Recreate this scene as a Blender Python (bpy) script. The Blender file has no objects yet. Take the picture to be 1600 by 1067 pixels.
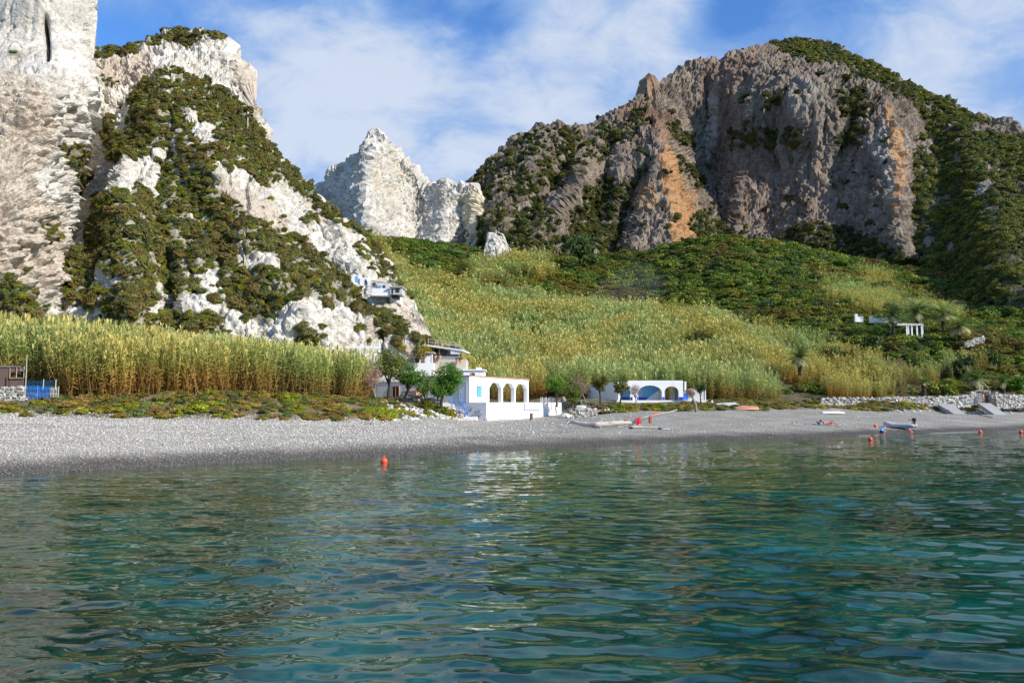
import bpy, bmesh, math, random
import numpy as np
from mathutils import Vector, Matrix

# ------------------------------------------------------------------ camera, sky, sun, exposure
SC = bpy.context.scene
COL = SC.collection
F = 1209.0            # focal length in photo pixels (1600 wide)
HC = 2.6              # eye height above the water
HOR = 630.0           # photo row of the horizon
PITCH = math.atan((HOR - 533.5) / F)
CP, SP = math.cos(PITCH), math.sin(PITCH)
cam = bpy.data.cameras.new('camera')
cam.sensor_width = 36.0
cam.lens = 36.0 * F / 1600.0
cam.clip_start = 0.1
cam.clip_end = 6000.0
camo = bpy.data.objects.new('camera', cam)
COL.objects.link(camo)
camo.location = (0, 0, HC)
camo.rotation_euler = (math.pi / 2 + PITCH, 0, 0)
SC.camera = camo

SUN = Vector((0.81, -0.47, 0.55)).normalized()
sl = bpy.data.lights.new('sun', 'SUN')
sl.energy = 4.6
sl.angle = math.radians(0.5)
sl.color = (1.0, 0.935, 0.83)
so = bpy.data.objects.new('sun', sl)
COL.objects.link(so)
so.rotation_euler = SUN.to_track_quat('Z', 'Y').to_euler()
so.location = (60, -40, 60)

SC.view_settings.view_transform = 'Standard'
SC.view_settings.look = 'None'
SC.view_settings.exposure = 0.35
SC.view_settings.gamma = 1.0
SC.cycles.max_bounces = 6
SC.cycles.diffuse_bounces = 3
SC.cycles.glossy_bounces = 3
SC.cycles.transmission_bounces = 3
SC.cycles.transparent_max_bounces = 6
SC.cycles.use_denoising = True
SC.cycles.caustics_reflective = False
SC.cycles.caustics_refractive = False


def sky_dir(u, v):
    a = (u - 800) / F
    b = (533.5 - v) / F
    return Vector((a, CP - b * SP, SP + b * CP)).normalized()


W = bpy.data.worlds.new('World')
SC.world = W
W.use_nodes = True
nt = W.node_tree
nt.nodes.clear()


def nd(t, kind, **kw):
    n = t.nodes.new(kind)
    for k, v in kw.items():
        setattr(n, k, v)
    return n


def math_node(t, op, a, b=None, c=None, clamp=False):
    n = t.nodes.new('ShaderNodeMath')
    n.operation = op
    n.use_clamp = clamp
    for i, x in enumerate((a, b, c)):
        if x is None:
            continue
        if isinstance(x, (int, float)):
            n.inputs[i].default_value = x
        else:
            t.links.new(x, n.inputs[i])
    return n.outputs[0]


def mix_col(t, fac, a, b, blend='MIX'):
    n = t.nodes.new('ShaderNodeMix')
    n.data_type = 'RGBA'
    n.blend_type = blend
    for i, x in ((0, fac), (6, a), (7, b)):
        if isinstance(x, (int, float)):
            n.inputs[i].default_value = x
        elif isinstance(x, (tuple, list)):
            n.inputs[i].default_value = tuple(x) + (1.0,) * (4 - len(x))
        else:
            t.links.new(x, n.inputs[i])
    return n.outputs[2]


def ramp(t, x, lo, hi, smooth=True):
    n = t.nodes.new('ShaderNodeMapRange')
    n.interpolation_type = 'SMOOTHSTEP' if smooth else 'LINEAR'
    n.inputs['From Min'].default_value = lo
    n.inputs['From Max'].default_value = hi
    t.links.new(x, n.inputs['Value'])
    return n.outputs['Result']


def noise_tex(t, vec, scale, detail=4.0, rough=0.55, dist=0.0, lac=2.0):
    n = t.nodes.new('ShaderNodeTexNoise')
    n.inputs['Scale'].default_value = scale
    n.inputs['Detail'].default_value = detail
    n.inputs['Roughness'].default_value = rough
    n.inputs['Distortion'].default_value = dist
    n.inputs['Lacunarity'].default_value = lac
    if vec is not None:
        t.links.new(vec, n.inputs['Vector'])
    return n


def build_sky():
    t = nt
    out = nd(t, 'ShaderNodeOutputWorld')
    bg = nd(t, 'ShaderNodeBackground')
    t.links.new(bg.outputs[0], out.inputs[0])
    sky = nd(t, 'ShaderNodeTexSky')
    sky.sky_type = 'NISHITA'
    sky.sun_disc = False
    sky.sun_elevation = math.asin(SUN.z)
    sky.sun_rotation = math.atan2(SUN.x, SUN.y)
    sky.air_density = 1.0
    sky.dust_density = 0.3
    sky.ozone_density = 2.5
    tc = nd(t, 'ShaderNodeTexCoord')
    sep = nd(t, 'ShaderNodeSeparateXYZ')
    t.links.new(tc.outputs['Generated'], sep.inputs[0])
    z = math_node(t, 'ADD', math_node(t, 'MAXIMUM', sep.outputs[2], 0.0), 0.55)
    cb = nd(t, 'ShaderNodeCombineXYZ')
    t.links.new(math_node(t, 'DIVIDE', sep.outputs[0], z), cb.inputs[0])
    t.links.new(math_node(t, 'DIVIDE', sep.outputs[1], z), cb.inputs[1])
    mp = nd(t, 'ShaderNodeMapping')
    mp.inputs['Location'].default_value = (3.1, 1.7, 0.0)
    mp.inputs['Rotation'].default_value = (0, 0, math.radians(25))
    mp.inputs['Scale'].default_value = (1.0, 1.35, 1.0)
    t.links.new(cb.outputs[0], mp.inputs[0])
    n1 = noise_tex(t, mp.outputs[0], 3.3, 9.0, 0.57, 0.4)
    n2 = noise_tex(t, mp.outputs[0], 9.0, 6.0, 0.62, 0.5)
    d = math_node(t, 'ADD', n1.outputs[0], math_node(t, 'MULTIPLY', math_node(t, 'SUBTRACT', n2.outputs[0], 0.5), 0.36))
    # broad banks of cloud and clear gaps, by direction; the first, unseen overhead, is added to brighten reflections
    for (u, v, k, amp) in ((800, -1500, 6, 0.10), (480, 140, 110, 0.17), (620, 110, 200, 0.12), (640, 210, 120, 0.10), (900, 90, 130, 0.14), (880, 170, 120, 0.10), (1450, 60, 60, 0.16), (1050, 70, 300, 0.06), (340, 90, 250, 0.08),
                           (735, 85, 700, -0.24), (790, 25, 900, -0.16), (195, 100, 500, -0.30), (480, -5, 700, -0.16), (640, -10, 700, -0.16), (1120, 35, 1200, -0.14), (1180, 5, 900, -0.14),
                           (480, 290, 500, -0.10), (940, -10, 700, -0.08), (1300, -60, 300, -0.10), (1560, 150, 500, 0.06)):
        dv = sky_dir(u, v)
        vm = nd(t, 'ShaderNodeVectorMath')
        vm.operation = 'DOT_PRODUCT'
        t.links.new(tc.outputs['Generated'], vm.inputs[0])
        vm.inputs[1].default_value = dv
        e = math_node(t, 'EXPONENT', math_node(t, 'MULTIPLY', math_node(t, 'SUBTRACT', vm.outputs['Value'], 1.0), float(k)))
        d = math_node(t, 'ADD', d, math_node(t, 'MULTIPLY', e, amp))
    m = ramp(t, d, 0.35, 0.60)
    m2 = ramp(t, math_node(t, 'ADD', d, math_node(t, 'MULTIPLY', math_node(t, 'SUBTRACT', n2.outputs[0], 0.5), 0.4)), 0.48, 0.86)
    blue = mix_col(t, 1.0, sky.outputs[0], (SKY_GAIN * 0.68, SKY_GAIN * 1.12, SKY_GAIN * 1.65), 'MULTIPLY')
    cloud = mix_col(t, m2, (0.235, 0.375, 0.64), (0.54, 0.60, 0.70))
    col = mix_col(t, math_node(t, 'MULTIPLY', m, 0.9), blue, cloud)
    t.links.new(col, bg.inputs[0])
    bg.inputs[1].default_value = 1.0


SKY_GAIN = 0.105
build_sky()

# ------------------------------------------------------------------ numeric helpers
RNG = np.random.default_rng(7)


def pix(u, v, D):
    """World point that photo pixel (u, v) shows at depth D metres."""
    u = np.asarray(u, float); v = np.asarray(v, float); D = np.asarray(D, float)
    a = (u - 800) / F
    b = (533.5 - v) / F
    dy = CP - b * SP
    dz = SP + b * CP
    return np.stack(np.broadcast_arrays(a / dy * D, D + 0 * u, HC + dz / dy * D), -1)


def proj(P):
    x, y, z = P[..., 0], P[..., 1], P[..., 2] - HC
    fwd = y * CP + z * SP
    up = -y * SP + z * CP
    return 800 + F * x / fwd, 533.5 - F * up / fwd


def _h(ix, iy, iz, seed):
    h = (ix.astype(np.int64) * 374761393 + iy.astype(np.int64) * 668265263 + iz.astype(np.int64) * 2147483647 + seed * 1274126177) & 0xffffffff
    h = ((h ^ (h >> 13)) * 1274126177) & 0xffffffff
    h = ((h ^ (h >> 15)) * 2246822519) & 0xffffffff
    return (h ^ (h >> 16)) & 0xffffffff


_G = np.random.default_rng(1).normal(size=(256, 3))
_G /= np.linalg.norm(_G, axis=1)[:, None]


def gnoise(P, seed=0):
    P = np.asarray(P, float)
    i = np.floor(P).astype(np.int64)
    f = P - i
    w = f * f * f * (f * (f * 6 - 15) + 10)
    r = 0.0
    for dx in (0, 1):
        for dy in (0, 1):
            for dz in (0, 1):
                g = _G[_h(i[..., 0] + dx, i[..., 1] + dy, i[..., 2] + dz, seed) & 255]
                dot = g[..., 0] * (f[..., 0] - dx) + g[..., 1] * (f[..., 1] - dy) + g[..., 2] * (f[..., 2] - dz)
                r = r + dot * (w[..., 0] if dx else 1 - w[..., 0]) * (w[..., 1] if dy else 1 - w[..., 1]) * (w[..., 2] if dz else 1 - w[..., 2])
    return r * 1.5


def fbm(P, octs=5, seed=0, gain=0.5, ridged=False):
    a, r, s = 1.0, 0.0, 0.0
    P = np.asarray(P, float)
    for o in range(octs):
        n = gnoise(P * (2.0 ** o) + 17.3 * o, seed + o)
        if ridged:
            n = 1 - 2 * np.abs(n)
        r = r + a * n
        s += a
        a *= gain
    return r / s


def worley(P, seed=0):
    P = np.asarray(P, float)
    i = np.floor(P).astype(np.int64)
    f1 = np.full(P.shape[:-1], 9.0)
    f2 = f1.copy()
    for dx in (-1, 0, 1):
        for dy in (-1, 0, 1):
            for dz in (-1, 0, 1):
                cx, cy, cz = i[..., 0] + dx, i[..., 1] + dy, i[..., 2] + dz
                h = _h(cx, cy, cz, seed)
                d = np.sqrt((cx + (h & 1023) / 1023. - P[..., 0]) ** 2 + (cy + ((h >> 10) & 1023) / 1023. - P[..., 1]) ** 2
                            + (cz + ((h >> 20) & 1023) / 1023. - P[..., 2]) ** 2)
                f2 = np.minimum(np.maximum(d, f1), f2)
                f1 = np.minimum(d, f1)
    return f1, f2


def sstep(x, a, b):
    t = np.clip((x - a) / (b - a), 0, 1)
    return t * t * (3 - 2 * t)


class TPS:
    """Smooth surface through scattered values."""
    def __init__(s, xy, z, sc, lam=1e-4):
        s.sc = sc
        s.c = np.asarray(xy, float) / sc
        n = len(s.c)
        K = s.phi(np.linalg.norm(s.c[:, None] - s.c[None], axis=2)) + lam * np.eye(n)
        Q = np.hstack([np.ones((n, 1)), s.c])
        A = np.block([[K, Q], [Q.T, np.zeros((3, 3))]])
        sol = np.linalg.solve(A, np.concatenate([z, [0, 0, 0]]))
        s.w, s.a = sol[:n], sol[n:]

    @staticmethod
    def phi(r):
        return np.where(r > 1e-9, r * r * np.log(np.maximum(r, 1e-9)), 0)

    def __call__(s, x, y):
        x = np.asarray(x, float) / s.sc
        y = np.asarray(y, float) / s.sc
        r = s.a[0] + s.a[1] * x + s.a[2] * y
        for (cx, cy), w in zip(s.c, s.w):
            q = (x - cx) ** 2 + (y - cy) ** 2
            r = r + w * 0.5 * np.where(q > 1e-18, q * np.log(np.maximum(q, 1e-18)), 0)
        return r


def poly_mask(u, v, poly, soft=8.0):
    """1 inside the polygon, 0 outside, soft edge."""
    p = np.asarray(poly, float)
    q = np.roll(p, -1, axis=0)
    best = np.full(np.shape(u), 1e9)
    ins = np.zeros(np.shape(u), bool)
    for (x0, y0), (x1, y1) in zip(p, q):
        dx, dy = x1 - x0, y1 - y0
        t = np.clip(((u - x0) * dx + (v - y0) * dy) / (dx * dx + dy * dy + 1e-9), 0, 1)
        best = np.minimum(best, np.hypot(u - x0 - t * dx, v - y0 - t * dy))
        c = ((y0 > v) != (y1 > v))
        with np.errstate(divide='ignore', invalid='ignore'):
            c &= u < (x1 - x0) * (v - y0) / (y1 - y0 + 1e-12) + x0
        ins ^= c
    return sstep(np.where(ins, best, -best), -soft, soft)


def masks(u, v, polys, soft=8.0, warp=10.0, wl=28.0, seed=3):
    q = np.stack([u / wl, v / wl, 0 * u], -1)
    uu = u + warp * fbm(q, 3, seed)
    vv = v + warp * fbm(q + 31.7, 3, seed + 9)
    m = np.zeros(np.shape(u))
    for p in polys:
        k = 1.0
        if isinstance(p[0], (int, float)):
            k, p = p
        m = np.maximum(m, k * poly_mask(uu, vv, p, soft))
    return m


# ------------------------------------------------------------------ mesh helpers
def mesh_np(name, V, Fq, mat=None, smooth=False, attrs=None, parent=None, link=True):
    """One mesh object from arrays; Fq is an (n,4) or (n,3) array (or a list of these)."""
    V = np.asarray(V, np.float32).reshape(-1, 3)
    if not isinstance(Fq, list):
        Fq = [Fq]
    me = bpy.data.meshes.new(name)
    me.vertices.add(len(V))
    me.vertices.foreach_set('co', V.ravel())
    loops = np.concatenate([np.asarray(f, np.int32).ravel() for f in Fq])
    sizes = np.concatenate([np.full(len(f), np.asarray(f).shape[1], np.int32) for f in Fq])
    me.loops.add(len(loops))
    me.loops.foreach_set('vertex_index', loops)
    me.polygons.add(len(sizes))
    me.polygons.foreach_set('loop_start', np.concatenate([[0], np.cumsum(sizes)[:-1]]).astype(np.int32))
    me.polygons.foreach_set('use_smooth', np.full(len(sizes), smooth))
    for k, a in (attrs or {}).items():
        a = np.asarray(a, np.float32)
        if a.ndim == 1:
            at = me.attributes.new(k, 'FLOAT', 'POINT')
            at.data.foreach_set('value', a)
        else:
            at = me.attributes.new(k, 'FLOAT_VECTOR', 'POINT')
            at.data.foreach_set('vector', a.ravel())
    me.update()
    me.validate()
    if mat:
        me.materials.append(mat)
    o = bpy.data.objects.new(name, me)
    if parent:
        o.parent = parent
    if link:
        COL.objects.link(o)
    return o


def grid_faces(nr, nc):
    i = np.arange(nr * nc).reshape(nr, nc)
    return np.stack([i[:-1, :-1], i[:-1, 1:], i[1:, 1:], i[1:, :-1]], -1).reshape(-1, 4)


def tag(o, label=None, cat=None, group=None, kind=None):
    if label: o['label'] = label
    if cat: o['category'] = cat
    if group: o['group'] = group
    if kind: o['kind'] = kind
    return o


def empty(name, loc, rz=0.0, label=None, cat=None, group=None):
    o = bpy.data.objects.new(name, None)
    o.empty_display_size = 0.3
    COL.objects.link(o)
    o.location = Vector([float(c) for c in loc])
    o.rotation_euler = (0, 0, rz)
    return tag(o, label, cat, group)


class MB:
    """Collects simple solids, then becomes ONE mesh object."""
    def __init__(s):
        s.v, s.f, s.a = [], [], []

    def add(s, vs, fs, val=0.5):
        b = len(s.v)
        s.v += [tuple(map(float, p)) for p in vs]
        s.f += [tuple(b + i for i in f) for f in fs]
        s.a += [val] * len(vs)
        return s

    def box(s, c, size, rz=0.0, val=0.5, taper=1.0, rot=None):
        hx, hy, hz = size[0] / 2, size[1] / 2, size[2] / 2
        M = rot if rot is not None else Matrix.Rotation(rz, 3, 'Z')
        vs = []
        for z, k in ((-hz, 1.0), (hz, taper)):
            for x, y in ((-hx, -hy), (hx, -hy), (hx, hy), (-hx, hy)):
                vs.append(Vector(c) + M @ Vector((x * k, y * k, z)))
        return s.add(vs, [(3, 2, 1, 0), (4, 5, 6, 7), (0, 1, 5, 4), (1, 2, 6, 5), (2, 3, 7, 6), (3, 0, 4, 7)], val)

    def bx(s, x0, x1, y0, y1, z0, z1, val=0.5):
        return s.box(((x0 + x1) / 2, (y0 + y1) / 2, (z0 + z1) / 2), (x1 - x0, y1 - y0, z1 - z0), 0, val)

    def ring(s, a0, a1, z0, z1, d0, d1, w, axis='x', val=0.5):
        """One closed rectangular frame; a runs along x (or y), d is its depth."""
        o = [(a0, z0), (a1, z0), (a1, z1), (a0, z1)]
        i = [(a0 + w, z0 + w), (a1 - w, z0 + w), (a1 - w, z1 - w), (a0 + w, z1 - w)]
        f = (lambda a, d, z: (a, d, z)) if axis == 'x' else (lambda a, d, z: (d, a, z))
        vs = [f(a, d, z) for d in (d0, d1) for q in (o, i) for a, z in q]
        fs = []
        for k in range(4):
            j = (k + 1) % 4
            fs += [(k, j, 4 + j, 4 + k), (8 + k, 12 + k, 12 + j, 8 + j), (k, 8 + k, 8 + j, j), (4 + k, 4 + j, 12 + j, 12 + k)]
        return s.add(vs, fs, val)

    def tube(s, pts, rad, n=6, val=0.5, cap=True):
        pts = [Vector(p) for p in pts]
        if isinstance(rad, (int, float)):
            rad = [rad] * len(pts)
        vs, fs = [], []
        up = Vector((0.13, 0.21, 1)).normalized()
        for i, p in enumerate(pts):
            d = (pts[min(i + 1, len(pts) - 1)] - pts[max(i - 1, 0)])
            d = d.normalized() if d.length > 1e-9 else Vector((0, 0, 1))
            a = d.cross(up)
            if a.length < 0.05:
                a = d.cross(Vector((1, 0.1, 0)))
            a.normalize()
            b = d.cross(a)
            for k in range(n):
                t = 2 * math.pi * k / n
                vs.append(p + (a * math.cos(t) + b * math.sin(t)) * rad[i])
        for i in range(len(pts) - 1):
            for k in range(n):
                fs.append((i * n + k, i * n + (k + 1) % n, (i + 1) * n + (k + 1) % n, (i + 1) * n + k))
        if cap:
            fs.append(tuple(reversed(range(n))))
            fs.append(tuple(range((len(pts) - 1) * n, len(pts) * n)))
        return s.add(vs, fs, val)

    def prism(s, outline, y0, y1, val=0.5):
        """Outline in local x-z extruded from y0 to y1."""
        n = len(outline)
        vs = [(x, y0, z) for x, z in outline] + [(x, y1, z) for x, z in outline]
        fs = [tuple(range(n)), tuple(reversed(range(n, 2 * n)))]
        for i in range(n):
            j = (i + 1) % n
            fs.append((j, i, n + i, n + j))
        return s.add(vs, fs, val)

    def ball(s, c, r, nu=10, nv=7, val=0.5):
        if isinstance(r, (int, float)):
            r = (r, r, r)
        vs, fs = [], []
        for j in range(nv + 1):
            th = math.pi * j / nv
            for i in range(nu):
                ph = 2 * math.pi * i / nu
                vs.append((c[0] + r[0] * math.sin(th) * math.cos(ph), c[1] + r[1] * math.sin(th) * math.sin(ph), c[2] + r[2] * math.cos(th)))
        for j in range(nv):
            for i in range(nu):
                fs.append((j * nu + i, (j + 1) * nu + i, (j + 1) * nu + (i + 1) % nu, j * nu + (i + 1) % nu))
        return s.add(vs, fs, val)

    def build(s, name, mat, parent=None, smooth=False, bevel=0.0, link=True):
        me = bpy.data.meshes.new(name)
        me.from_pydata(s.v, [], s.f)
        at = me.attributes.new('val', 'FLOAT', 'POINT')
        at.data.foreach_set('value', np.asarray(s.a, np.float32))
        bm = bmesh.new()
        bm.from_mesh(me)
        bmesh.ops.recalc_face_normals(bm, faces=bm.faces)
        if bevel:
            bmesh.ops.bevel(bm, geom=[e for e in bm.edges if len(e.link_faces) == 2 and e.calc_face_angle(0) > 0.6], offset=bevel, segments=1, affect='EDGES')
        bm.to_mesh(me)
        bm.free()
        for p in me.polygons:
            p.use_smooth = smooth
        me.materials.append(mat)
        o = bpy.data.objects.new(name, me)
        if parent:
            o.parent = parent
        if link:
            COL.objects.link(o)
        return o


# ------------------------------------------------------------------ materials
def new_mat(name):
    m = bpy.data.materials.new(name)
    m.use_nodes = True
    t = m.node_tree
    t.nodes.clear()
    out = nd(t, 'ShaderNodeOutputMaterial')
    b = nd(t, 'ShaderNodeBsdfPrincipled')
    t.links.new(b.outputs[0], out.inputs[0])
    return m, t, b, out


def bump(t, b, h, strength, dist):
    n = nd(t, 'ShaderNodeBump')
    n.inputs['Strength'].default_value = strength
    n.inputs['Distance'].default_value = dist
    t.links.new(h, n.inputs['Height'])
    t.links.new(n.outputs[0], b.inputs['Normal'])
    return n


def attr(t, name, typ='GEOMETRY'):
    n = nd(t, 'ShaderNodeAttribute')
    n.attribute_name = name
    n.attribute_type = typ
    return n


def plain(name, c, rough=0.7, var=0.12, scale=2.5, metal=0.0, bmp=0.25, dirt=None, spec=0.4):
    """Painted or raw surface with uneven tone, fine grain and optional dirt patches."""
    m, t, b, _ = new_mat(name)
    tc = nd(t, 'ShaderNodeTexCoord')
    n = noise_tex(t, tc.outputs['Object'], scale, 6, 0.6, 0.4)
    c0 = tuple(x * (1 - var) for x in c)
    c1 = tuple(min(1, x * (1 + var)) for x in c)
    col = mix_col(t, n.outputs[0], c0, c1)
    if dirt:
        n3 = noise_tex(t, tc.outputs['Object'], scale * 0.45, 5, 0.65, 1.0)
        col = mix_col(t, math_node(t, 'MULTIPLY', ramp(t, n3.outputs[0], 0.52, 0.75), dirt[1]), col, dirt[0])
    t.links.new(col, b.inputs['Base Color'])
    b.inputs['Roughness'].default_value = rough
    b.inputs['Metallic'].default_value = metal
    b.inputs['Specular IOR Level'].default_value = spec
    n2 = noise_tex(t, tc.outputs['Object'], scale * 9, 5, 0.6)
    bump(t, b, n2.outputs[0], bmp, 0.02)
    return m


def val_mat(name, stops, rough=0.8, bmp=0.4, scale=8.0):
    """Colour picked along stops by the per-piece attribute val, broken by grain."""
    m, t, b, _ = new_mat(name)
    a = attr(t, 'val')
    tc = nd(t, 'ShaderNodeTexCoord')
    n = noise_tex(t, tc.outputs['Object'], scale, 5, 0.65)
    x = math_node(t, 'ADD', a.outputs['Fac'], math_node(t, 'MULTIPLY', math_node(t, 'SUBTRACT', n.outputs[0], 0.5), 0.35))
    r = nd(t, 'ShaderNodeValToRGB')
    while len(r.color_ramp.elements) < len(stops):
        r.color_ramp.elements.new(0.5)
    for e, (p, c) in zip(r.color_ramp.elements, stops):
        e.position = p
        e.color = tuple(c) + (1,)
    t.links.new(x, r.inputs[0])
    t.links.new(r.outputs[0], b.inputs['Base Color'])
    b.inputs['Roughness'].default_value = rough
    n2 = noise_tex(t, tc.outputs['Object'], scale * 3, 5, 0.6)
    bump(t, b, n2.outputs[0], bmp, 0.05)
    return m


def rock_mat(name, ca, cb, cc, scale=0.12, bs=0.9, bd=0.5, tint_attrs=(), stretch=(1, 1, 1)):
    """Weathered rock; tint_attrs are (attribute, colour, colour2, strength) patches of other stone, soil or painted shadow."""
    m, t, b, _ = new_mat(name)
    tc = nd(t, 'ShaderNodeTexCoord')
    mp = nd(t, 'ShaderNodeMapping')
    mp.inputs['Scale'].default_value = stretch
    t.links.new(tc.outputs['Object'], mp.inputs[0])
    vec = mp.outputs[0]
    n1 = noise_tex(t, vec, scale, 7, 0.62, 0.8)
    n2 = noise_tex(t, vec, scale * 5, 6, 0.65, 0.5)
    n3 = noise_tex(t, vec, scale * 22, 4, 0.7, 0.2)
    col = mix_col(t, ramp(t, n1.outputs[0], 0.38, 0.62), ca, cb)
    col = mix_col(t, ramp(t, n2.outputs[0], 0.48, 0.68), col, cc)
    col = mix_col(t, 0.55, col, mix_col(t, ramp(t, n3.outputs[0], 0.3, 0.72), (0.55, 0.54, 0.52), (1.25, 1.25, 1.25)), 'MULTIPLY')
    for (nm, c1, c2, k) in tint_attrs:
        a = attr(t, nm)
        x = math_node(t, 'ADD', a.outputs['Fac'], math_node(t, 'MULTIPLY', math_node(t, 'SUBTRACT', n2.outputs[0], 0.5), 1.5))
        f = math_node(t, 'MULTIPLY', ramp(t, x, 0.35, 0.75), math_node(t, 'MULTIPLY', ramp(t, a.outputs['Fac'], 0.02, 0.25), k))
        c = mix_col(t, ramp(t, n3.outputs[0], 0.35, 0.65), c1, c2)
        col = mix_col(t, f, col, c)
    t.links.new(col, b.inputs['Base Color'])
    b.inputs['Roughness'].default_value = 0.95
    b.inputs['Specular IOR Level'].default_value = 0.15
    nb = noise_tex(t, vec, scale * 9, 9, 0.68, 0.3)
    h = nb.outputs[0]
    warp = nd(t, 'ShaderNodeVectorMath')
    warp.operation = 'MULTIPLY_ADD'
    t.links.new(n2.outputs['Color'], warp.inputs[0])
    warp.inputs[1].default_value = (1.6 / (scale * 10),) * 3
    t.links.new(vec, warp.inputs[2])
    for sc_, k_ in ((scale * 5, 0.9), (scale * 14, 0.45)):      # angular fractured blocks
        vo = nd(t, 'ShaderNodeTexVoronoi')
        vo.distance = 'CHEBYCHEV'
        vo.inputs['Scale'].default_value = sc_
        t.links.new(warp.outputs[0], vo.inputs['Vector'])
        h = math_node(t, 'SUBTRACT', h, math_node(t, 'MULTIPLY', vo.outputs['Distance'], k_))
    bump(t, b, h, bs * 0.7, bd * 0.75)
    return m


def leaf_mat(name, ca, cb, transl=0.3, h_ramp=None, rough=0.55):
    """Leaves: per-leaf variation (lv), optional colour along the plant's height (hh), instance tint."""
    m = bpy.data.materials.new(name)
    m.use_nodes = True
    t = m.node_tree
    t.nodes.clear()
    out = nd(t, 'ShaderNodeOutputMaterial')
    lv = attr(t, 'lv')
    tint = attr(t, 'tint', 'INSTANCER')
    col = mix_col(t, lv.outputs['Fac'], ca, cb)
    if h_ramp:
        hh = attr(t, 'hh')
        r = nd(t, 'ShaderNodeValToRGB')
        while len(r.color_ramp.elements) < len(h_ramp):
            r.color_ramp.elements.new(0.5)
        for e, (p, c) in zip(r.color_ramp.elements, h_ramp):
            e.position = p
            e.color = tuple(c) + (1,)
        t.links.new(math_node(t, 'ADD', hh.outputs['Fac'], math_node(t, 'MULTIPLY', math_node(t, 'SUBTRACT', lv.outputs['Fac'], 0.5), 0.3)), r.inputs[0])
        col = mix_col(t, 1.0, r.outputs[0], mix_col(t, lv.outputs['Fac'], (0.75, 0.75, 0.75), (1.25, 1.25, 1.25)), 'MULTIPLY')
    col = mix_col(t, 1.0, col, tint.outputs['Color'], 'MULTIPLY')
    d = nd(t, 'ShaderNodeBsdfPrincipled')
    d.inputs['Roughness'].default_value = rough
    d.inputs['Specular IOR Level'].default_value = 0.25
    tr = nd(t, 'ShaderNodeBsdfTranslucent')
    t.links.new(col, d.inputs['Base Color'])
    t.links.new(mix_col(t, 1.0, col, (1.1, 1.15, 0.6), 'MULTIPLY'), tr.inputs[0])
    mx = nd(t, 'ShaderNodeMixShader')
    mx.inputs[0].default_value = transl
    t.links.new(d.outputs[0], mx.inputs[1])
    t.links.new(tr.outputs[0], mx.inputs[2])
    t.links.new(mx.outputs[0], out.inputs[0])
    return m


M = {}
M['white'] = plain('white_limewash', (0.80, 0.80, 0.79), 0.8, 0.05, 0.8, dirt=((0.55, 0.52, 0.47), 0.35))
M['white_clean'] = plain('white_paint', (0.80, 0.80, 0.79), 0.6, 0.05, 1.5)
M['grey_wall'] = plain('grey_render', (0.50, 0.50, 0.49), 0.85, 0.12, 1.2, dirt=((0.35, 0.33, 0.3), 0.4))
M['terracotta'] = plain('terracotta', (0.52, 0.25, 0.16), 0.8, 0.15, 2)
M['blue'] = plain('blue_paint', (0.05, 0.22, 0.68), 0.5, 0.15, 4, dirt=((0.25, 0.35, 0.55), 0.35))
M['sky_blue'] = plain('light_blue_paint', (0.14, 0.42, 0.78), 0.6, 0.08, 1.2, dirt=((0.3, 0.52, 0.78), 0.3))
M['deep_blue'] = plain('deep_blue_paint', (0.03, 0.10, 0.50), 0.6, 0.12, 2)
M['teal_dark'] = plain('dark_teal_paint', (0.015, 0.07, 0.12), 0.6, 0.2, 3)
M['dark'] = plain('dark_and_shade', (0.03, 0.03, 0.032), 0.9, 0.2, 2)  # near-black: shade of interiors put into the colour; also a dark chimney cap
M['wood_grey'] = plain('weathered_wood', (0.42, 0.38, 0.34), 0.85, 0.2, 5, dirt=((0.2, 0.17, 0.15), 0.5))
M['wood_brown'] = plain('brown_boards', (0.17, 0.115, 0.09), 0.8, 0.25, 3, dirt=((0.10, 0.07, 0.06), 0.5))
M['driftwood'] = plain('bleached_driftwood', (0.52, 0.47, 0.41), 0.85, 0.22, 3, dirt=((0.16, 0.13, 0.11), 0.75), bmp=0.6)
M['bark'] = plain('bark', (0.055, 0.042, 0.034), 0.95, 0.35, 6, bmp=0.8)
M['bark_grey'] = plain('grey_bark', (0.24, 0.21, 0.19), 0.95, 0.3, 6, bmp=0.8)
M['orange'] = plain('orange_plastic', (0.85, 0.09, 0.025), 0.35, 0.08, 4, spec=0.5)
M['orange_hull'] = plain('faded_orange_hull', (0.62, 0.17, 0.06), 0.5, 0.12, 3, dirt=((0.7, 0.4, 0.25), 0.4))
M['red_cloth'] = plain('red_cloth', (0.62, 0.035, 0.06), 0.9, 0.15, 6)
M['rust_cloth'] = plain('rust_cloth', (0.42, 0.10, 0.05), 0.9, 0.2, 6)
M['blue_cloth'] = plain('blue_cloth', (0.12, 0.2, 0.4), 0.9, 0.2, 6)
M['navy'] = plain('navy_cloth', (0.04, 0.06, 0.13), 0.9, 0.2, 6)
M['pale_cloth'] = plain('pale_cloth', (0.6, 0.6, 0.58), 0.9, 0.12, 6)
M['grey_rubber'] = plain('grey_rubber', (0.42, 0.43, 0.44), 0.5, 0.1, 3)
M['black_plastic'] = plain('black_plastic', (0.02, 0.02, 0.022), 0.4, 0.2, 3)
M['concrete'] = plain('concrete', (0.36, 0.35, 0.335), 0.9, 0.16, 1.6, dirt=((0.22, 0.21, 0.19), 0.5))
M['metal_grey'] = plain('galvanised_metal', (0.35, 0.36, 0.37), 0.45, 0.12, 4, metal=0.6)
M['rust'] = plain('rusty_post', (0.16, 0.09, 0.07), 0.85, 0.3, 5)
M['skin'] = plain('tanned_skin', (0.47, 0.24, 0.15), 0.55, 0.08, 6)
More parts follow.
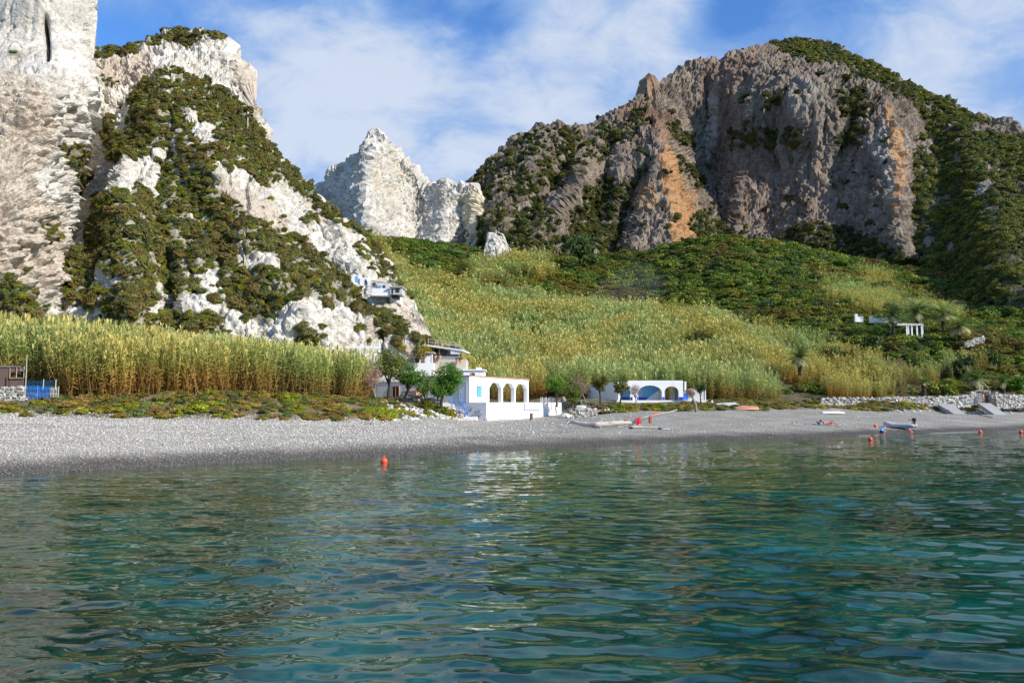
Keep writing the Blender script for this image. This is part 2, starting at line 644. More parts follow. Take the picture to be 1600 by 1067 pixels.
M['hair'] = plain('dark_hair', (0.03, 0.02, 0.015), 0.6, 0.3, 20)
M['hair_fair'] = plain('fair_hair', (0.35, 0.24, 0.12), 0.6, 0.3, 20)
M['glass'] = plain('window_glass', (0.05, 0.06, 0.065), 0.08, 0.2, 2, spec=0.7)
M['ochre'] = plain('ochre_wall', (0.50, 0.30, 0.18), 0.85, 0.15, 1.5)
M['stone'] = val_mat('dry_stone', [(0.0, (0.20, 0.18, 0.155)), (0.45, (0.42, 0.385, 0.335)), (1.0, (0.66, 0.635, 0.59))], 0.9, 0.6, 6)
M['pale_rock'] = val_mat('pale_boulder', [(0.0, (0.30, 0.28, 0.25)), (0.5, (0.52, 0.50, 0.46)), (1.0, (0.70, 0.69, 0.66))], 0.95, 0.7, 4)
M['pebble'] = val_mat('pebble', [(0.0, (0.10, 0.10, 0.105)), (0.4, (0.30, 0.295, 0.29)), (0.8, (0.46, 0.455, 0.45)), (1.0, (0.66, 0.65, 0.64))], 0.8, 0.2, 9)
M['leaf'] = leaf_mat('scrub_leaf', (0.066, 0.078, 0.022), (0.200, 0.192, 0.045), 0.3)
M['leaf_tam'] = leaf_mat('tamarisk_leaf', (0.075, 0.105, 0.03), (0.21, 0.25, 0.075), 0.35)
M['twig'] = leaf_mat('twig', (0.13, 0.085, 0.07), (0.26, 0.18, 0.15), 0.0)
M['palm_leaf'] = leaf_mat('palm_leaf', (0.06, 0.085, 0.03), (0.17, 0.19, 0.07), 0.2)
M['palm_dry'] = leaf_mat('dry_palm_leaf', (0.22, 0.18, 0.12), (0.36, 0.31, 0.22), 0.15)
M['reed'] = leaf_mat('reed', (0.3, 0.3, 0.1), (0.4, 0.38, 0.12), 0.35,
                     h_ramp=[(0.0, (0.24, 0.15, 0.065)), (0.35, (0.36, 0.235, 0.085)), (0.6, (0.37, 0.335, 0.12)), (0.85, (0.34, 0.385, 0.155)), (1.0, (0.50, 0.44, 0.19))])
# ------------------------------------------------------------------ the ground sheet
SHORE_U = np.array([-900, -300, 0, 200, 400, 600, 800, 1000, 1200, 1400, 1600, 1900, 2600.])
SHORE_D = np.array([19, 24.5, 28, 31.2, 34.6, 38.3, 43, 50.5, 57.5, 65.5, 76, 90, 118.])
BANK_U = np.array([-900, -300, 0, 300, 550, 640, 700, 722, 740, 840, 876, 890, 960, 1100, 1200, 1300, 1460, 1600, 2000, 2600.])
BANK_D = np.array([48, 51, 53.5, 55.5, 60, 66, 72, 76, 82, 98, 102, 92, 90, 93, 96, 100, 109, 112, 122, 140.])


def d_shore(u): return np.interp(u, SHORE_U, SHORE_D)
def d_bank(u): return np.interp(u, BANK_U, BANK_D)


gc = []           # (u, D, z)
for u in (-900, -450, -150, 0, 150, 300, 450, 600, 720, 840, 960, 1080, 1200, 1320, 1440, 1560, 1700, 2100, 2600):
    s, b = float(d_shore(u)), float(d_bank(u))
    zb = float(np.interp(u, [-300, 0, 300, 550, 700, 760, 860, 960, 1100, 1300, 1460, 1600, 2600], [1.9, 1.8, 1.45, 1.35, 1.0, 1.0, 1.2, 1.5, 1.65, 1.75, 1.6, 1.4, 1.4]))
    gc += [(u, s, 0.0), (u, s - 4, -0.9), (u, s - 14, -3.2), (u, s + 0.25 * (b - s), 0.36 * zb), (u, s + 0.6 * (b - s), 0.72 * zb), (u, b, zb)]
for (u, D, z) in ((-600, 58, 2.9), (-250, 60, 2.8), (0, 61, 2.65), (150, 62, 2.7), (300, 62.5, 2.9), (440, 65, 2.8), (560, 69, 2.6), (640, 78, 2.6),
                  (0, 85, 6.8), (-300, 85, 7), (300, 85, 5.2), (450, 85, 4.2), (560, 84, 3.2), (300, 110, 8), (0, 120, 10), (-400, 120, 11),
                  (600, 80, 2.7), (620, 92, 2.9), (745, 78, 0.95), (762, 79, 0.82), (800, 85, 0.9), (830, 90, 1.0), (860, 94, 1.1), (880, 97, 1.4), (735, 86, 2.2), (800, 97, 2.4), (820, 104, 2.6), (700, 88, 2.6),
                  (890, 100, 2.5), (920, 100, 2.7), (970, 101, 2.7), (1060, 101, 2.7), (1110, 103, 2.6), (970, 97.5, 1.9), (1020, 97.5, 2.0), (1060, 97.5, 2.0), (1110, 98, 2.0), (1000, 110, 3.0), (1080, 110, 3.1),
                  (1180, 106, 2.7), (1290, 113, 3.2), (1400, 114, 3.4), (1500, 115, 3.4), (1620, 116, 3.4), (1290, 111, 2.0), (1460, 112, 2.0), (1620, 113, 1.9)):
    gc.append((u, D, z))


def gz(v, D, off): return HC + (HOR - v) / F * D - off


for (u, v, D, off) in ((640, 520, 115, 4), (690, 560, 112, 4), (700, 500, 140, 4), (800, 560, 125, 4), (900, 555, 128, 4), (1000, 560, 127, 4), (700, 470, 165, 4),
                       (800, 505, 160, 4), (920, 500, 162, 4), (640, 430, 195, 3.5), (720, 440, 200, 3), (820, 462, 200, 3.5), (930, 470, 200, 4), (1010, 475, 195, 4),
                       (600, 402, 235, 3), (690, 405, 240, 2), (780, 425, 240, 2), (900, 440, 235, 2), (1000, 445, 232, 2), (640, 372, 285, 1), (760, 398, 280, 1),
                       (880, 405, 272, 1.5), (1000, 402, 272, 1.5), (1100, 372, 272, 1.5), (1130, 368, 262, 1.5), (1110, 420, 225, 2), (1200, 400, 238, 1.5), (1280, 432, 218, 1.5),
                       (1220, 380, 285, 1), (1310, 398, 275, 2), (1390, 425, 250, 3), (1470, 462, 222, 3), (1350, 455, 202, 1.5), (1430, 478, 190, 2), (1520, 500, 172, 2),
                       (1090, 500, 165, 3), (1200, 480, 172, 2), (1300, 512, 152, 2), (1420, 522, 147, 1.2), (1500, 520, 148, 1.5), (1600, 510, 155, 2), (1700, 505, 160, 2),
                       (1100, 545, 132, 4), (1250, 565, 124, 3), (1400, 580, 122, 3), (1550, 580, 124, 2), (1650, 580, 125, 2), (1200, 590, 114, 3), (1350, 596, 118, 3),
                       (500, 380, 290, 0), (300, 380, 290, 0), (0, 380, 290, 0), (1700, 470, 210, 0), (2000, 470, 210, 0), (2400, 480, 200, 0)):
    gc.append((u, D, gz(v, D, off)))
for u in (-900, 0, 800, 1600, 2500):
    gc += [(u, 420, 62), (u, 700, 66)]
gc = np.array(gc)
gx = (gc[:, 0] - 800) / F * gc[:, 1]
GT = TPS(np.stack([gx, gc[:, 1]], 1), gc[:, 2], 100.0, 1e-5)


def ground_z(x, y, fine=True):
    x = np.asarray(x, float); y = np.asarray(y, float)
    z = GT(x, y)
    if fine:
        u = 800 + F * x / np.maximum(y, 1)
        s, b = d_shore(u), d_bank(u)
        w = (y - s) / (b - s)
        P = np.stack([x, y, 0 * x], -1)
        land = sstep(w, 0.95, 1.25)
        beach = sstep(w, 0.02, 0.12) * (1 - land)
        z = z + beach * (0.10 * np.exp(-((w - 0.34 + 0.03 * np.sin(x * 0.2)) / 0.05) ** 2) + 0.14 * np.exp(-((w - 0.66 + 0.04 * np.sin(x * 0.13)) / 0.06) ** 2) + 0.05 * fbm(P / 2.2, 3, 5))
        bank = sstep(w, 0.98, 1.06) * (1 - sstep(y - b, 6, 16))
        z = z + bank * (0.32 + 0.45 * fbm(P / 2.3, 4, 8)) + land * 0.6 * fbm(P / 9, 4, 11) * sstep(y - b, 6, 25) + 2.6 * fbm(P / 24, 3, 17) * sstep(y, 108, 135)
    return z


def build_ground():
    us = np.concatenate([np.linspace(-3500, -150, 60)[:-1], np.arange(-150, 1755, 3.2), np.linspace(1755, 5200, 60)[1:]])
    ds = np.concatenate([np.linspace(-40, 20, 20)[:-1], np.linspace(20, 76, 260)[:-1], np.geomspace(76, 130, 170)[:-1], np.geomspace(130, 330, 150)[:-1], np.geomspace(330, 3000, 24)])
    U, Dm = np.meshgrid(us, ds)
    X = (U - 800) / F * np.maximum(Dm, 20)
    lo = Dm < 20
    Dc = np.clip(Dm, 14, 700)
    Z = ground_z(np.clip((U - 800) / F * np.maximum(Dc, 20), -420, 420), Dc)
    Z = np.where(lo, -5.0, Z)
    Z = np.where(np.abs(X) > 420, np.minimum(Z, 70), Z)
    s, b = d_shore(U), d_bank(U)
    w = (Dm - s) / (b - s)
    P = np.stack([X, Dm, 0 * X], -1)
    wob = 0.05 * fbm(P / 3.0, 3, 21)
    return mesh_np('ground', np.stack([X, Dm, Z], -1), grid_faces(*U.shape), M['ground'], True,
                   {'bw': (w + wob).ravel()})


def ground_mat():
    m, t, b, _ = new_mat('ground')
    tc = nd(t, 'ShaderNodeTexCoord')
    vec = tc.outputs['Object']
    a = attr(t, 'bw')
    geo = nd(t, 'ShaderNodeNewGeometry')
    sep = nd(t, 'ShaderNodeSeparateXYZ')
    t.links.new(geo.outputs['Position'], sep.inputs[0])
    # pebbles
    vo = nd(t, 'ShaderNodeTexVoronoi')
    vo.inputs['Scale'].default_value = 7.0
    t.links.new(vec, vo.inputs['Vector'])
    vo2 = nd(t, 'ShaderNodeTexVoronoi')
    vo2.inputs['Scale'].default_value = 17.0
    t.links.new(vec, vo2.inputs['Vector'])
    sp = nd(t, 'ShaderNodeSeparateColor')
    t.links.new(vo.outputs['Color'], sp.inputs[0])
    sp2 = nd(t, 'ShaderNodeSeparateColor')
    t.links.new(vo2.outputs['Color'], sp2.inputs[0])
    g = math_node(t, 'ADD', math_node(t, 'MULTIPLY', sp.outputs[0], 0.55), math_node(t, 'MULTIPLY', sp2.outputs[0], 0.45))
    peb = mix_col(t, ramp(t, g, 0.15, 0.9, False), (0.26, 0.24, 0.205), (0.60, 0.555, 0.48))
    big = noise_tex(t, vec, 0.35, 5, 0.6)
    peb = mix_col(t, 0.6, peb, mix_col(t, ramp(t, big.outputs[0], 0.3, 0.7), (0.7, 0.69, 0.67), (1.2, 1.19, 1.18)), 'MULTIPLY')
    # finer, darker shingle towards the far (right) end of the beach
    sx = nd(t, 'ShaderNodeSeparateXYZ')
    t.links.new(vec, sx.inputs[0])
    right = ramp(t, math_node(t, 'ADD', sx.outputs[0], math_node(t, 'MULTIPLY', big.outputs[0], 10.0)), -8, 14)
    fine = noise_tex(t, vec, 9.0, 6, 0.75)
    gravel = mix_col(t, ramp(t, fine.outputs[0], 0.32, 0.68), (0.20, 0.184, 0.157), (0.44, 0.408, 0.352))
    gravel = mix_col(t, 0.55, gravel, mix_col(t, ramp(t, big.outputs[0], 0.35, 0.65), (0.72, 0.71, 0.69), (1.18, 1.18, 1.17)), 'MULTIPLY')
    peb = mix_col(t, math_node(t, 'MULTIPLY', right, 0.9), peb, gravel)
    # wet band by the water
    zz = math_node(t, 'ADD', sep.outputs[2], math_node(t, 'MULTIPLY', math_node(t, 'SUBTRACT', big.outputs[0], 0.5), 0.25))
    dry = ramp(t, zz, 0.14, 0.52)
    peb = mix_col(t, dry, mix_col(t, 1.0, peb, (0.29, 0.265, 0.245), 'MULTIPLY'), peb)
    # soil under the plants
    n1 = noise_tex(t, vec, 0.5, 6, 0.62)
    n2 = noise_tex(t, vec, 3.0, 5, 0.65)
    soil = mix_col(t, ramp(t, n1.outputs[0], 0.4, 0.62), (0.10, 0.085, 0.04), (0.22, 0.175, 0.10))
    soil = mix_col(t, ramp(t, n2.outputs[0], 0.52, 0.72), soil, (0.40, 0.35, 0.27))
    far = ramp(t, sep.outputs[1], 95, 130)
    soil = mix_col(t, far, soil, mix_col(t, n2.outputs[0], (0.05, 0.05, 0.018), (0.12, 0.10, 0.04)))
    land = ramp(t, math_node(t, 'ADD', a.outputs['Fac'], math_node(t, 'MULTIPLY', math_node(t, 'SUBTRACT', n2.outputs[0], 0.5), 0.10)), 0.985, 1.02)
    t.links.new(mix_col(t, land, peb, soil), b.inputs['Base Color'])
    t.links.new(math_node(t, 'ADD', math_node(t, 'MULTIPLY', dry, 0.45), 0.5), b.inputs['Roughness'])
    b.inputs['Specular IOR Level'].default_value = 0.3
    h = math_node(t, 'ADD', math_node(t, 'MULTIPLY', vo.outputs['Distance'], -1.0), math_node(t, 'MULTIPLY', n2.outputs[0], 0.6))
    bump(t, b, h, 0.9, 0.12)
    return m


M['ground'] = ground_mat()
tag(build_ground(), kind='structure')


# ------------------------------------------------------------------ the sea
def build_water():
    m, t, b, _ = new_mat('sea_water')
    tc = nd(t, 'ShaderNodeTexCoord')
    vec = tc.outputs['Object']
    n = noise_tex(t, vec, 0.22, 5, 0.6, 1.0)
    n2 = noise_tex(t, vec, 1.3, 4, 0.6, 1.5)
    x = math_node(t, 'ADD', math_node(t, 'MULTIPLY', n.outputs[0], 0.6), math_node(t, 'MULTIPLY', n2.outputs[0], 0.4))
    deep = mix_col(t, ramp(t, x, 0.36, 0.66), (0.0007, 0.017, 0.0135), (0.0025, 0.082, 0.063))
    # paler over the shallow pebbles near the shore
    sh = attr(t, 'shallow')
    deep = mix_col(t, math_node(t, 'MULTIPLY', sh.outputs['Fac'], 0.8), deep, (0.055, 0.095, 0.065))
    t.links.new(deep, b.inputs['Base Color'])
    b.inputs['Roughness'].default_value = 0.02
    b.inputs['IOR'].default_value = 1.38
    mp = nd(t, 'ShaderNodeMapping')
    mp.inputs['Scale'].default_value = (0.55, 1.7, 1.0)
    t.links.new(vec, mp.inputs[0])
    w1 = noise_tex(t, mp.outputs[0], 1.9, 2, 0.45, 0.5)
    far = attr(t, 'far')
    bump(t, b, math_node(t, 'MULTIPLY', w1.outputs[0], math_node(t, 'ADD', 0.28, far.outputs['Fac'])), 0.6, 0.06)
    us = np.concatenate([np.linspace(-6000, -120, 50)[:-1], np.arange(-120, 1722, 2.2), np.linspace(1722, 7600, 50)[1:]])
    vs = np.concatenate([[631.2, 633, 636, 640, 645, 651, 657, 662], np.arange(665, 1090, 0.85), [1120, 1180, 1300, 1500, 2000, 3200, 8000]])
    U, V = np.meshgrid(us, vs)
    D = HC * F / (V - HOR)
    X = (U - 800) / F * D
    rg = np.random.default_rng(5)
    Z = np.zeros_like(X)
    N = 64
    lam = np.geomspace(0.26, 6.0, N)
    cell = D * D / (HC * F) * 0.85
    DX = np.zeros_like(X); DY = np.zeros_like(X)
    q = np.stack([X / 6.0, D / 6.0, 0 * X], -1)
    gust = 0.75 + 0.7 * fbm(q, 3, 77)
    for i, l in enumerate(lam):
        th = math.radians(-90 + 8) + rg.normal() * 0.5
        k = 2 * math.pi / l
        slope = 0.028 * l ** (-0.05 if l < 0.9 else -1.25)
        A = slope / k * rg.uniform(0.6, 1.4)
        fade = np.clip(l / (2.2 * cell) - 0.5, 0, 1)
        ph = k * (X * math.cos(th) + D * math.sin(th)) + rg.uniform(0, 6.28)
        a = A * fade * (gust if l < 3 else 1.0)
        Z += a * np.sin(ph)
        DX += a * 0.6 * np.cos(ph) * math.cos(th)
        DY += a * 0.6 * np.cos(ph) * math.sin(th)
    calm = sstep(D, 0, 3) * (1 - 0.75 * sstep(D - d_shore(U), -9, -1))
    Z *= calm
    sh = sstep(D - d_shore(U), -9, 0) * 0.8
    o = mesh_np('sea', np.stack([X + DX * calm, D + DY * calm, Z], -1), grid_faces(*U.shape), m, True, {'shallow': sh.ravel(), 'far': (sstep(D, 10, 34) * calm).ravel()})
    tag(o, kind='structure')
    # open sea behind the boat
    n0 = len(us)
    xs = np.linspace(-1500, 1500, 3)
    XX, YY = np.meshgrid(xs, [-2500, -700, HC * F / (8000 - HOR) - 0.02])
    tag(mesh_np('sea', np.stack([XX, YY, 0 * XX - 0.01], -1), grid_faces(3, 3), m, True, {'shallow': np.zeros(9), 'far': np.ones(9)}), kind='structure')
    # thin line of foam where the ripples break
    fm = plain('foam', (0.32, 0.33, 0.32), 0.7, 0.1, 3)
    mb_v, fs = [], []
    for (ua, ub) in ((1338, 1372), (1450, 1530)):
        uu = np.arange(ua, ub, 2.0)
        c = d_shore(uu) + 0.35 * fbm(np.stack([uu / 22, 0 * uu, 0 * uu], -1), 3, 2) - 0.25
        hw = np.clip(-0.01 + 0.06 * gnoise(np.stack([uu / 9, 0 * uu + 3, 0 * uu], -1), 5), 0.006, 1) * sstep(uu, ua, ua + 25) * (1 - sstep(uu, ub - 25, ub)) + 0.004
        base = len(mb_v)
        for k in range(len(uu)):
            for off, zz in ((-hw[k], 0.006), (0, 0.022), (hw[k], 0.006)):
                d = c[k] + off
                mb_v.append(((uu[k] - 800) / F * d, d, max(zz, float(GT((uu[k] - 800) / F * d, d)) + zz)))
        for k in range(len(uu) - 1):
            for j in (0, 1):
                a = base + k * 3 + j
                fs.append((a, a + 1, a + 4, a + 3))
    tag(mesh_np('foam', mb_v, np.array(fs), fm, True), 'thin white line of foam along the waterline', 'foam', None, 'stuff')


build_water()


# ------------------------------------------------------------------ cliffs and mountains
class Relief:
    """A rock face: every column runs from its foot to its skyline, then down the far side."""
    def __init__(s, name, mat, u0, u1, top, bot, ctrl, mods=None, disp=None, step=2.2, jag=3.0, back=(60, 45), right=None, sc=200.0, seed=0, vegmask=None, attrs=None):
        top = np.array(top, float); bot = np.array(bot, float)
        us = np.arange(u0, u1 + step, step)
        vt = np.interp(us, top[:, 0], top[:, 1])
        z = np.zeros_like(us)
        vt = vt + jag * fbm(np.stack([us / 26, z, z + seed], -1), 5, seed, 0.6)
        vb = np.interp(us, bot[:, 0], bot[:, 1])
        nv = int(np.max(vb - vt) / step) + 2
        t = np.linspace(0, 1, nv)[:, None]
        V = vb + (vt - vb) * t
        U = np.broadcast_to(us, V.shape).copy()
        if right is not None:                      # squeeze columns towards a right edge that follows rows
            r = np.interp(V, [p[1] for p in right], [p[0] for p in right])
            U = u0 + (U - u0) * (r - u0) / (u1 - u0)
        c = np.array(ctrl, float)
        T = TPS(c[:, :2], c[:, 2], sc, 2e-4)
        D = T(U, V)
        if mods is not None:
            D = D + mods(U, V)
        P = pix(U, V, D)
        if right is not None:                      # the flank turns away into the hill
            k = np.linspace(0.04, 1, 14)
            e = P[:, -1:, :]
            dirv = e[..., :2] / np.linalg.norm(e[..., :2], axis=-1, keepdims=True)
            side = np.concatenate([np.concatenate([e[..., :2] + dirv * 40 * kk + np.array([-3.0, 0]) * kk, e[..., 2:]], -1) for kk in k], 1)
            P = np.concatenate([P, side], 1)
            U = np.concatenate([U, np.repeat(U[:, -1:], 14, 1)], 1)
            V = np.concatenate([V, np.repeat(V[:, -1:], 14, 1)], 1)
        nb = 14
        e = P[-1:]
        dirv = e[..., :2] / np.linalg.norm(e[..., :2], axis=-1, keepdims=True)
        kk = np.linspace(0.03, 1, nb) ** 1.4
        bk = np.concatenate([np.concatenate([e[..., :2] + dirv * back[0] * q, e[..., 2:] - back[1] * q ** 1.25], -1) for q in kk], 0)
        s.nfront = P.shape[0]
        P = np.concatenate([P, bk], 0)
        U = np.concatenate([U, np.repeat(U[-1:], nb, 0)], 0)
        V = np.concatenate([V, np.repeat(V[-1:], nb, 0)], 0)
        du = np.gradient(P, axis=1); dv = np.gradient(P, axis=0)
        N = np.cross(du, dv)
        N /= np.linalg.norm(N, axis=-1, keepdims=True) + 1e-9
        if disp is not None:
            P = P + N * disp(P, U, V)[..., None]
        s.U, s.V, s.P = U, V, P
        at = {k: f(U, V).ravel() for k, f in (attrs or {}).items()}
        s.veg = vegmask(U, V) if vegmask is not None else np.zeros_like(U)
        at['veg'] = s.veg.ravel()
        s.obj = mesh_np(name, P, grid_faces(*U.shape), mat, False, at)
        tag(s.obj, kind='structure')
        s.disp_n = N

    def at(s, u, v):
        d = (s.U[:s.nfront] - u) ** 2 + (s.V[:s.nfront] - v) ** 2
        i = np.unravel_index(np.argmin(d), d.shape)
        return s.P[i]

    def sample(s, n, w, rows_back=4):
        """n random points on the face, weighted by area times w."""
        r = s.nfront + rows_back
        P = s.P[:r]
        a, b, c = P[:-1, :-1], P[:-1, 1:], P[1:, :-1]
        nn = np.cross(b - a, c - a)
        ar = np.linalg.norm(nn, axis=-1)
        wt = w[:r][:-1, :-1] * np.minimum(ar, np.percentile(ar, 99))
        p = (wt / wt.sum()).ravel()
        idx = RNG.choice(len(p), n, p=p)
        i, j = np.unravel_index(idx, wt.shape)
        f, g = RNG.random((2, n, 1))
        pos = P[i, j] * (1 - f) * (1 - g) + P[i, j + 1] * f * (1 - g) + P[i + 1, j] * (1 - f) * g + P[i + 1, j + 1] * f * g
        nrm = nn[i, j] / (ar[i, j][:, None] + 1e-9)
        return pos, nrm, s.U[i, j], s.V[i, j]


def tent(U, V, line, amp, w0, w1):
    """Ridge (amp<0) or gully (amp>0) along a polyline given from top to bottom."""
    L = np.array(line, float)
    uc = np.interp(V, L[:, 1], L[:, 0])
    q = np.clip((V - L[0, 1]) / (L[-1, 1] - L[0, 1]), 0, 1)
    w = w0 + (w1 - w0) * q
    ends = sstep(V, L[0, 1] - 6, L[0, 1] + 25) * (1 - sstep(V, L[-1, 1] + 10, L[-1, 1] + 60))
    return amp * np.maximum(0, 1 - np.abs(U - uc) / w) * ends * (0.45 + 0.55 * q)


def crag(P, big=3.0, mid=1.2, small=0.5, tiny=0.22, seed=0, vs=0.5, sz=1.0):
    q = P / sz * np.array([1, 1, vs])
    d = big * fbm(q / 22, 3, seed) + mid * fbm(q / 7.0, 4, seed + 4, 0.55, True)
    f1, f2 = worley(q / 3.4 + 0.35 * np.stack([gnoise(q / 2, 3), gnoise(q / 2, 5), gnoise(q / 2, 7)], -1), seed)
    d = d + small * (0.5 - f1) * 2 - small * 0.8 * (1 - sstep(f2 - f1, 0.0, 0.18))
    g1, g2 = worley(P / sz / 1.15, seed + 2)
    d = d + tiny * (0.5 - g1) * 2 + tiny * fbm(P / sz / 0.8, 3, seed + 6)
    return d


# the pale cliff at the left, and the scrub-grown slope beside it
A_RIGHT = [(152, -140), (151, 0), (147, 60), (143, 90), (151, 120), (152, 165), (140, 215), (124, 255), (112, 330), (98, 400), (92, 440), (86, 520), (84, 650)]


def dispA(P, U, V):
    lower = sstep(V, 95, 190)
    d = crag(P, 2.6, 1.0, 0.5, 0.22, 11, 0.55)
    # slanting scaly ledges lower down
    R = np.stack([P[..., 0] * 0.8 + P[..., 2] * 0.6, P[..., 1], -P[..., 0] * 0.6 + P[..., 2] * 0.8], -1)
    f1, f2 = worley(R * np.array([0.32, 0.5, 0.85]), 21)
    g1, g2 = worley(R * np.array([0.75, 1.0, 1.7]), 25)
    sc = (1.0 * (0.5 - f1) + 0.62 * (0.5 - g1)) * 2.6 + 0.5 * fbm(R * np.array([0.5, 0.7, 1.3]), 4, 28, 0.65, True)
    up = 0.45 * crag(P, 1.6, 1.1, 0.35, 0.10, 14, 0.3)
    slit = -3.2 * np.exp(-((U - np.interp(V, [15, 60, 95], [70, 73, 75])) / 3.2) ** 2) * sstep(V, 18, 40) * (1 - sstep(V, 80, 100))
    pits = -0.5 * sstep(fbm(P / 1.4, 3, 31), 0.22, 0.5) * (1 - lower)
    return lower * (0.75 * d + sc) + (1 - lower) * up + slit + pits


def tanA(U, V):
    m = masks(U, V, [[(-260, 80), (40, 95), (85, 150), (80, 230), (40, 300), (100, 340), (95, 450), (-260, 460)]], 12, 16, 30, 4)
    return m * sstep(V, 80, 130)


M['cliff_a'] = rock_mat('pale_tuff', (0.55, 0.51, 0.445), (0.69, 0.65, 0.58), (0.40, 0.355, 0.295), 0.16, 1.0, 0.5,
                        (('tan', (0.31, 0.22, 0.145), (0.60, 0.51, 0.41), 0.62), ('veg', (0.09, 0.08, 0.03), (0.2, 0.17, 0.1), 0.8)))
VEG_A = [[(-260, 415), (0, 428), (30, 440), (52, 462), (62, 500), (60, 520), (-260, 520)], [(62, 355), (85, 352), (95, 372), (80, 385), (60, 380)],
         (0.8, [(95, 225), (140, 222), (145, 262), (105, 268)]), (0.5, [(20, 78), (45, 84), (40, 100), (15, 96)])]
cliff = Relief('cliff', M['cliff_a'], -270, 150, [(-270, -120), (0, -110), (100, -125), (150, -118)], [(-270, 640), (150, 640)],
               [(-270, -120, 112), (0, -120, 106), (150, -120, 110), (-100, 0, 104), (60, 0, 98), (150, 0, 103), (60, 70, 97), (150, 70, 103), (70, 110, 93), (150, 115, 100),
                (-150, 150, 93), (40, 200, 89), (140, 190, 99), (-150, 350, 82), (40, 330, 83), (115, 330, 96), (0, 450, 79), (95, 440, 88), (0, 560, 77), (84, 560, 84), (-270, 560, 76), (0, 640, 76), (84, 640, 83), (-270, 640, 75)],
               None, dispA, 2.2, 2.0, (40, 10), A_RIGHT, seed=2, vegmask=lambda U, V: masks(U, V, VEG_A, 5, 8, 20, 6), attrs={'tan': tanA})

HILL_TOP = [(60, 95), (130, 82), (150, 78), (175, 76), (210, 77), (235, 73), (262, 66), (290, 69), (320, 70), (345, 71), (356, 75), (359, 96), (372, 104), (384, 112), (385, 140),
            (388, 165), (395, 178), (405, 191), (430, 236), (455, 263), (490, 299), (520, 331), (560, 366), (590, 396), (620, 441), (645, 481), (662, 515), (670, 545), (680, 600), (700, 640)]


def modB(U, V):
    d = tent(U, V, [(272, 205), (262, 260), (248, 330), (255, 400), (268, 470)], 8, 16, 24)
    d = d + tent(U, V, [(150, 190), (128, 250), (112, 320), (95, 420)], 10, 25, 35)
    d = d + tent(U, V, [(205, 230), (190, 300), (205, 380), (200, 470)], -7, 18, 45)
    d = d + tent(U, V, [(300, 140), (330, 250), (400, 380), (480, 500)], -4, 30, 70)
    d = d + tent(U, V, [(355, 75), (378, 110), (386, 170)], -4, 30, 20)
    d = d + tent(U, V, [(500, 300), (560, 420), (640, 520)], -5, 25, 45)
    return d


VEG_B = [[(250, 122), (300, 132), (360, 165), (402, 196), (440, 245), (488, 300), (470, 300), (440, 280), (420, 287), (405, 305), (380, 312), (395, 330), (430, 350), (462, 372),
          (500, 405), (540, 440), (560, 460), (548, 470), (513, 485), (480, 470), (440, 490), (420, 505), (395, 500), (350, 480), (300, 465), (280, 470), (262, 480), (255, 420), (262, 330), (285, 240), (270, 190)],
         [(478, 398), (528, 432), (572, 475), (630, 510), (636, 535), (610, 535), (581, 511), (545, 495), (513, 480)],
         [(150, 305), (215, 300), (245, 335), (252, 420), (236, 452), (216, 498), (150, 495), (75, 495), (60, 460), (100, 430), (148, 400)],
         [(195, 150), (235, 132), (268, 142), (262, 230), (205, 262), (168, 255), (165, 200), (185, 180)],
         (0.9, [(225, 265), (275, 240), (270, 470), (240, 460), (240, 330)]),
         (0.85, [(400, 190), (440, 240), (490, 299), (560, 366), (600, 410), (570, 395), (500, 330), (470, 310)]),
         [(205, 492), (340, 490), (352, 527), (215, 522)], [(470, 512), (497, 518), (498, 545), (470, 545)], [(468, 338), (487, 340), (487, 358), (470, 358)],
         (0.9, [(146, 77), (200, 76), (262, 66), (350, 72), (350, 80), (250, 86), (200, 98), (146, 96)]),
         (0.55, [(158, 118), (185, 118), (188, 140), (160, 138)]),
         (0.6, [(545, 470), (575, 478), (640, 545), (560, 545), (600, 525)]), (0.9, [(640, 528), (662, 532), (662, 560), (640, 556)]),
         (0.55, [(560, 370), (650, 470), (620, 470), (590, 440), (545, 400)])]


ROCK_B = [(0.85, [(335, 262), (385, 268), (420, 300), (465, 352), (440, 374), (395, 348), (350, 310)]), (0.95, [(205, 255), (248, 262), (243, 304), (205, 302)]), (0.9, [(158, 268), (205, 258), (218, 304), (160, 325)]), (0.8, [(238, 298), (264, 288), (262, 335), (246, 342)]),
          (0.7, [(288, 178), (335, 205), (338, 240), (300, 228)]), (0.7, [(300, 430), (345, 425), (352, 472), (310, 472)]), (0.8, [(190, 140), (215, 132), (205, 200), (180, 215)]), (0.7, [(370, 395), (420, 400), (440, 430), (380, 425)]), (0.7, [(160, 420), (200, 440), (190, 470), (150, 455)])]


def vegB(U, V):
    m = masks(U, V, VEG_B, 5, 9, 22, 8)
    q = np.stack([U / 13, V / 13, 0 * U], -1)
    spots = sstep(fbm(q, 3, 40), 0.26, 0.42) * sstep(V, 190, 240) * 0.55 * (U > 330)
    holes = sstep(fbm(q * 0.8, 4, 44, 0.6), 0.20, 0.36)
    m = m * (1 - masks(U, V, ROCK_B, 7, 10, 16, 48))
    return np.clip(np.maximum(m * (1 - 0.9 * holes), spots), 0, 1)


def tanB(U, V):
    return masks(U, V, [[(150, 95), (240, 88), (250, 125), (160, 150)], [(360, 100), (385, 110), (400, 190), (375, 180)], (0.8, [(340, 270), (460, 330), (440, 380), (350, 340)]),
                        (0.7, [(590, 420), (680, 520), (670, 600), (600, 520)]), (0.6, [(470, 290), (560, 365), (560, 400), (470, 340)]), (0.8, [(570, 480), (630, 540), (560, 550)])], 14, 12, 30, 15)


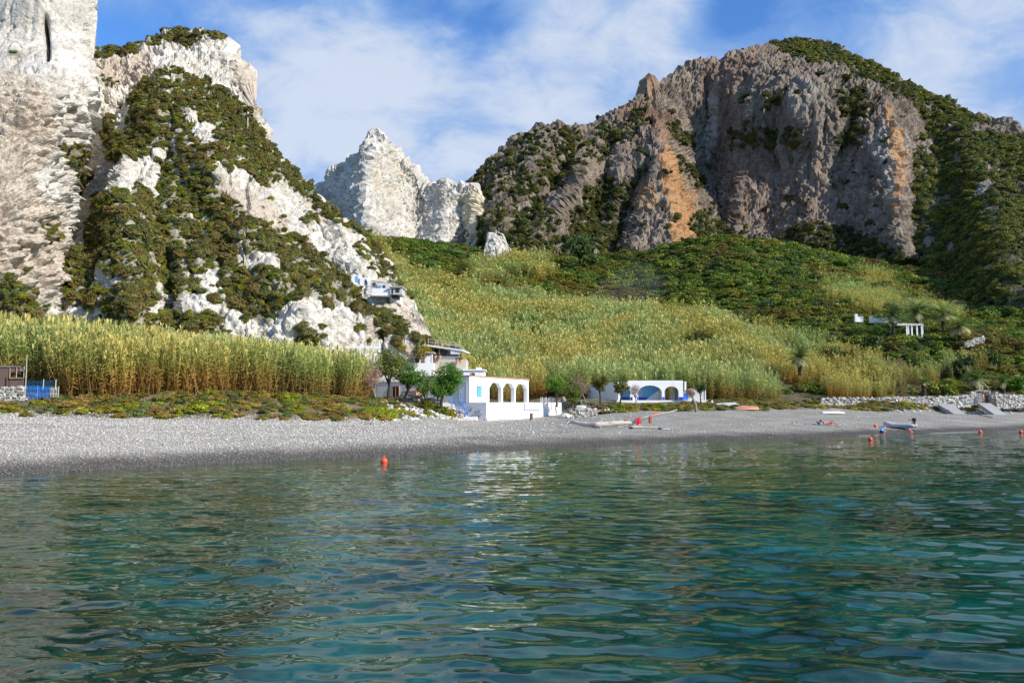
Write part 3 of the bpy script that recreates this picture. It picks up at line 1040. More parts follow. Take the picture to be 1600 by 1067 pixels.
def dispB(P, U, V):
    d = crag(P, 2.2, 1.1, 0.55, 0.26, 5, 0.7)
    g1, g2 = worley(P / 1.9, 29)
    d = d + 0.6 * (0.5 - g1) + 0.7 * fbm(P / 1.6, 3, 33, 0.6, True)
    return d * (0.8 + 0.35 * (V < 200)) * (0.55 + 0.45 * sstep(680 - U, 0, 90))


M['cliff_b'] = rock_mat('white_rock', (0.58, 0.54, 0.465), (0.73, 0.695, 0.625), (0.39, 0.345, 0.285), 0.2, 1.0, 0.45,
                        (('tan', (0.36, 0.28, 0.21), (0.52, 0.43, 0.34), 0.7), ('veg', (0.10, 0.085, 0.04), (0.24, 0.20, 0.14), 0.6)))
hill = Relief('hill', M['cliff_b'], 60, 700, HILL_TOP, [(60, 640), (300, 640), (480, 640), (560, 640), (640, 640), (672, 645), (700, 665)],
              [(60, 640, 89), (300, 640, 86), (480, 640, 87), (560, 640, 92), (640, 640, 100), (60, 560, 90), (100, 470, 90), (300, 560, 87), (480, 585, 88), (560, 598, 94), (660, 615, 103), (700, 655, 106), (640, 540, 100), (500, 540, 91), (300, 500, 89), (200, 450, 91), (100, 400, 102),
               (330, 420, 95), (450, 450, 98), (560, 450, 106), (640, 490, 110), (200, 330, 102), (300, 300, 106), (400, 330, 106), (520, 340, 120), (460, 270, 122), (590, 400, 118), (120, 300, 116),
               (200, 220, 116), (290, 200, 116), (360, 220, 116), (420, 225, 126), (270, 135, 124), (330, 150, 130), (150, 170, 130), (150, 85, 142), (250, 72, 148), (340, 72, 146), (380, 115, 142), (390, 175, 136),
               (310, 110, 138), (200, 120, 138), (60, 100, 146)],
              modB, dispB, 2.0, 2.2, (45, 40), seed=6, vegmask=vegB, attrs={'tan': tanB})

# the white peak between the two
PEAK_TOP = [(440, 380), (485, 322), (495, 300), (520, 273), (540, 258), (549, 250), (560, 246), (568, 234), (576, 226), (582, 212), (588, 207), (592, 213), (602, 226), (614, 236), (625, 246), (637, 257), (652, 272),
            (666, 292), (680, 291), (693, 284), (703, 285), (708, 291), (720, 293), (737, 289), (742, 297), (750, 322), (757, 345), (759, 362), (764, 380), (800, 400)]


def modC(U, V):
    d = tent(U, V, [(588, 212), (572, 300), (575, 395)], -34, 24, 75)
    d = d + tent(U, V, [(640, 250), (655, 320), (650, 395)], 3, 15, 30)
    d = d + tent(U, V, [(700, 285), (695, 340), (690, 395)], -8, 18, 30) + tent(U, V, [(742, 292), (745, 340), (748, 390)], -8, 14, 22)
    d = d + tent(U, V, [(720, 300), (722, 340), (722, 390)], 6, 8, 14)
    return d


def dispC(P, U, V):
    R = P * np.array([1, 1, 0.35])
    d = crag(P, 1.6, 1.7, 1.0, 0.7, 41, 0.4, 1.7)
    S = np.stack([P[..., 0] * 0.8 - P[..., 2] * 0.6, P[..., 1] * 0.5, 0.35 * (P[..., 0] * 0.6 + P[..., 2] * 0.8)], -1)
    return 0.75 * d + 2.6 * fbm(S / 5, 4, 51, 0.55, True) + 1.1 * fbm(R / 2.2, 3, 47, 0.55, True)


def oraC(U, V):
    return masks(U, V, [(0.9, [(735, 290), (745, 300), (762, 375), (735, 385), (722, 350)]), (0.5, [(600, 240), (650, 275), (640, 300), (610, 280)]), (0.42, [(550, 250), (600, 260), (640, 330), (600, 330), (560, 300)])], 10, 10, 20, 19)


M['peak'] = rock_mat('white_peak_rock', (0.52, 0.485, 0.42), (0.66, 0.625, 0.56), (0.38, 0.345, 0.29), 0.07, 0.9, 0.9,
                     (('ora', (0.66, 0.50, 0.25), (0.74, 0.63, 0.42), 0.7), ('grey', (0.36, 0.33, 0.31), (0.50, 0.47, 0.44), 0.85)))  # grey: shadow on the peak's lower left, painted into the rock colour
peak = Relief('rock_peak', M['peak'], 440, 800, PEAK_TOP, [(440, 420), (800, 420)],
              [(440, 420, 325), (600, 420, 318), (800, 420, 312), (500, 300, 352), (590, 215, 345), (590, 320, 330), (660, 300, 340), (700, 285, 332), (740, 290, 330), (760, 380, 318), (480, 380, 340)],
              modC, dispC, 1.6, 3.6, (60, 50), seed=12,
              attrs={'ora': oraC, 'grey': lambda U, V: masks(U, V, [[(480, 300), (520, 300), (545, 330), (560, 350), (620, 370), (600, 400), (480, 400)]], 12, 12, 22, 23)})  # grey masks the shadow painted low on the left flank

# the big mountain at the right
MT_TOP = [(700, 340), (735, 302), (745, 286), (760, 263), (775, 246), (800, 229), (830, 206), (845, 201), (855, 204), (876, 199), (886, 204), (905, 207), (925, 201), (950, 190), (975, 176), (998, 158), (1006, 150),
          (1008, 131), (1013, 128), (1018, 133), (1020, 150), (1040, 131), (1070, 110), (1086, 101), (1100, 99), (1130, 93), (1150, 82), (1165, 76), (1200, 70), (1225, 66), (1250, 63), (1280, 66), (1310, 76), (1350, 96), (1400, 119),
          (1440, 141), (1480, 156), (1500, 173), (1530, 196), (1560, 216), (1600, 236), (1660, 262), (1760, 310), (1900, 380)]


def modD(U, V):
    d = tent(U, V, [(1030, 195), (1034, 250), (1046, 320), (1056, 400)], -42, 26, 92)
    d = d + tent(U, V, [(920, 240), (900, 300), (850, 350), (820, 400)], -26, 25, 50)
    d = d + tent(U, V, [(1372, 130), (1392, 200), (1402, 280), (1412, 390)], -26, 45, 75)
    d = d + tent(U, V, [(1110, 110), (1105, 180), (1095, 260)], 8, 12, 22)
    d = d + tent(U, V, [(1432, 210), (1418, 300), (1430, 420)], 12, 20, 25)
    d = d + tent(U, V, [(1480, 180), (1540, 300), (1590, 470)], -22, 30, 70)
    d = d + tent(U, V, [(1320, 140), (1325, 200), (1310, 280)], 8, 15, 25)
    d = d + tent(U, V, [(1180, 150), (1165, 250), (1150, 380)], -13, 28, 60)
    d = d + tent(U, V, [(1012, 250), (985, 320), (960, 395)], 22, 18, 30) + tent(U, V, [(1260, 130), (1255, 230), (1265, 370)], -6, 25, 55) + tent(U, V, [(1118, 230), (1125, 300), (1130, 400)], 10, 18, 30)
    d = d + tent(U, V, [(800, 235), (785, 290), (770, 350)], -12, 14, 30) + tent(U, V, [(905, 215), (880, 270), (850, 320)], 12, 14, 30)
    d = d + tent(U, V, [(960, 200), (945, 260), (935, 330)], 14, 18, 30)
    d = d + tent(U, V, [(850, 205), (830, 270), (790, 350)], -14, 20, 45)
    return d


def dispD(P, U, V):
    d = crag(P, 3.6, 1.9, 1.1, 0.55, 61, 0.28, 2.0)
    S = P * np.array([1, 1, 0.16])
    d = d + 2.8 * fbm(S / 6, 4, 66, 0.6, True) + 1.3 * fbm(S / 2.2, 3, 69, 0.6, True)
    k = np.where(U > 1425, 0.7, 1.0) * (0.45 + 0.55 * sstep(V - np.interp(U, [1150, 1250, 1440], [75, 70, 150]), 0, 20))
    return d * k


VEG_D = [[(1190, 60), (1250, 55), (1400, 108), (1500, 165), (1605, 230), (1800, 310), (1800, 520), (1500, 500), (1480, 475), (1440, 430), (1420, 390), (1415, 330), (1420, 250), (1445, 195), (1400, 160), (1350, 135), (1310, 108), (1270, 100), (1230, 90)],
         (0.9, [(1300, 152), (1345, 140), (1362, 180), (1345, 232), (1298, 232), (1312, 190)]), (0.85, [(1195, 165), (1235, 138), (1240, 150), (1200, 178)]), (0.8, [(1150, 205), (1245, 200), (1250, 225), (1150, 245)]),
         [(1210, 372), (1290, 352), (1330, 352), (1385, 385), (1480, 450), (1510, 500), (1200, 430)],
         (0.55, [(745, 285), (800, 232), (850, 207), (905, 212), (960, 195), (992, 190), (970, 240), (930, 262), (900, 262), (880, 300), (800, 345), (750, 345)]),
         (0.95, [(905, 300), (955, 282), (985, 325), (965, 385), (880, 400), (870, 390), (882, 340)]), (0.8, [(1065, 350), (1110, 330), (1150, 370), (1200, 385), (1200, 430), (1080, 400)]),
         (0.8, [(1032, 195), (1080, 215), (1085, 240), (1040, 228)]), (0.7, [(1000, 165), (960, 215), (985, 240), (1010, 210)]), (0.75, [(755, 345), (860, 330), (870, 400), (755, 410)]),
         (0.55, [(1040, 240), (1075, 270), (1100, 300), (1075, 300), (1050, 280)]), (0.8, [(930, 330), (1000, 260), (1010, 268), (960, 335)])]


def vegD(U, V):
    m = masks(U, V, VEG_D, 6, 12, 26, 70)
    q = np.stack([U / 17, V / 17, 0 * U], -1)
    spots = 0.6 * sstep(fbm(q, 4, 72, 0.6), 0.20, 0.36)
    m = m * (1 - 0.8 * sstep(fbm(q * 1.6, 4, 77, 0.6), 0.02, 0.2) * (U < 1420))
    holes = sstep(fbm(q * 0.7, 4, 75, 0.6), 0.06, 0.26) * (U > 1420) * (V > 170)
    return np.clip(np.maximum(m * (1 - 0.85 * holes), spots), 0, 1)


def oraD(U, V):
    return masks(U, V, [[(1030, 215), (1040, 240), (1055, 285), (1078, 340), (1076, 380), (1052, 396), (1042, 340), (1030, 290)], (0.55, [(1045, 260), (1066, 290), (1106, 350), (1094, 388), (1050, 398), (1050, 320)]), (0.6, [(972, 312), (990, 292), (1020, 285), (1032, 330), (1000, 345)]),
                        (0.75, [(1376, 165), (1390, 175), (1402, 215), (1410, 250), (1406, 300), (1402, 345), (1396, 345), (1393, 260), (1384, 215)]), (0.5, [(1155, 70), (1190, 75), (1185, 100), (1160, 100)]), (0.5, [(1003, 125), (1022, 125), (1025, 170), (1003, 170)])], 8, 9, 20, 81)


def redD(U, V):
    return masks(U, V, [(0.9, [(960, 180), (1010, 160), (1060, 200), (1040, 230), (1000, 200)]), (0.6, [(1080, 95), (1180, 80), (1180, 200), (1130, 250), (1090, 160)]), (0.45, [(1120, 250), (1300, 250), (1280, 370), (1120, 360)]), (0.6, [(755, 320), (870, 320), (870, 345), (770, 350)])], 16, 16, 36, 85)


def palD(U, V):
    return masks(U, V, [(0.8, [(1095, 140), (1108, 165), (1120, 140), (1128, 170), (1125, 240), (1105, 265), (1088, 230), (1100, 190)]), (0.7, [(1385, 180), (1420, 230), (1400, 320), (1370, 260), (1355, 225)]),
                        (0.7, [(790, 330), (860, 310), (870, 340), (820, 350)]), (0.6, [(1510, 270), (1560, 300), (1540, 330), (1500, 320)]), (0.5, [(1230, 120), (1290, 130), (1270, 220), (1230, 200)]), (0.7, [(1500, 175), (1515, 180), (1510, 300)])], 10, 10, 24, 90)


M['mountain'] = rock_mat('mountain_rock', (0.180, 0.140, 0.105), (0.29, 0.236, 0.185), (0.120, 0.094, 0.072), 0.055, 1.0, 1.6,
                         (('red', (0.17, 0.095, 0.065), (0.25, 0.15, 0.105), 0.7), ('pal', (0.30, 0.27, 0.23), (0.44, 0.40, 0.35), 0.7), ('ora', (0.52, 0.215, 0.045), (0.34, 0.25, 0.16), 0.85), ('veg', (0.045, 0.045, 0.018), (0.11, 0.095, 0.05), 0.85)),
                         (1.4, 1.4, 0.42))
mountain = Relief('mountain', M['mountain'], 700, 1850, MT_TOP, [(700, 430), (1100, 440), (1300, 470), (1500, 540), (1850, 560)],
                  [(700, 430, 305), (740, 300, 350), (760, 400, 305), (850, 205, 372), (850, 300, 335), (860, 400, 300), (930, 300, 345), (950, 200, 385), (940, 400, 305), (1000, 160, 398), (1000, 260, 355), (1000, 420, 300),
                   (1070, 110, 428), (1080, 200, 412), (1090, 300, 392), (1110, 400, 352), (1180, 75, 430), (1180, 110, 404), (1180, 250, 388), (1190, 390, 350), (1250, 64, 455), (1260, 105, 398), (1260, 250, 372), (1260, 380, 338),
                   (1330, 85, 440), (1340, 150, 378), (1350, 300, 346), (1370, 390, 320), (1300, 440, 310), (1440, 142, 410), (1440, 250, 360), (1440, 400, 302), (1430, 460, 285), (1500, 174, 395), (1520, 300, 318), (1510, 420, 258), (1500, 500, 232),
                   (1600, 237, 350), (1620, 350, 268), (1620, 450, 222), (1620, 520, 205), (1750, 310, 320), (1760, 450, 230), (1850, 540, 210)],
                  modD, dispD, 2.2, 2.6, (120, 70), seed=20, vegmask=vegD, attrs={'ora': oraD, 'red': redD, 'pal': palD})

ridge = Relief('ridge', M['mountain'], 1440, 1900, [(1440, 215), (1500, 186), (1519, 180), (1530, 177), (1545, 179), (1560, 187), (1575, 194), (1600, 204), (1650, 216), (1750, 250), (1900, 300)], [(1440, 330), (1900, 420)],
               [(1440, 330, 470), (1440, 200, 520), (1540, 178, 500), (1600, 205, 490), (1600, 330, 440), (1900, 420, 400), (1900, 300, 450)], None, lambda P, U, V: crag(P, 4, 5, 2.2, 1.2, 95, 0.6, 2.4), 2.2, 3.5, (80, 60), seed=31,
               vegmask=lambda U, V: masks(U, V, [(0.9, [(1560, 215), (1700, 225), (1900, 330), (1560, 330)])], 6, 8, 20, 3), attrs={'pal': lambda U, V: 0 * U + 0.45, 'ora': lambda U, V: 0 * U, 'red': lambda U, V: 0 * U})

# pale outcrop in the valley
outcrop = Relief('outcrop', M['peak'], 756, 806, [(756, 402), (762, 372), (770, 361), (780, 359), (788, 366), (794, 385), (800, 402), (806, 412)], [(756, 418), (806, 420)],
                 [(756, 418, 268), (806, 420, 268), (780, 359, 272), (780, 410, 262), (760, 380, 272), (800, 400, 272)], None, lambda P, U, V: crag(P, 1, 1.0, 0.7, 0.45, 99, 0.6, 1.3), 1.2, 2.0, (10, 12), seed=33, attrs={'ora': lambda U, V: 0 * U, 'grey': lambda U, V: 0 * U + 0.2})
# ------------------------------------------------------------------ plants
def leaf_quads(C, A, B):
    """Quads centred on C with half-axes A and B."""
    n = len(C)
    V = np.stack([C - A - B, C + A - B, C + A + B, C - A + B], 1).reshape(-1, 3)
    return V, np.arange(4 * n).reshape(n, 4)


def unit(v): return v / (np.linalg.norm(v, axis=-1, keepdims=True) + 1e-9)


def leaf_cloud(rg, centres, radii, per, size, flat=0.75, up=0.5, aspect=0.6, full=False):
    """Small leaf-sized faces spread over and through the given clumps."""
    Cs, As, Bs, lv = [], [], [], []
    for c, r in zip(centres, radii):
        d = unit(rg.normal(size=(per, 3)))
        if not full:
            d[:, 2] = np.abs(d[:, 2]) * (rg.random(per) < 0.8) - np.abs(d[:, 2]) * 0.4 * (rg.random(per) < 0.3)
        rr = r * (0.55 + 0.5 * rg.random((per, 1)))
        p = c + d * rr * np.array([1, 1, flat])
        n = unit(d + np.array([0, 0, up]) + 0.7 * rg.normal(size=(per, 3)))
        a = unit(np.cross(n, rg.normal(size=(per, 3))))
        b = np.cross(n, a)
        s = size * (0.6 + 0.8 * rg.random((per, 1)))
        Cs.append(p); As.append(a * s * aspect); Bs.append(b * s)
        lv.append(np.clip(rg.random() * 0.6 + 0.4 * rg.random(per), 0, 1))
    V, Fq = leaf_quads(np.concatenate(Cs), np.concatenate(As), np.concatenate(Bs))
    return V, Fq, np.repeat(np.concatenate(lv), 4)


def blob(rg, r, seed):
    """Dense inner foliage of a bush: a lumpy closed shell."""
    nu, nv = 12, 8
    th = np.linspace(0.02, math.pi * 0.62, nv)[:, None]
    ph = np.linspace(0, 2 * math.pi, nu + 1)[None]
    d = np.stack([np.sin(th) * np.cos(ph), np.sin(th) * np.sin(ph), np.cos(th) + 0 * ph], -1)
    k = 1 + 0.35 * fbm(d * 2.3 + seed, 3, seed)
    k[:, -1] = k[:, 0]
    return (d * k[..., None] * np.array(r)).reshape(-1, 3), grid_faces(nv, nu + 1)


def make_bush(name, seed, lobes=15, per=24, size=0.13, flat=0.7, spread=0.62, link=False, mat=None):
    rg = np.random.default_rng(seed)
    d = unit(rg.normal(size=(lobes, 3)))
    d[:, 2] = np.abs(d[:, 2])
    c = d * spread * (0.55 + 0.5 * rg.random((lobes, 1))) * np.array([1.0, 1.0, flat])
    V, Fq, lv = leaf_cloud(rg, c, 0.30 + 0.16 * rg.random(lobes), per, size, 0.75)
    bv, bf = blob(rg, (spread * 0.95, spread * 0.95, spread * flat * 1.0), seed)
    V2 = np.concatenate([V, bv])
    return mesh_np(name, V2, [Fq, bf + len(V)], mat or M['leaf'], False, {'lv': np.concatenate([lv, np.full(len(bv), 0.3)])}, link=link)


def make_reeds(name, seed, n=7, spread=1.0, h=(3.6, 5.2)):
    """A clump of tall cane: stalks, arching blades and a few plumes."""
    rg = np.random.default_rng(seed)
    V, Q, lv, hh = [], [], [], []

    def strip(pts, wid, l, hs, side):
        b = len(V)
        for p, w, hv in zip(pts, wid, hs):
            V.append(p - side * w); V.append(p + side * w)
            lv.extend([l, l]); hh.extend([hv, hv])
        for i in range(len(pts) - 1):
            Q.append((b + 2 * i, b + 2 * i + 1, b + 2 * i + 3, b + 2 * i + 2))
    for k in range(n):
        base = np.array([rg.normal() * spread * 0.5, rg.normal() * spread * 0.5, -0.2])
        H = rg.uniform(*h)
        lean = np.array([rg.normal() * 0.12, rg.normal() * 0.12, 1.0])
        l0 = rg.random()
        ts = np.linspace(0, 1, 4)
        pts = [base + lean * H * t + np.array([rg.normal() * 0.02, 0, 0]) for t in ts]
        for a in (0, 1):
            ang = a * math.pi / 2 + rg.random()
            strip(pts, [0.022, 0.02, 0.016, 0.008], l0, ts * 0.9, np.array([math.cos(ang), math.sin(ang), 0]))
        nl = rg.integers(17, 23)
        for j in range(nl):
            t = 0.12 + 0.88 * (j + rg.random()) / nl
            if t < 0.35 and rg.random() < 0.3:
                continue
            p = base + lean * H * t
            az = rg.random() * 2 * math.pi
            o = np.array([math.cos(az), math.sin(az), 0])
            L = rg.uniform(0.45, 0.8) * (1.15 - 0.35 * t)
            rise = rg.uniform(0.35, 1.0)
            side = np.array([-o[1], o[0], 0.0]) * 0.8 + np.array([0, 0, 0.5])
            q = [p, p + o * L * 0.45 + np.array([0, 0, rise * L * 0.5]), p + o * L * 0.95 + np.array([0, 0, rise * L * 0.42 - 0.12 * L])]
            lq = np.clip(l0 * 0.5 + 0.5 * rg.random(), 0, 1)
            strip(q, [0.03, 0.038, 0.004], lq, [t * 0.95] * 3, unit(side))
        if rg.random() < 0.45:
            p = base + lean * H
            for j in range(4):
                az = rg.random() * 6.28
                o = np.array([math.cos(az) * 0.12, math.sin(az) * 0.12, 0])
                strip([p - np.array([0, 0, 0.08]), p + o + np.array([0, 0, 0.3]), p + o * 1.8 + np.array([0, 0, 0.55])], [0.02, 0.075, 0.01], rg.random(), [1, 1.0, 1.0], np.array([math.cos(az + 1.5), math.sin(az + 1.5), 0]))
    return mesh_np(name, np.array(V), np.array(Q), M['reed'], False, {'lv': np.array(lv), 'hh': np.array(hh)}, link=False)


def proto_coll(name, objs):
    c = bpy.data.collections.new(name)
    for o in objs:
        c.objects.link(o)
    return c


def scatter(name, label, cat, pts, rot, scl, idx, tint, coll):
    """Plants or stones that no one could count: one object, instances on its own points."""
    n = len(pts)
    me = bpy.data.meshes.new(name)
    me.vertices.add(n)
    me.vertices.foreach_set('co', np.asarray(pts, np.float32).ravel())
    for k, a, ty in (('rot', rot, 'FLOAT_VECTOR'), ('scl', scl, 'FLOAT_VECTOR'), ('tint', tint, 'FLOAT_VECTOR')):
        at = me.attributes.new(k, ty, 'POINT')
        at.data.foreach_set('vector', np.asarray(a, np.float32).ravel())
    at = me.attributes.new('idx', 'INT', 'POINT')
    at.data.foreach_set('value', np.asarray(idx, np.int32))
    me.update()
    o = bpy.data.objects.new(name, me)
    COL.objects.link(o)
    g = bpy.data.node_groups.new(name, 'GeometryNodeTree')
    g.interface.new_socket('Geometry', in_out='INPUT', socket_type='NodeSocketGeometry')
    g.interface.new_socket('Geometry', in_out='OUTPUT', socket_type='NodeSocketGeometry')
    gi = g.nodes.new('NodeGroupInput'); go = g.nodes.new('NodeGroupOutput')
    ci = g.nodes.new('GeometryNodeCollectionInfo')
    ci.inputs['Collection'].default_value = coll
    ci.inputs['Separate Children'].default_value = True
    ci.inputs['Reset Children'].default_value = True
    ip = g.nodes.new('GeometryNodeInstanceOnPoints')
    ip.inputs['Pick Instance'].default_value = True

    def na(k, ty):
        x = g.nodes.new('GeometryNodeInputNamedAttribute')
        x.data_type = ty
        x.inputs['Name'].default_value = k
        return x.outputs['Attribute']
    e2r = g.nodes.new('FunctionNodeEulerToRotation')
    g.links.new(na('rot', 'FLOAT_VECTOR'), e2r.inputs[0])
    g.links.new(gi.outputs[0], ip.inputs['Points'])
    g.links.new(ci.outputs[0], ip.inputs['Instance'])
    g.links.new(na('idx', 'INT'), ip.inputs['Instance Index'])
    g.links.new(e2r.outputs[0], ip.inputs['Rotation'])
    g.links.new(na('scl', 'FLOAT_VECTOR'), ip.inputs['Scale'])
    g.links.new(ip.outputs[0], go.inputs[0])
    md = o.modifiers.new('scatter', 'NODES')
    md.node_group = g
    return tag(o, label, cat, None, 'stuff')


BUSHES = [make_bush('bush_leaf_mass', 100 + i, (20, 26, 16, 30, 22)[i], (52, 44, 60, 40, 48)[i], (0.075, 0.07, 0.085, 0.065, 0.075)[i], (0.8, 0.95, 0.7, 1.05, 0.85)[i]) for i in range(5)]
BUSH_C = proto_coll('bush_forms', BUSHES)
REEDS = [make_reeds('reed_clump', 200 + i) for i in range(6)]
REED_C = proto_coll('reed_forms', REEDS)


def tints(n, table, seed=0):
    """Random mix of the (weight, rgb) kinds in the table, with a little extra variation."""
    rg = np.random.default_rng(seed)
    w = np.array([a for a, _ in table], float)
    c = np.array([b for _, b in table], float)
    i = rg.choice(len(w), n, p=w / w.sum())
    return c[i] * (0.85 + 0.3 * rg.random((n, 1))) * (0.95 + 0.1 * rg.random((n, 3)))


OLIVE = [(6, (1.5, 1.35, 0.62)), (4, (1.18, 1.18, 0.62)), (3, (0.85, 1.2, 0.75)), (2.5, (1.65, 1.6, 0.7)), (2.0, (1.25, 1.2, 1.5)), (0.8, (1.5, 1.15, 1.3))]
GREEN = [(5, (0.85, 1.35, 0.7)), (4, (1.2, 1.55, 0.75)), (3, (0.55, 0.9, 0.75)), (3, (1.6, 1.75, 0.8)), (1.2, (1.3, 1.05, 0.9)), (0.8, (1.1, 1.15, 1.4))]
DARK = [(5, (0.45, 0.58, 0.5)), (3, (0.62, 0.74, 0.55)), (2, (0.42, 0.56, 0.55)), (1.5, (0.85, 0.82, 0.5))]


def relief_scrub(rel, n, size, table, seed, label, thr=0.35, flat=(0.7, 1.0), power=1.0):
    w = np.where(rel.veg > thr, rel.veg ** power, 0)
    pos, nrm, u, v = rel.sample(n, w)
    rg = np.random.default_rng(seed)
    s = size[0] + (size[1] - size[0]) * rg.random(n) ** 2.8
    q = np.stack([u / 40, v / 40, 0 * u], -1)
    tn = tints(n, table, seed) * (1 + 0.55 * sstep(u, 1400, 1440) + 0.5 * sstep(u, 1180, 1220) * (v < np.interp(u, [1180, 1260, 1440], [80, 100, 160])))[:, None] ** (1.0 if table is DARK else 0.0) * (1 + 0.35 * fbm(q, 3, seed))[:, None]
    nrm = nrm * np.sign(-(nrm * (pos - np.array([0, 0, HC]))).sum(-1, keepdims=True))
    ax = unit(np.array([0, 0, 0.75]) + 0.6 * nrm)           # bushes lean out from the slope
    tz = np.arccos(np.clip(ax[:, 2], -1, 1))
    az = np.arctan2(ax[:, 1], ax[:, 0])
    rot = np.zeros((n, 3))
    for i_ in range(n):
        e_ = (Matrix.Rotation(az[i_], 3, 'Z') @ Matrix.Rotation(tz[i_], 3, 'Y') @ Matrix.Rotation(rg.random() * 6.28, 3, 'Z')).to_euler()
        rot[i_] = e_[:]
    scl = np.stack([s, s * rg.uniform(0.8, 1.2, n), s * rg.uniform(*flat, n)], -1)
    scatter('scrub', label, 'scrub', pos - nrm * 0.05, rot, scl, rg.integers(0, 5, n), tn, BUSH_C)


relief_scrub(hill, 9500, (0.26, 1.3), OLIVE, 1, 'olive green scrub covering the steep slope of the pale left hill')
relief_scrub(cliff, 600, (0.4, 1.1), OLIVE, 2, 'olive scrub at the foot of the leftmost pale cliff')
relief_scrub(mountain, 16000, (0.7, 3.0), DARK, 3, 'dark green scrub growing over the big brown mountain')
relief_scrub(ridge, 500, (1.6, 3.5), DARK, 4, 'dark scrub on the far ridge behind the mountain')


def ground_points(n, ulo, uhi, dlo, dhi, seed, accept, dens=None):
    """Random ground points, even per square metre, that accept(u, v, D, x, y, z) keeps."""
    rg = np.random.default_rng(seed)
    out = []
    got = 0
    for it in range(60):
        m = 40000
        y = np.sqrt(dlo ** 2 + (dhi ** 2 - dlo ** 2) * rg.random(m))
        u = rg.uniform(ulo, uhi, m)
        x = (u - 800) / F * y
        if dens is not None:
            k = rg.random(m) < dens(y)
            x, y, u = x[k], y[k], u[k]
        z = ground_z(x, y)
        P = np.stack([x, y, z], -1)
        pu, pv = proj(P)
        p = accept(pu, pv, y, P)
        k = rg.random(len(y)) < p
        out.append(P[k])
        got += k.sum()
        if got >= n:
            break
    return np.concatenate(out)[:n]


HOUSE_KEEP = []      # (x, y, r) kept clear of canes and scrub


def keep_clear(P, r_extra=0.0, first=None):
    m = np.ones(len(P))
    for (x, y, r) in HOUSE_KEEP[:first]:
        m *= (np.hypot(P[:, 0] - x, P[:, 1] - y) > r + r_extra)
    return m


for (u, D, r) in ((680, 84, 6), (740, 84, 6.5), (790, 88, 5), (820, 93, 4.5), (770, 80, 5), (640, 88, 6), (660, 96, 6), (690, 100, 5.5), (590, 85, 4.5), (610, 84, 5), (700, 91, 5),
                  (985, 102, 5), (1010, 102, 5), (1040, 102, 5), (1065, 103, 5), (1090, 103, 4), (930, 100, 4.5), (20, 62, 3.2), (-30, 62, 3.5), (66, 61, 1.8), (870, 93, 4.5), (900, 93, 5), (835, 96, 3.5),
                  (1542, 116, 3)):
    HOUSE_KEEP.append(((u - 800) / F * D, D, r))
N_HOUSE = len(HOUSE_KEEP)
for (u, D, r) in ((1428, 146, 6), (1428, 139, 5), (1428, 133, 4), (1350, 147, 3.5), (1375, 147, 3.5), (1350, 141, 3), (1375, 140, 3), (1400, 140, 4), (1465, 142, 5), (1490, 138, 4.5), (1520, 138, 4), (1250, 116, 3), (1250, 112, 2.5)):
    HOUSE_KEEP.append(((u - 800) / F * D, D, r))
for (u, D, r) in ((645, 193, 2.2), (690, 187, 1.6), (705, 156, 2.4), (727, 155, 2), (797, 147, 1.8), (838, 145, 2), (1090, 141, 3), (1110, 141, 2), (705, 152, 2), (838, 142, 1.5), (1090, 137, 2.5)):
    HOUSE_KEEP.append(((u - 800) / F * D, D, r))

# --- cane beds
REED_ZONE = [[(560, 372), (600, 404), (640, 442), (700, 462), (760, 474), (860, 492), (950, 500), (1040, 506), (1110, 520), (1200, 530), (1290, 545), (1380, 560), (1390, 640), (560, 650)],
             (0.9, [(1290, 440), (1350, 455), (1430, 470), (1500, 490), (1500, 502), (1420, 492), (1340, 478), (1290, 462)]), (0.9, [(1340, 430), (1400, 438), (1410, 456), (1350, 452)]),
             (0.5, [(1380, 555), (1560, 560), (1500, 600), (1390, 610)]), (0.9, [(770, 385), (810, 380), (860, 430), (800, 440)]), (0.6, [(740, 420), (800, 425), (800, 445), (745, 440)])]


def acc_valley(u, v, D, P):
    b = d_bank(u)
    m = masks(u, v, REED_ZONE, 14, 16, 45, 61)
    m = m * sstep(D - b, 12, 15) * (D > 96)
    bare = sstep(fbm(np.stack([u / 60, v / 22, 0 * u], -1), 4, 63, 0.6), 0.16, 0.32)
    return np.clip(m * (1 - bare) * keep_clear(P, 1.0), 0, 1)


def acc_front(u, v, D, P):
    b = d_bank(u)
    front = sstep(D - b - np.interp(u, [-300, 0, 100, 560], [8, 8, 7.5, 8.0]) - 1.6 * fbm(np.stack([P[:, 0] / 5.0, 0 * u, 0 * u], -1), 3, 19), 0, 0.6) * (D < 92)
    return front * (u < 573) * keep_clear(P, 0.2)


def reeds(P, seed, label, scale=(0.85, 1.15), tint_fn=None, wid=1.0, mul=1.0):
    n = len(P)
    rg = np.random.default_rng(seed)
    s = rg.uniform(*scale, n) * (mul(P) if callable(mul) else mul) * (1 + 0.34 * fbm(P / 5.5, 3, seed))
    w = wid if np.ndim(wid) else np.full(n, wid)
    rot = np.stack([rg.normal(size=n) * 0.09, rg.normal(size=n) * 0.09, rg.random(n) * 6.28], -1)
    scatter('reeds', label, 'reeds', P, rot, np.stack([s * w, s * w, s], -1), rg.integers(0, 6, n), tint_fn(P, rg), REED_C)


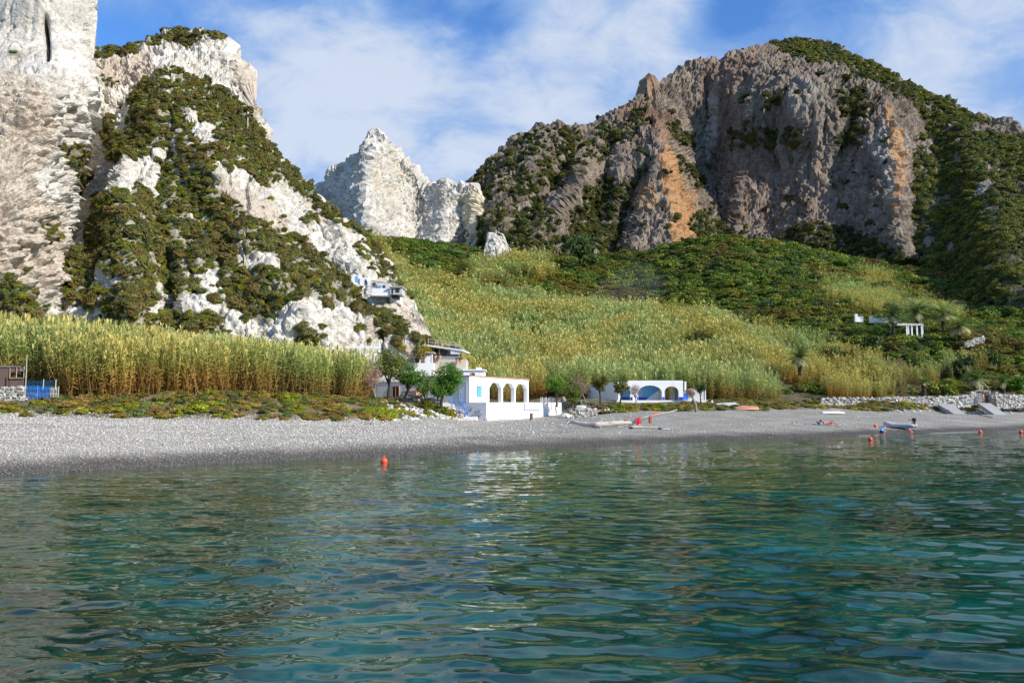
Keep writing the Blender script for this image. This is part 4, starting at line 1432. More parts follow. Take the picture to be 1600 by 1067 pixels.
def tint_valley(P, rg):
    n = len(P)
    u, v = proj(P)
    q = P / 14
    a = sstep(fbm(q, 3, 71), -0.18, 0.25)[:, None]
    low = sstep(v, 520, 590)[:, None] * 0.5 + 0.5 * sstep(u, 1050, 1300)[:, None]
    g = np.array([0.92, 1.10, 0.95]); yl = np.array([1.18, 1.10, 0.75]); br = np.array([1.05, 0.85, 0.62])
    c = g * (1 - a) + yl * a
    c = c * np.array([1.0, 0.99, 1.15])
    k = (0.6 * low * sstep(fbm(P / 9, 3, 73), -0.1, 0.3)[:, None])
    c = c * (1 - k) + br * k
    return c * rg.uniform(0.88, 1.34, (n, 1))


def tint_front(P, rg):
    n = len(P)
    a = sstep(fbm(P / 6, 3, 75), -0.25, 0.25)[:, None]
    return (np.array([0.95, 1.05, 0.9]) * (1 - a) + np.array([1.2, 1.08, 0.85]) * a) * rg.uniform(0.92, 1.36, (n, 1))


rv = ground_points(11500, 540, 1640, 92, 300, 11, acc_valley, lambda y: np.clip((120 / y) ** 1.3, 0.2, 1))
rs_ = 1 - 0.42 * sstep(proj(rv)[0], 1080, 1260)
reeds(rv, 12, 'tall yellow green cane filling the valley floor behind the houses', (0.7, 1.1), tint_valley, np.clip(rv[:, 1] / 120, 1, 2.0), rs_)
rf = ground_points(4400, -330, 575, 59, 92, 13, acc_front)
reeds(rf, 14, 'dense bed of tall cane below the left hill', (0.82, 1.1), tint_front, 1.0, lambda P: np.interp(proj(P)[0], [-200, 60, 420, 570], [1.08, 1.06, 0.84, 0.74]))

# --- valley scrub
SCRUB_ZONE = [[(560, 355), (640, 352), (760, 368), (900, 370), (1100, 340), (1300, 360), (1480, 440), (1640, 470), (2000, 470), (2000, 540), (1640, 520), (1490, 505), (1300, 520), (1190, 522), (1110, 515), (1040, 497), (950, 488), (860, 478), (760, 455), (700, 440), (640, 420)],
              (0.85, [(1290, 520), (1640, 500), (2000, 500), (2000, 650), (1640, 640), (1500, 615), (1380, 560)]), (0.95, [(1230, 500), (1560, 495), (1570, 575), (1380, 565), (1250, 545)]), (0.8, [(1180, 540), (1310, 545), (1310, 618), (1180, 612)]), (0.35, [(1180, 520), (1400, 540), (1400, 620), (1180, 560)]), (0.16, [(620, 420), (1100, 500), (1200, 590), (700, 570), (640, 500)])]


def acc_scrub(u, v, D, P):
    m = masks(u, v, SCRUB_ZONE, 14, 14, 45, 81)
    r = np.maximum(0, masks(u, v, REED_ZONE[1:3], 4, 7, 40, 61))
    return m * (1 - 0.9 * r) * sstep(D - d_bank(u), 12, 16) * keep_clear(P, 0.5, N_HOUSE)


def tint_scrub(P, rg, n):
    t = tints(n, GREEN, 31)
    u, v = proj(P)
    a = sstep(fbm(P / 22, 3, 83), 0.02, 0.28)[:, None] * 0.75
    br = np.array([1.5, 1.05, 0.75])
    return (t * (1 - a) + br * a) * (1 + 0.3 * fbm(P / 10, 3, 85))[:, None]


sp = ground_points(12000, 540, 1960, 105, 310, 15, acc_scrub, lambda y: np.clip((140 / y), 0.3, 1))
rg = np.random.default_rng(16)
s = (0.8 + 2.0 * rg.random(len(sp)) ** 2.5) * np.clip(sp[:, 1] / 160, 0.8, 1.5) * (1 + 1.3 * masks(*proj(sp), REED_ZONE[:1], 10, 10, 45, 61) * (proj(sp)[0] < 1180))
scatter('scrub', 'mixed green scrub covering the upper valley below the mountain', 'scrub', sp,
        np.stack([rg.normal(size=len(sp)) * 0.1, rg.normal(size=len(sp)) * 0.1, rg.random(len(sp)) * 6.28], -1),
        np.stack([s, s * rg.uniform(0.8, 1.2, len(sp)), s * rg.uniform(0.55, 0.95, len(sp))], -1), rg.integers(0, 5, len(sp)), tint_scrub(sp, rg, len(sp)), BUSH_C)

# --- low plants on the bank behind the beach
BANK_T = [(3, (2.2, 2.4, 0.7)), (2.2, (2.1, 1.7, 0.9)), (2.5, (2.1, 1.4, 1.7)), (1.5, (1.1, 1.3, 1.6)), (1.5, (2.2, 1.5, 1.2)), (1.2, (1.0, 1.2, 0.8))]


def acc_bank(u, v, D, P):
    b = d_bank(u)
    w = sstep(D - b - 1.2 * gnoise(np.stack([u / 25, 0 * u, 0 * u], -1), 7), -0.4, 0.6) * (1 - sstep(D - b, np.interp(u, [500, 620, 900, 1250], [9, 10, 12, 14]), np.interp(u, [500, 620, 900, 1250], [11, 12, 14, 16])))
    gap = sstep(fbm(P / 2.5, 3, 87), 0.02, 0.20)
    for uu, dd, rr in ((36, 59.3, 1.3), (48, 59.3, 1.3), (60, 59.5, 1.3), (72, 59.8, 1.3), (84, 60.2, 1.2), (10, 58.6, 1.2), (25, 58.6, 1.2)):
        w = w * (np.hypot(P[:, 0] - (uu - 800) / F * dd, P[:, 1] - dd) > rr)
    sand = np.interp(u, [590, 640, 720, 735, 885, 930, 1000, 1300], [1, 0.35, 0.35, 0.0, 0.0, 0.4, 0.8, 0.9])
    return w * (1 - gap) * sand * keep_clear(P, -1.5)


bp = ground_points(5600, -420, 1900, 46, 128, 17, acc_bank)
q = fbm(bp / 3.0, 3, 89)
rg = np.random.default_rng(18)
tb = np.array([b for _, b in BANK_T])
k = np.clip(((q + 0.42) / 0.84 * len(tb) + rg.normal(size=len(bp)) * 0.7).astype(int), 0, len(tb) - 1)
s = (0.22 + 0.42 * rg.random(len(bp)) ** 2)
scatter('ground_cover', 'lime green and dry brown low plants on the bank behind the beach', 'ground cover', bp,
        np.stack([rg.normal(size=len(bp)) * 0.15, rg.normal(size=len(bp)) * 0.15, rg.random(len(bp)) * 6.28], -1),
        np.stack([s * 1.3, s * 1.3, s * rg.uniform(0.5, 1.0, len(bp))], -1), rg.integers(0, 5, len(bp)), tb[k] * rg.uniform(0.8, 1.5, (len(bp), 1)), BUSH_C)


# --- loose stones of the beach
def make_stone(seed):
    rg = np.random.default_rng(seed)
    b = MB()
    b.ball((0, 0, 0), (0.5, 0.42, 0.3), 7, 5, 0.5)
    V = np.array(b.v)
    V = V * (1 + 0.3 * gnoise(V * 2.2 + seed, seed))[:, None]
    b.v = [tuple(p) for p in V]
    return b.build('stone_form', M['stone_i'], link=False, smooth=True)


def stone_inst_mat():
    m, t, b, _ = new_mat('beach_stone')
    a = attr(t, 'tint', 'INSTANCER')
    t.links.new(a.outputs['Color'], b.inputs['Base Color'])
    b.inputs['Roughness'].default_value = 0.75
    return m


M['stone_i'] = stone_inst_mat()
STONE_C = proto_coll('stone_forms', [make_stone(300 + i) for i in range(4)])


def acc_beach(u, v, D, P):
    s_, b = d_shore(u), d_bank(u)
    w = (D - s_) / (b - s_)
    return (w > 0.0) * (w < 1.03) * np.interp(u, [500, 760, 1000], [1, 0.25, 0.04]) * keep_clear(P, -2)


pp = ground_points(30000, -60, 1640, 27, 112, 19, acc_beach, lambda y: np.clip((34 / y) ** 2, 0.03, 1))
rg = np.random.default_rng(20)
s = 0.05 + 0.11 * rg.random(len(pp)) ** 3
s = s * np.clip(pp[:, 1] / 45, 0.8, 1.5)
wet = sstep(pp[:, 2], 0.14, 0.52)[:, None]
g = (0.27 + 0.30 * rg.random((len(pp), 1)) ** 1.2) * (0.30 + 0.70 * wet)
scatter('pebbles', 'loose grey and white pebbles of the beach', 'pebbles', pp + np.array([0, 0, 0.01]), np.stack([rg.normal(size=len(pp)) * 0.3, rg.normal(size=len(pp)) * 0.3, rg.random(len(pp)) * 6.28], -1),
        np.stack([s, s, s], -1), rg.integers(0, 4, len(pp)), g * np.array([1, 0.94, 0.83]) + 0 * rg.random((len(pp), 3)), STONE_C)
# ------------------------------------------------------------------ buildings
def at_ground(u, D, dz=0.0):
    x = (u - 800) / F * D
    return Vector((x, D, float(ground_z(np.array([x]), np.array([D]))[0]) + dz))


def pv(u, v, D):
    return Vector([float(c) for c in pix(u, v, D)])


class Px:
    """Boxes given by the photo rows and columns of their front face, local to a base point (no rotation)."""
    def __init__(s, base): s.b = Vector(base)

    def box(s, mb, u0, u1, v0, v1, D, depth, val=0.5):
        a = pix(u0, v1, D) ; b = pix(u1, v0, D)
        return mb.bx(a[0] - s.b.x, b[0] - s.b.x, D - s.b.y, D - s.b.y + depth, a[2] - s.b.z, b[2] - s.b.z, val)

    def p(s, u, v, D): return pv(u, v, D) - s.b


# ---- white arcade house on its terrace
RZ = math.atan2(0.9, 0.44)
hA = empty('arcade_house', (-4.4, 80.0, 2.7), RZ, 'long white flat-roofed beach house with three chamfered arches and a blue shutter', 'house')
H = 2.70
out = [(0, 0), (4.44, 0)]
for x0, x1 in ((4.44, 7.36), (7.71, 10.64), (10.96, 14.10)):
    out += [(x0, 0)] if x0 != 4.44 else []
    out += [(x0, 1.55), (x0 + 0.75, 2.16), (x1 - 0.75, 2.16), (x1, 1.55), (x1, 0)]
out += [(14.55, 0), (14.55, H), (0, H)]
mb = MB().prism(out, 0, 0.42)
mb.bx(0, 0.3, 0.422, 6.2, 0, H)
mb.bx(4.1, 4.4, 0.422, 5.6, 0, H - 0.002)
mb.bx(0.302, 4.098, 5.6, 5.9, 0, H - 0.004)
mb.build('wall', M['white'], hA)
mb = MB().bx(4.42, 14.3, 5.2, 5.5, 0.0, 0.42)
for x in (6.2, 8.7, 11.4, 14.2):
    mb.bx(x - 0.13, x + 0.13, 5.22, 5.48, 0.422, H - 0.17)
mb.build('rear_parapet', M['white'], hA)
MB().bx(0.302, 14.5, 0.424, 5.55, H - 0.16, H - 0.01).build('roof', M['white'], hA)
mb = MB().bx(-0.10, 14.68, -0.10, 0.14, H + 0.002, H + 0.085).bx(-0.10, 0.16, 0.142, 6.3, H + 0.002, H + 0.085)
mb.build('roof_tiles', M['terracotta'], hA)
sh = MB()
for k in range(6):
    sh.bx(1.66, 2.11, -0.045, -0.004, 0.66 + k * 0.165, 0.66 + k * 0.165 + 0.15)
    sh.bx(2.13, 2.57, -0.045, -0.004, 0.66 + k * 0.165, 0.66 + k * 0.165 + 0.15)
s1 = sh.build('shutter', M['sky_blue'], hA)
MB().ring(1.59, 2.64, 0.59, 1.72, -0.035, -0.002, 0.062).build('frame', M['blue'], s1)
d = MB().bx(-0.04, -0.003, 0.36, 1.12, 0.02, 1.98).build('side_door', M['white_clean'], hA)
MB().ring(0.29, 1.19, 0.003, 2.06, -0.06, -0.004, 0.066, 'y').build('door_frame', M['grey_wall'], d)
for x in (0.45, 3.9, 7.5, 10.8):
    MB().tube([(x, -0.02, 2.2), (x, -0.16, 2.2)], 0.035, 6).ball((x, -0.18, 2.2), 0.06, 6, 5).build('wall_lamp', M['metal_grey'], hA)
MB().tube([(14.85, 0.3, 0.0), (14.85, 0.3, 2.25)], 0.045, 6).tube([(14.85, 0.3, 2.2), (14.5, 0.3, 2.25)], 0.03, 6).build('pipe', M['white_clean'], hA)
# lower wing running back to the left
mb = MB().bx(0.05, 0.35, 6.202, 17.0, 0, 2.15).bx(0.352, 4.5, 16.7, 17.0, 0, 2.15)
mb.build('wing_wall', M['white'], hA)
MB().bx(0.0, 4.6, 6.204, 17.1, 2.152, 2.27).build('wing_roof', M['white'], hA)
w = MB().bx(0.0, 0.03, 8.75, 9.55, 0.62, 1.66).build('window', M['glass'], hA)
MB().ring(8.65, 9.65, 0.52, 1.78, -0.03, 0.045, 0.10, 'y').bx(-0.025, 0.04, 9.12, 9.18, 0.621, 1.679).build('window_frame', M['ochre'], w)
MB().bx(-0.9, 0.048, 5.9, 7.7, -0.3, 1.22).build('ochre_annex', M['ochre'], hA)
# the terrace in front
tA = empty('house_terrace', (-4.4, 80.0, 2.7), RZ, 'white walled terrace under the arcade house with grey side wall', 'terrace')
prof = [(0.0, -2.05), (0.55, -2.05), (0.55, -1.9), (20.0, -1.9), (20.0, -0.004), (0.0, -0.004)]
MB().prism([(-0.05, -2.1), (20.0, -2.1), (20.0, -0.004), (0.0, -0.004)], -2.0, 5.9).build('retaining_wall', M['white'], tA)
MB().prism([(-0.16, -2.2), (0.55, -2.2), (0.42, -1.62), (-0.10, -1.62)], -2.18, -1.9).build('buttress', M['white'], tA)
gr = MB()
rg_ = random.Random(4)
for k in range(26):                 # faded blue brush marks on the side wall
    y0 = rg_.uniform(-1.3, -0.1); z0 = rg_.uniform(-1.5, -0.35)
    pts = [Vector((-0.012 - 0.03 * 0, y0, z0))]
    for j in range(3):
        pts.append(pts[-1] + Vector((0, rg_.uniform(-0.14, 0.14), rg_.uniform(-0.12, 0.14))))
    gr.tube([(-0.032 - 0.024 * (-p.z / 2.1) , p.y, p.z) for p in pts], 0.014, 4)
gr.build('wall_scribble', M['navy'], tA)
sg = empty('notice_board', (-4.4, 80.0, 2.7), RZ, 'blank white board with a pale blue border hung on the terrace wall', 'board')
MB().bx(9.05, 13.3, -2.10, -2.03, -0.80, -0.10).build('panel', M['white_clean'], sg)
MB().bx(8.98, 9.048, -2.12, -2.03, -0.86, -0.05).bx(9.05, 13.3, -2.12, -2.03, -0.86, -0.802).bx(9.05, 13.3, -2.12, -2.03, -0.098, -0.05).build('border', plain('pale_blue_trim', (0.35, 0.48, 0.62), 0.6), sg)
p = at_ground(830, 82)
tag(MB().tube([(0, 0, -0.3), (0, 0, 0.35), (0.01, 0, 0.82)], [0.17, 0.165, 0.16], 12).tube([(0.01, 0, 0.80), (0.01, 0, 0.86)], [0.18, 0.17], 12).build('bollard', M['rust'], None), 'short rusty brown post standing in the pebbles before the white terrace', 'post').location = p
for (u, lean, lab) in ((868.2, 0.10, 'thin dark pole leaning on the right end of the terrace wall'), (870.6, -0.12, 'thin grey pole crossing the dark one at the end of the terrace wall')):
    q = at_ground(u, 95.2)
    tag(MB().tube([(lean, -0.1, -0.05), (0, 0.05, 0.9), (-lean, 0.25, 1.75)], [0.035, 0.04, 0.03], 6).build('pole', M['wood_grey'] if lean < 0 else M['rust']), lab, 'pole').location = q

# blue steps at the corner of the terrace
b0, b1 = pv(724, 651, 77.6), pv(712, 627, 79.2)
st = empty('ladder_steps', b0, 0, 'steep blue wooden steps up to the corner of the white terrace', 'steps')
e = b1 - b0
side = Vector((0.9, -0.1, 0)).normalized() * 0.55
for sgn in (-1, 1):
    MB().tube([side * sgn, e + side * sgn, e + side * sgn + Vector((0, 0, 0.2))], [0.065, 0.065, 0.05], 5).build('stringer', M['blue'], st)
    MB().tube([side * sgn + Vector((0, 0, 0.1)) + e * 0.1, side * sgn + e * 0.15 + Vector((0, 0, 0.75))], 0.04, 5).tube([side * sgn + e * 0.15 + Vector((0, 0, 0.75)), side * sgn + e * 1.05 + Vector((0, 0, 0.75))], 0.035, 5).tube([side * sgn + e * 1.0, side * sgn + e * 1.05 + Vector((0, 0, 0.78))], 0.04, 5).build('rail', M['blue'], st)
for k in range(6):
    MB().box(e * ((k + 0.6) / 6.4), (1.06, 0.26, 0.05), math.atan2(side.y, side.x)).build('tread', M['blue'], st)
q = pv(729, 654, 77.2)
tag(MB().box((0, 0, 0), (2.1, 1.0, 0.34), -0.1).build('step_slab', M['white'], bevel=0.03), 'low white slab at the foot of the blue steps', 'slab').location = q

# white flat-roofed block behind
base = pv(737, 610, 98)
hC = empty('back_house', base, 0, 'small white flat-roofed block just above the arcade house roof', 'house')
k = Px(base)
mb = MB(); k.box(mb, 713, 757, 579, 612, 98, 5); mb.build('wall', M['white'], hC)
mb = MB(); k.box(mb, 711, 759, 577, 578.9, 97.8, 5.4); mb.build('roof_edge', M['white_clean'], hC)
mb = MB(); k.box(mb, 737, 741.5, 583, 587.5, 97.95, 0.04); w = mb.build('window', M['glass'], hC)
a, b_ = k.p(736, 588.3, 97.9), k.p(742.5, 582.2, 97.9); MB().ring(a.x, b_.x, a.z, b_.z, a.y, a.y + 0.08, 0.06).build('window_frame', M['wood_grey'], w)
mb = MB(); k.box(mb, 744, 752, 574, 576.9, 99, 1.2); mb.build('roof_box', M['white'], hC)

# terrace house against the foot of the hill
base = pv(690, 590, 100)
hD = empty('terrace_house', base, 0, 'low house with a flat white roof and roof railing on a pale stone terrace', 'house')
k = Px(base)
mb = MB(); k.box(mb, 676, 728, 561, 606, 99.5, 6); mb.build('stone_base', plain('pale_stone_wall', (0.52, 0.46, 0.38), 0.9, 0.3, 6, bmp=0.9), hD)
mb = MB(); k.box(mb, 660, 720, 541, 561, 104.5, 1.0); mb.build('back_wall', M['dark'], hD)  # shade inside the shelter is put into this wall's colour
mb = MB(); k.box(mb, 659, 668, 538, 575, 101, 4); mb.build('side_wall', plain('grey_stone', (0.35, 0.33, 0.3), 0.9, 0.25, 4), hD)
mb = MB()
A, B = k.p(657, 539.5, 99.6), k.p(724, 548.5, 99.2)
for off in ((0, 0),):
    mb.add([A, B, B + Vector((0.5, 5.5, 0)), A + Vector((0.3, 5.5, 0)), A + Vector((0, 0, 0.2)), B + Vector((0, 0, 0.17)), B + Vector((0.5, 5.5, 0.17)), A + Vector((0.3, 5.5, 0.2))],
           [(3, 2, 1, 0), (4, 5, 6, 7), (0, 1, 5, 4), (1, 2, 6, 5), (2, 3, 7, 6), (3, 0, 4, 7)])
mb.build('roof', M['white'], hD)
mb = MB()
for (t, hgt) in ((0.16, 0.8), (0.32, 0.8), (0.48, 0.8), (0.64, 0.8), (0.8, 0.75), (0.93, 0.6)):
    q = A.lerp(B, t) + Vector((0.1, 0.4, 0.18))
    mb.tube([q, q + Vector((0, 0, hgt))], 0.035, 5)
for hh_ in (0.42, 0.8):
    mb.tube([A.lerp(B, 0.14) + Vector((0.1, 0.4, 0.18 + hh_)), A.lerp(B, 0.8) + Vector((0.1, 0.4, 0.18 + hh_ * 0.95)), A.lerp(B, 1.0) + Vector((0.1, 0.4, 0.1))], 0.04, 5)
mb.build('roof_railing', M['wood_grey'], hD)
for u in (672, 686, 701, 717):
    mb = MB(); v1 = 541.5 + (u - 657) * 0.134
    k.box(mb, u, u + 1.1, v1, 562, 99.8, 0.12); mb.build('post', M['wood_grey'], hD)
for (u0, u1) in ((674, 684), (688, 699), (703, 715)):
    mb = MB(); k.box(mb, u0, u1, 549, 558, 104.3, 0.12); w = mb.build('window', M['glass'], hD)
    a, b_ = k.p(u0 - 0.6, 558.6, 104.2), k.p(u1 + 0.6, 548.4, 104.2); MB().ring(a.x, b_.x, a.z, b_.z, a.y, a.y + 0.2, 0.05).build('window_frame', M['white_clean'], w)
mb = MB(); k.box(mb, 676, 721, 556.5, 560.8, 99.6, 0.06); mb.build('balustrade', M['metal_grey'], hD)
mb = MB(); k.box(mb, 704, 719.5, 546.5, 553.5, 99.45, 0.04); mb.build('awning', M['pale_cloth'], hD)
for n_, (u, v, D) in enumerate(((680, 556.5, 99.2), (687, 557, 99.2), (714.5, 562.5, 98.9), (720, 563, 98.9))):
    q = pv(u, v + 4, D)
    po = empty('plant_pot', q, 0, ('terracotta pot with green leaves, left of two beside the house posts', 'terracotta pot with green leaves, right of two beside the house posts', 'large terracotta pot at the right corner of the stone terrace', 'terracotta pot at the far right end of the stone terrace')[n_], 'plant pot', 'terracotta pots on the stone terrace')
    MB().tube([(0, 0, 0), (0, 0, 0.3), (0, 0, 0.36), (0, 0, 0.362), (0, 0, 0.42)], [0.15, 0.23, 0.24, 0.27, 0.27], 10).build('pot', plain('pot_clay', (0.58, 0.30, 0.2), 0.8), po)
    f = bpy.data.objects.new('foliage', BUSHES[n_].data); COL.objects.link(f); f.parent = po; f.location = (0, 0, 0.45); f.scale = (0.32, 0.32, 0.3); f['tint'] = [0.8, 1.3, 0.7]

# white frame wall with slatted openings, water tank
base = pv(655, 590, 97.5)
hE = empty('slatted_annex', base, 0, 'small white annex with wooden slatted openings below the stone terrace', 'annex')
k = Px(base)
mb = MB(); k.box(mb, 630, 677, 567, 602, 97.5, 3.5)
for u in (638.5, 647.5, 656, 664.5, 675):
    k.box(mb, u - 1.0, u + 1.0, 551.5, 566.95, 97.5, 0.25)
mb.build('wall', M['white'], hE)
mb = MB(); k.box(mb, 636, 678, 549.5, 551.4, 97.2, 3.6); mb.build('roof', M['wood_grey'], hE)
mb = MB(); k.box(mb, 637, 676, 551.6, 566.8, 100.4, 0.2); mb.build('inner_wall', M['dark'], hE)  # painted near-black for the shade behind the openings
mb = MB()
for v in np.arange(553, 566, 2.2):
    k.box(mb, 657.3, 663.2, v, v + 1.1, 97.55, 0.06)
mb.build('slats', M['wood_grey'], hE)
mb = MB()
for u in np.arange(640.5, 646.8, 1.6):
    k.box(mb, u, u + 0.5, 551.6, 566.8, 97.6, 0.06)
mb.build('slats', M['wood_grey'], hE)
mb = MB(); k.box(mb, 666, 673.7, 554, 566.9, 97.56, 0.05); mb.build('door', M['white_clean'], hE)
mb = MB(); k.box(mb, 648.6, 654.8, 555, 566.8, 97.7, 0.08); mb.build('wooden_panel', M['wood_brown'], hE)
q = pv(636, 549.2, 98)
tk = empty('water_tank', q, 0, 'round pale blue water tank lying on the annex roof', 'water tank')
MB().tube([(-0.55, 0, 0.34), (-0.5, 0, 0.34), (0.5, 0, 0.34), (0.55, 0, 0.34)], [0.22, 0.31, 0.31, 0.22], 14).build('drum', plain('tank_blue', (0.55, 0.64, 0.72), 0.4), tk, True)
for xa in (-0.4, 0.3):
    MB().bx(xa, xa + 0.1, -0.25, 0.25, 0, 0.1).build('cradle', M['metal_grey'], tk)

# chimney on the ridge foot
q = pv(656, 523, 107)
ch = empty('chimney', q, 0, 'narrow white chimney with a dark cap standing at the edge of the left hill', 'chimney')
MB().box((0, 0, 0.6), (0.62, 0.62, 2.6)).build('shaft', M['white'], ch)
MB().box((0, 0, 1.98), (0.36, 0.36, 0.15)).box((0, 0, 2.13), (0.5, 0.5, 0.14)).build('cap', M['dark'], ch)

# house built into the cliff
P0 = [Vector(hill.at(u, v)) for u, v in ((556, 445), (590, 455), (620, 468))]
base = P0[1] + Vector((0, -1.0, 0))
hF = empty('cliff_house', base, 0, 'white cave house halfway up the left hill with a blue door and pergola terrace', 'house')
k = Px(base)
D1 = P0[0].y - 1.0
mb = MB()
for (u0, u1, v0, v1, dd) in ((548, 562, 430, 447, 0.2), (562, 574, 434, 451, 0.0), (574, 590, 439, 457, -0.2), (590, 609, 443, 464, -0.4), (609, 622, 456, 472, -0.8)):
    k.box(mb, u0, u1 - 0.03, v0, v1, D1 + dd, 4.5)
mb.build('wall', M['white'], hF)
mb = MB(); k.box(mb, 555.8, 559.6, 431.5, 440.5, D1 + 0.14, 0.08); d = mb.build('door', M['sky_blue'], hF)
for (u0, u1, v0, v1, dd) in ((570, 573.4, 437, 444, -0.05), (581, 587, 441.5, 447, -0.26), (598, 602, 446, 452, -0.46)):
    mb = MB(); k.box(mb, u0, u1, v0, v1, D1 + dd, 0.04); w = mb.build('window', M['glass'], hF)
    mb = MB(); k.box(mb, u0 - 0.5, u1 + 0.5, v1 + 0.02, v1 + 0.6, D1 + dd - 0.05, 0.1); mb.build('sill', M['wood_grey'], w)
mb = MB(); k.box(mb, 592, 595.4, 446, 450, D1 - 0.46, 0.05); mb.build('shutter', M['sky_blue'], hF)
mb = MB()
A, B = k.p(581, 438.5, D1 - 2.2), k.p(616, 443, D1 - 2.4)
for t in np.linspace(0, 1, 9):
    q = A.lerp(B, t); mb.tube([q, q + Vector((0.1, 2.6, 0.15))], 0.05, 4)
mb.tube([A, B], 0.07, 5); mb.tube([A + Vector((0.1, 2.6, 0.1)), B + Vector((0.1, 2.6, 0.1))], 0.07, 5)
mb.tube([A, A - Vector((0, 0, 1.2))], 0.06, 5); mb.tube([B, B - Vector((0, 0, 1.3))], 0.06, 5)
mb.build('pergola', M['wood_grey'], hF)
mb = MB(); k.box(mb, 581, 609, 450.5, 455, D1 - 2.4, 0.2); k.box(mb, 581, 609, 455.02, 462, D1 - 2.4, 2.0); mb.build('terrace', M['white'], hF)
mb = MB(); k.box(mb, 609.5, 628, 449, 460, D1 - 2.6, 3.0); ht = mb.build('hut', M['grey_wall'], hF)
mb = MB(); k.box(mb, 608.5, 629.5, 447, 448.9, D1 - 2.9, 3.6); mb.build('hut_roof', M['wood_grey'], ht)
mb = MB(); k.box(mb, 612, 614.4, 452, 459, D1 - 2.65, 0.05); mb.build('hut_door', M['dark'], ht)
mb = MB(); k.box(mb, 618, 624, 451, 457, D1 - 2.65, 0.05); mb.build('hut_window', M['dark'], ht)
mb = MB(); k.box(mb, 612.5, 621.5, 460.1, 465, D1 - 2.2, 2.0); mb.build('undercroft_shade', M['dark'], hF)  # solid block whose near-black colour stands for shade below the hut

# white pergola frames above the cane
for (nm, us, v0, v1, D, lab) in (('pergola', (541, 553, 567, 590.5), 540.5, 563, 87.0, 'white flat-topped pergola frame above the cane at the hill foot'), ('pergola', (503, 515), 541, 560, 86.2, 'small white pergola frame with two posts at the hill foot')):
    base = pv(us[0], v1, D)
    g = empty(nm, base, 0, lab, 'pergola', 'white pergolas at the hill foot')
    k = Px(base)
    for u in us:
        mb = MB(); k.box(mb, u, u + 2.2, v0 + 4.05, v1 + 18, D, 0.16); mb.build('post', M['white'], g)
    mb = MB()
    if len(us) > 2:
        k.box(mb, us[0] - 1, us[-1] + 3, v0, v0 + 4, D - 0.05, 0.24)
    else:
        k.box(mb, us[0] - 0.5, us[-1] + 2.5, v0 + 1.5, v0 + 4, D - 0.05, 0.24)
    mb.build('beam', M['white'], g)
    if len(us) > 2:
        mb = MB(); k.box(mb, 554, 592, 552, 585, 88.5, 0.25); mb.build('back_wall', M['white'], g)

# ---- white house with blue arches
base = pv(1000, 625.2, 101)
hB = empty('blue_arch_house', base, 0, 'low white house with light blue arched porch and deep blue skirting', 'house')
k = Px(base)
S = 101 / F


def lx(u): return (u - 1000) * S
def lz(v): return (625.2 - v) * S


def arch(u0, u1, vt, vs, n=9):
    c = (u0 + u1) / 2
    r = (u1 - u0) / 2
    return [(lx(u0), 0.0)] + [(lx(c - r * math.cos(t)), lz(vs) + (lz(vt) - lz(vs)) * math.sin(t)) for t in np.linspace(0, math.pi, n)] + [(lx(u1), 0.0)]


outl = [(lx(966), 0.0)] + arch(970, 985, 604.5, 612) + arch(997.5, 1034.5, 602, 613) + arch(1038.5, 1060.5, 603.5, 612) + [(lx(1067.5), 0.0), (lx(1067.5), lz(594.5)), (lx(982), lz(594.5)), (lx(981.9), lz(597.5)), (lx(966), lz(597.5))]
MB().prism(outl, 0, 0.35).build('front_wall', M['white'], hB)
for ua, ub in ((985.2, 997.3), (1060.8, 1067.4), (1034.8, 1038.2)):
    MB().bx(lx(ua), lx(ub), -0.03, -0.004, 0.0, 0.42).build('skirting', M['deep_blue'], hB)
MB().bx(lx(966), lx(1036), 2.2, 2.4, 0, lz(597.7)).build('back_wall', M['sky_blue'], hB)
MB().bx(lx(966), lx(1034.2), 2.17, 2.197, 0.002, 0.42).build('back_skirting', M['deep_blue'], hB)
MB().prism([(lx(1012.5), 0.0), (lx(1035.5), 0.0), (lx(1035.5), lz(608))], 2.02, 2.165).build('stair_wall', M['white'], hB)
MB().bx(lx(1036.05), lx(1038), 0.352, 4.6, 0, lz(597.9)).bx(lx(1066.2), lx(1067.4), 0.352, 4.6, 0, lz(597.9)).build('side_wall', M['white'], hB)
MB().bx(lx(1038), lx(1046.5), 2.6, 2.8, 0, lz(610)).bx(lx(1054), lx(1061), 2.6, 2.8, 0, lz(609)).build('inner_partition', M['white'], hB)
MB().bx(lx(965), lx(1068.2), 0.1, 5.0, lz(597.4) + 0.003, lz(597.4) + 0.07).build('roof', M['white'], hB)
MB().tube([(lx(1073.5), 1.0, 0), (lx(1073.5), 1.0, lz(597))], 0.13, 8).tube([(lx(1073.5), 1.0, lz(597)), (lx(1073.5), 1.0, lz(596))], 0.17, 8).build('flue', M['white'], hB)
mb = MB().bx(lx(1068), lx(1077.5), 0.6, 0.85, 0, lz(613)).bx(lx(1077.55), lx(1103), 0.7, 0.95, 0, lz(607.5)); mb.build('yard_wall', M['grey_wall'], hB)
MB().bx(lx(1068.6), lx(1076.5), 0.55, 0.597, lz(624), lz(614)).build('blue_door', M['deep_blue'], hB)
MB().bx(lx(1103.4), lx(1104.6), 0.6, 0.72, 0, lz(606)).build('post', M['white'], hB)
q0, q1 = Vector((lx(966) - 0.02, 0.2, 0)), Vector(((914 - 800) / F * 106 - base.x, 106 - base.y, 0))
dv = (q1 - q0); an = math.atan2(dv.y, dv.x)
MB().box((q0 + q1) / 2 + Vector((0, 0, 1.15)), (dv.length, 0.25, 2.3), an).build('left_wall', M['white'], hB)
MB().bx(lx(962.5), lx(1111), -0.9, 3.0, lz(634.5), -0.005).build('platform', M['white'], hB)
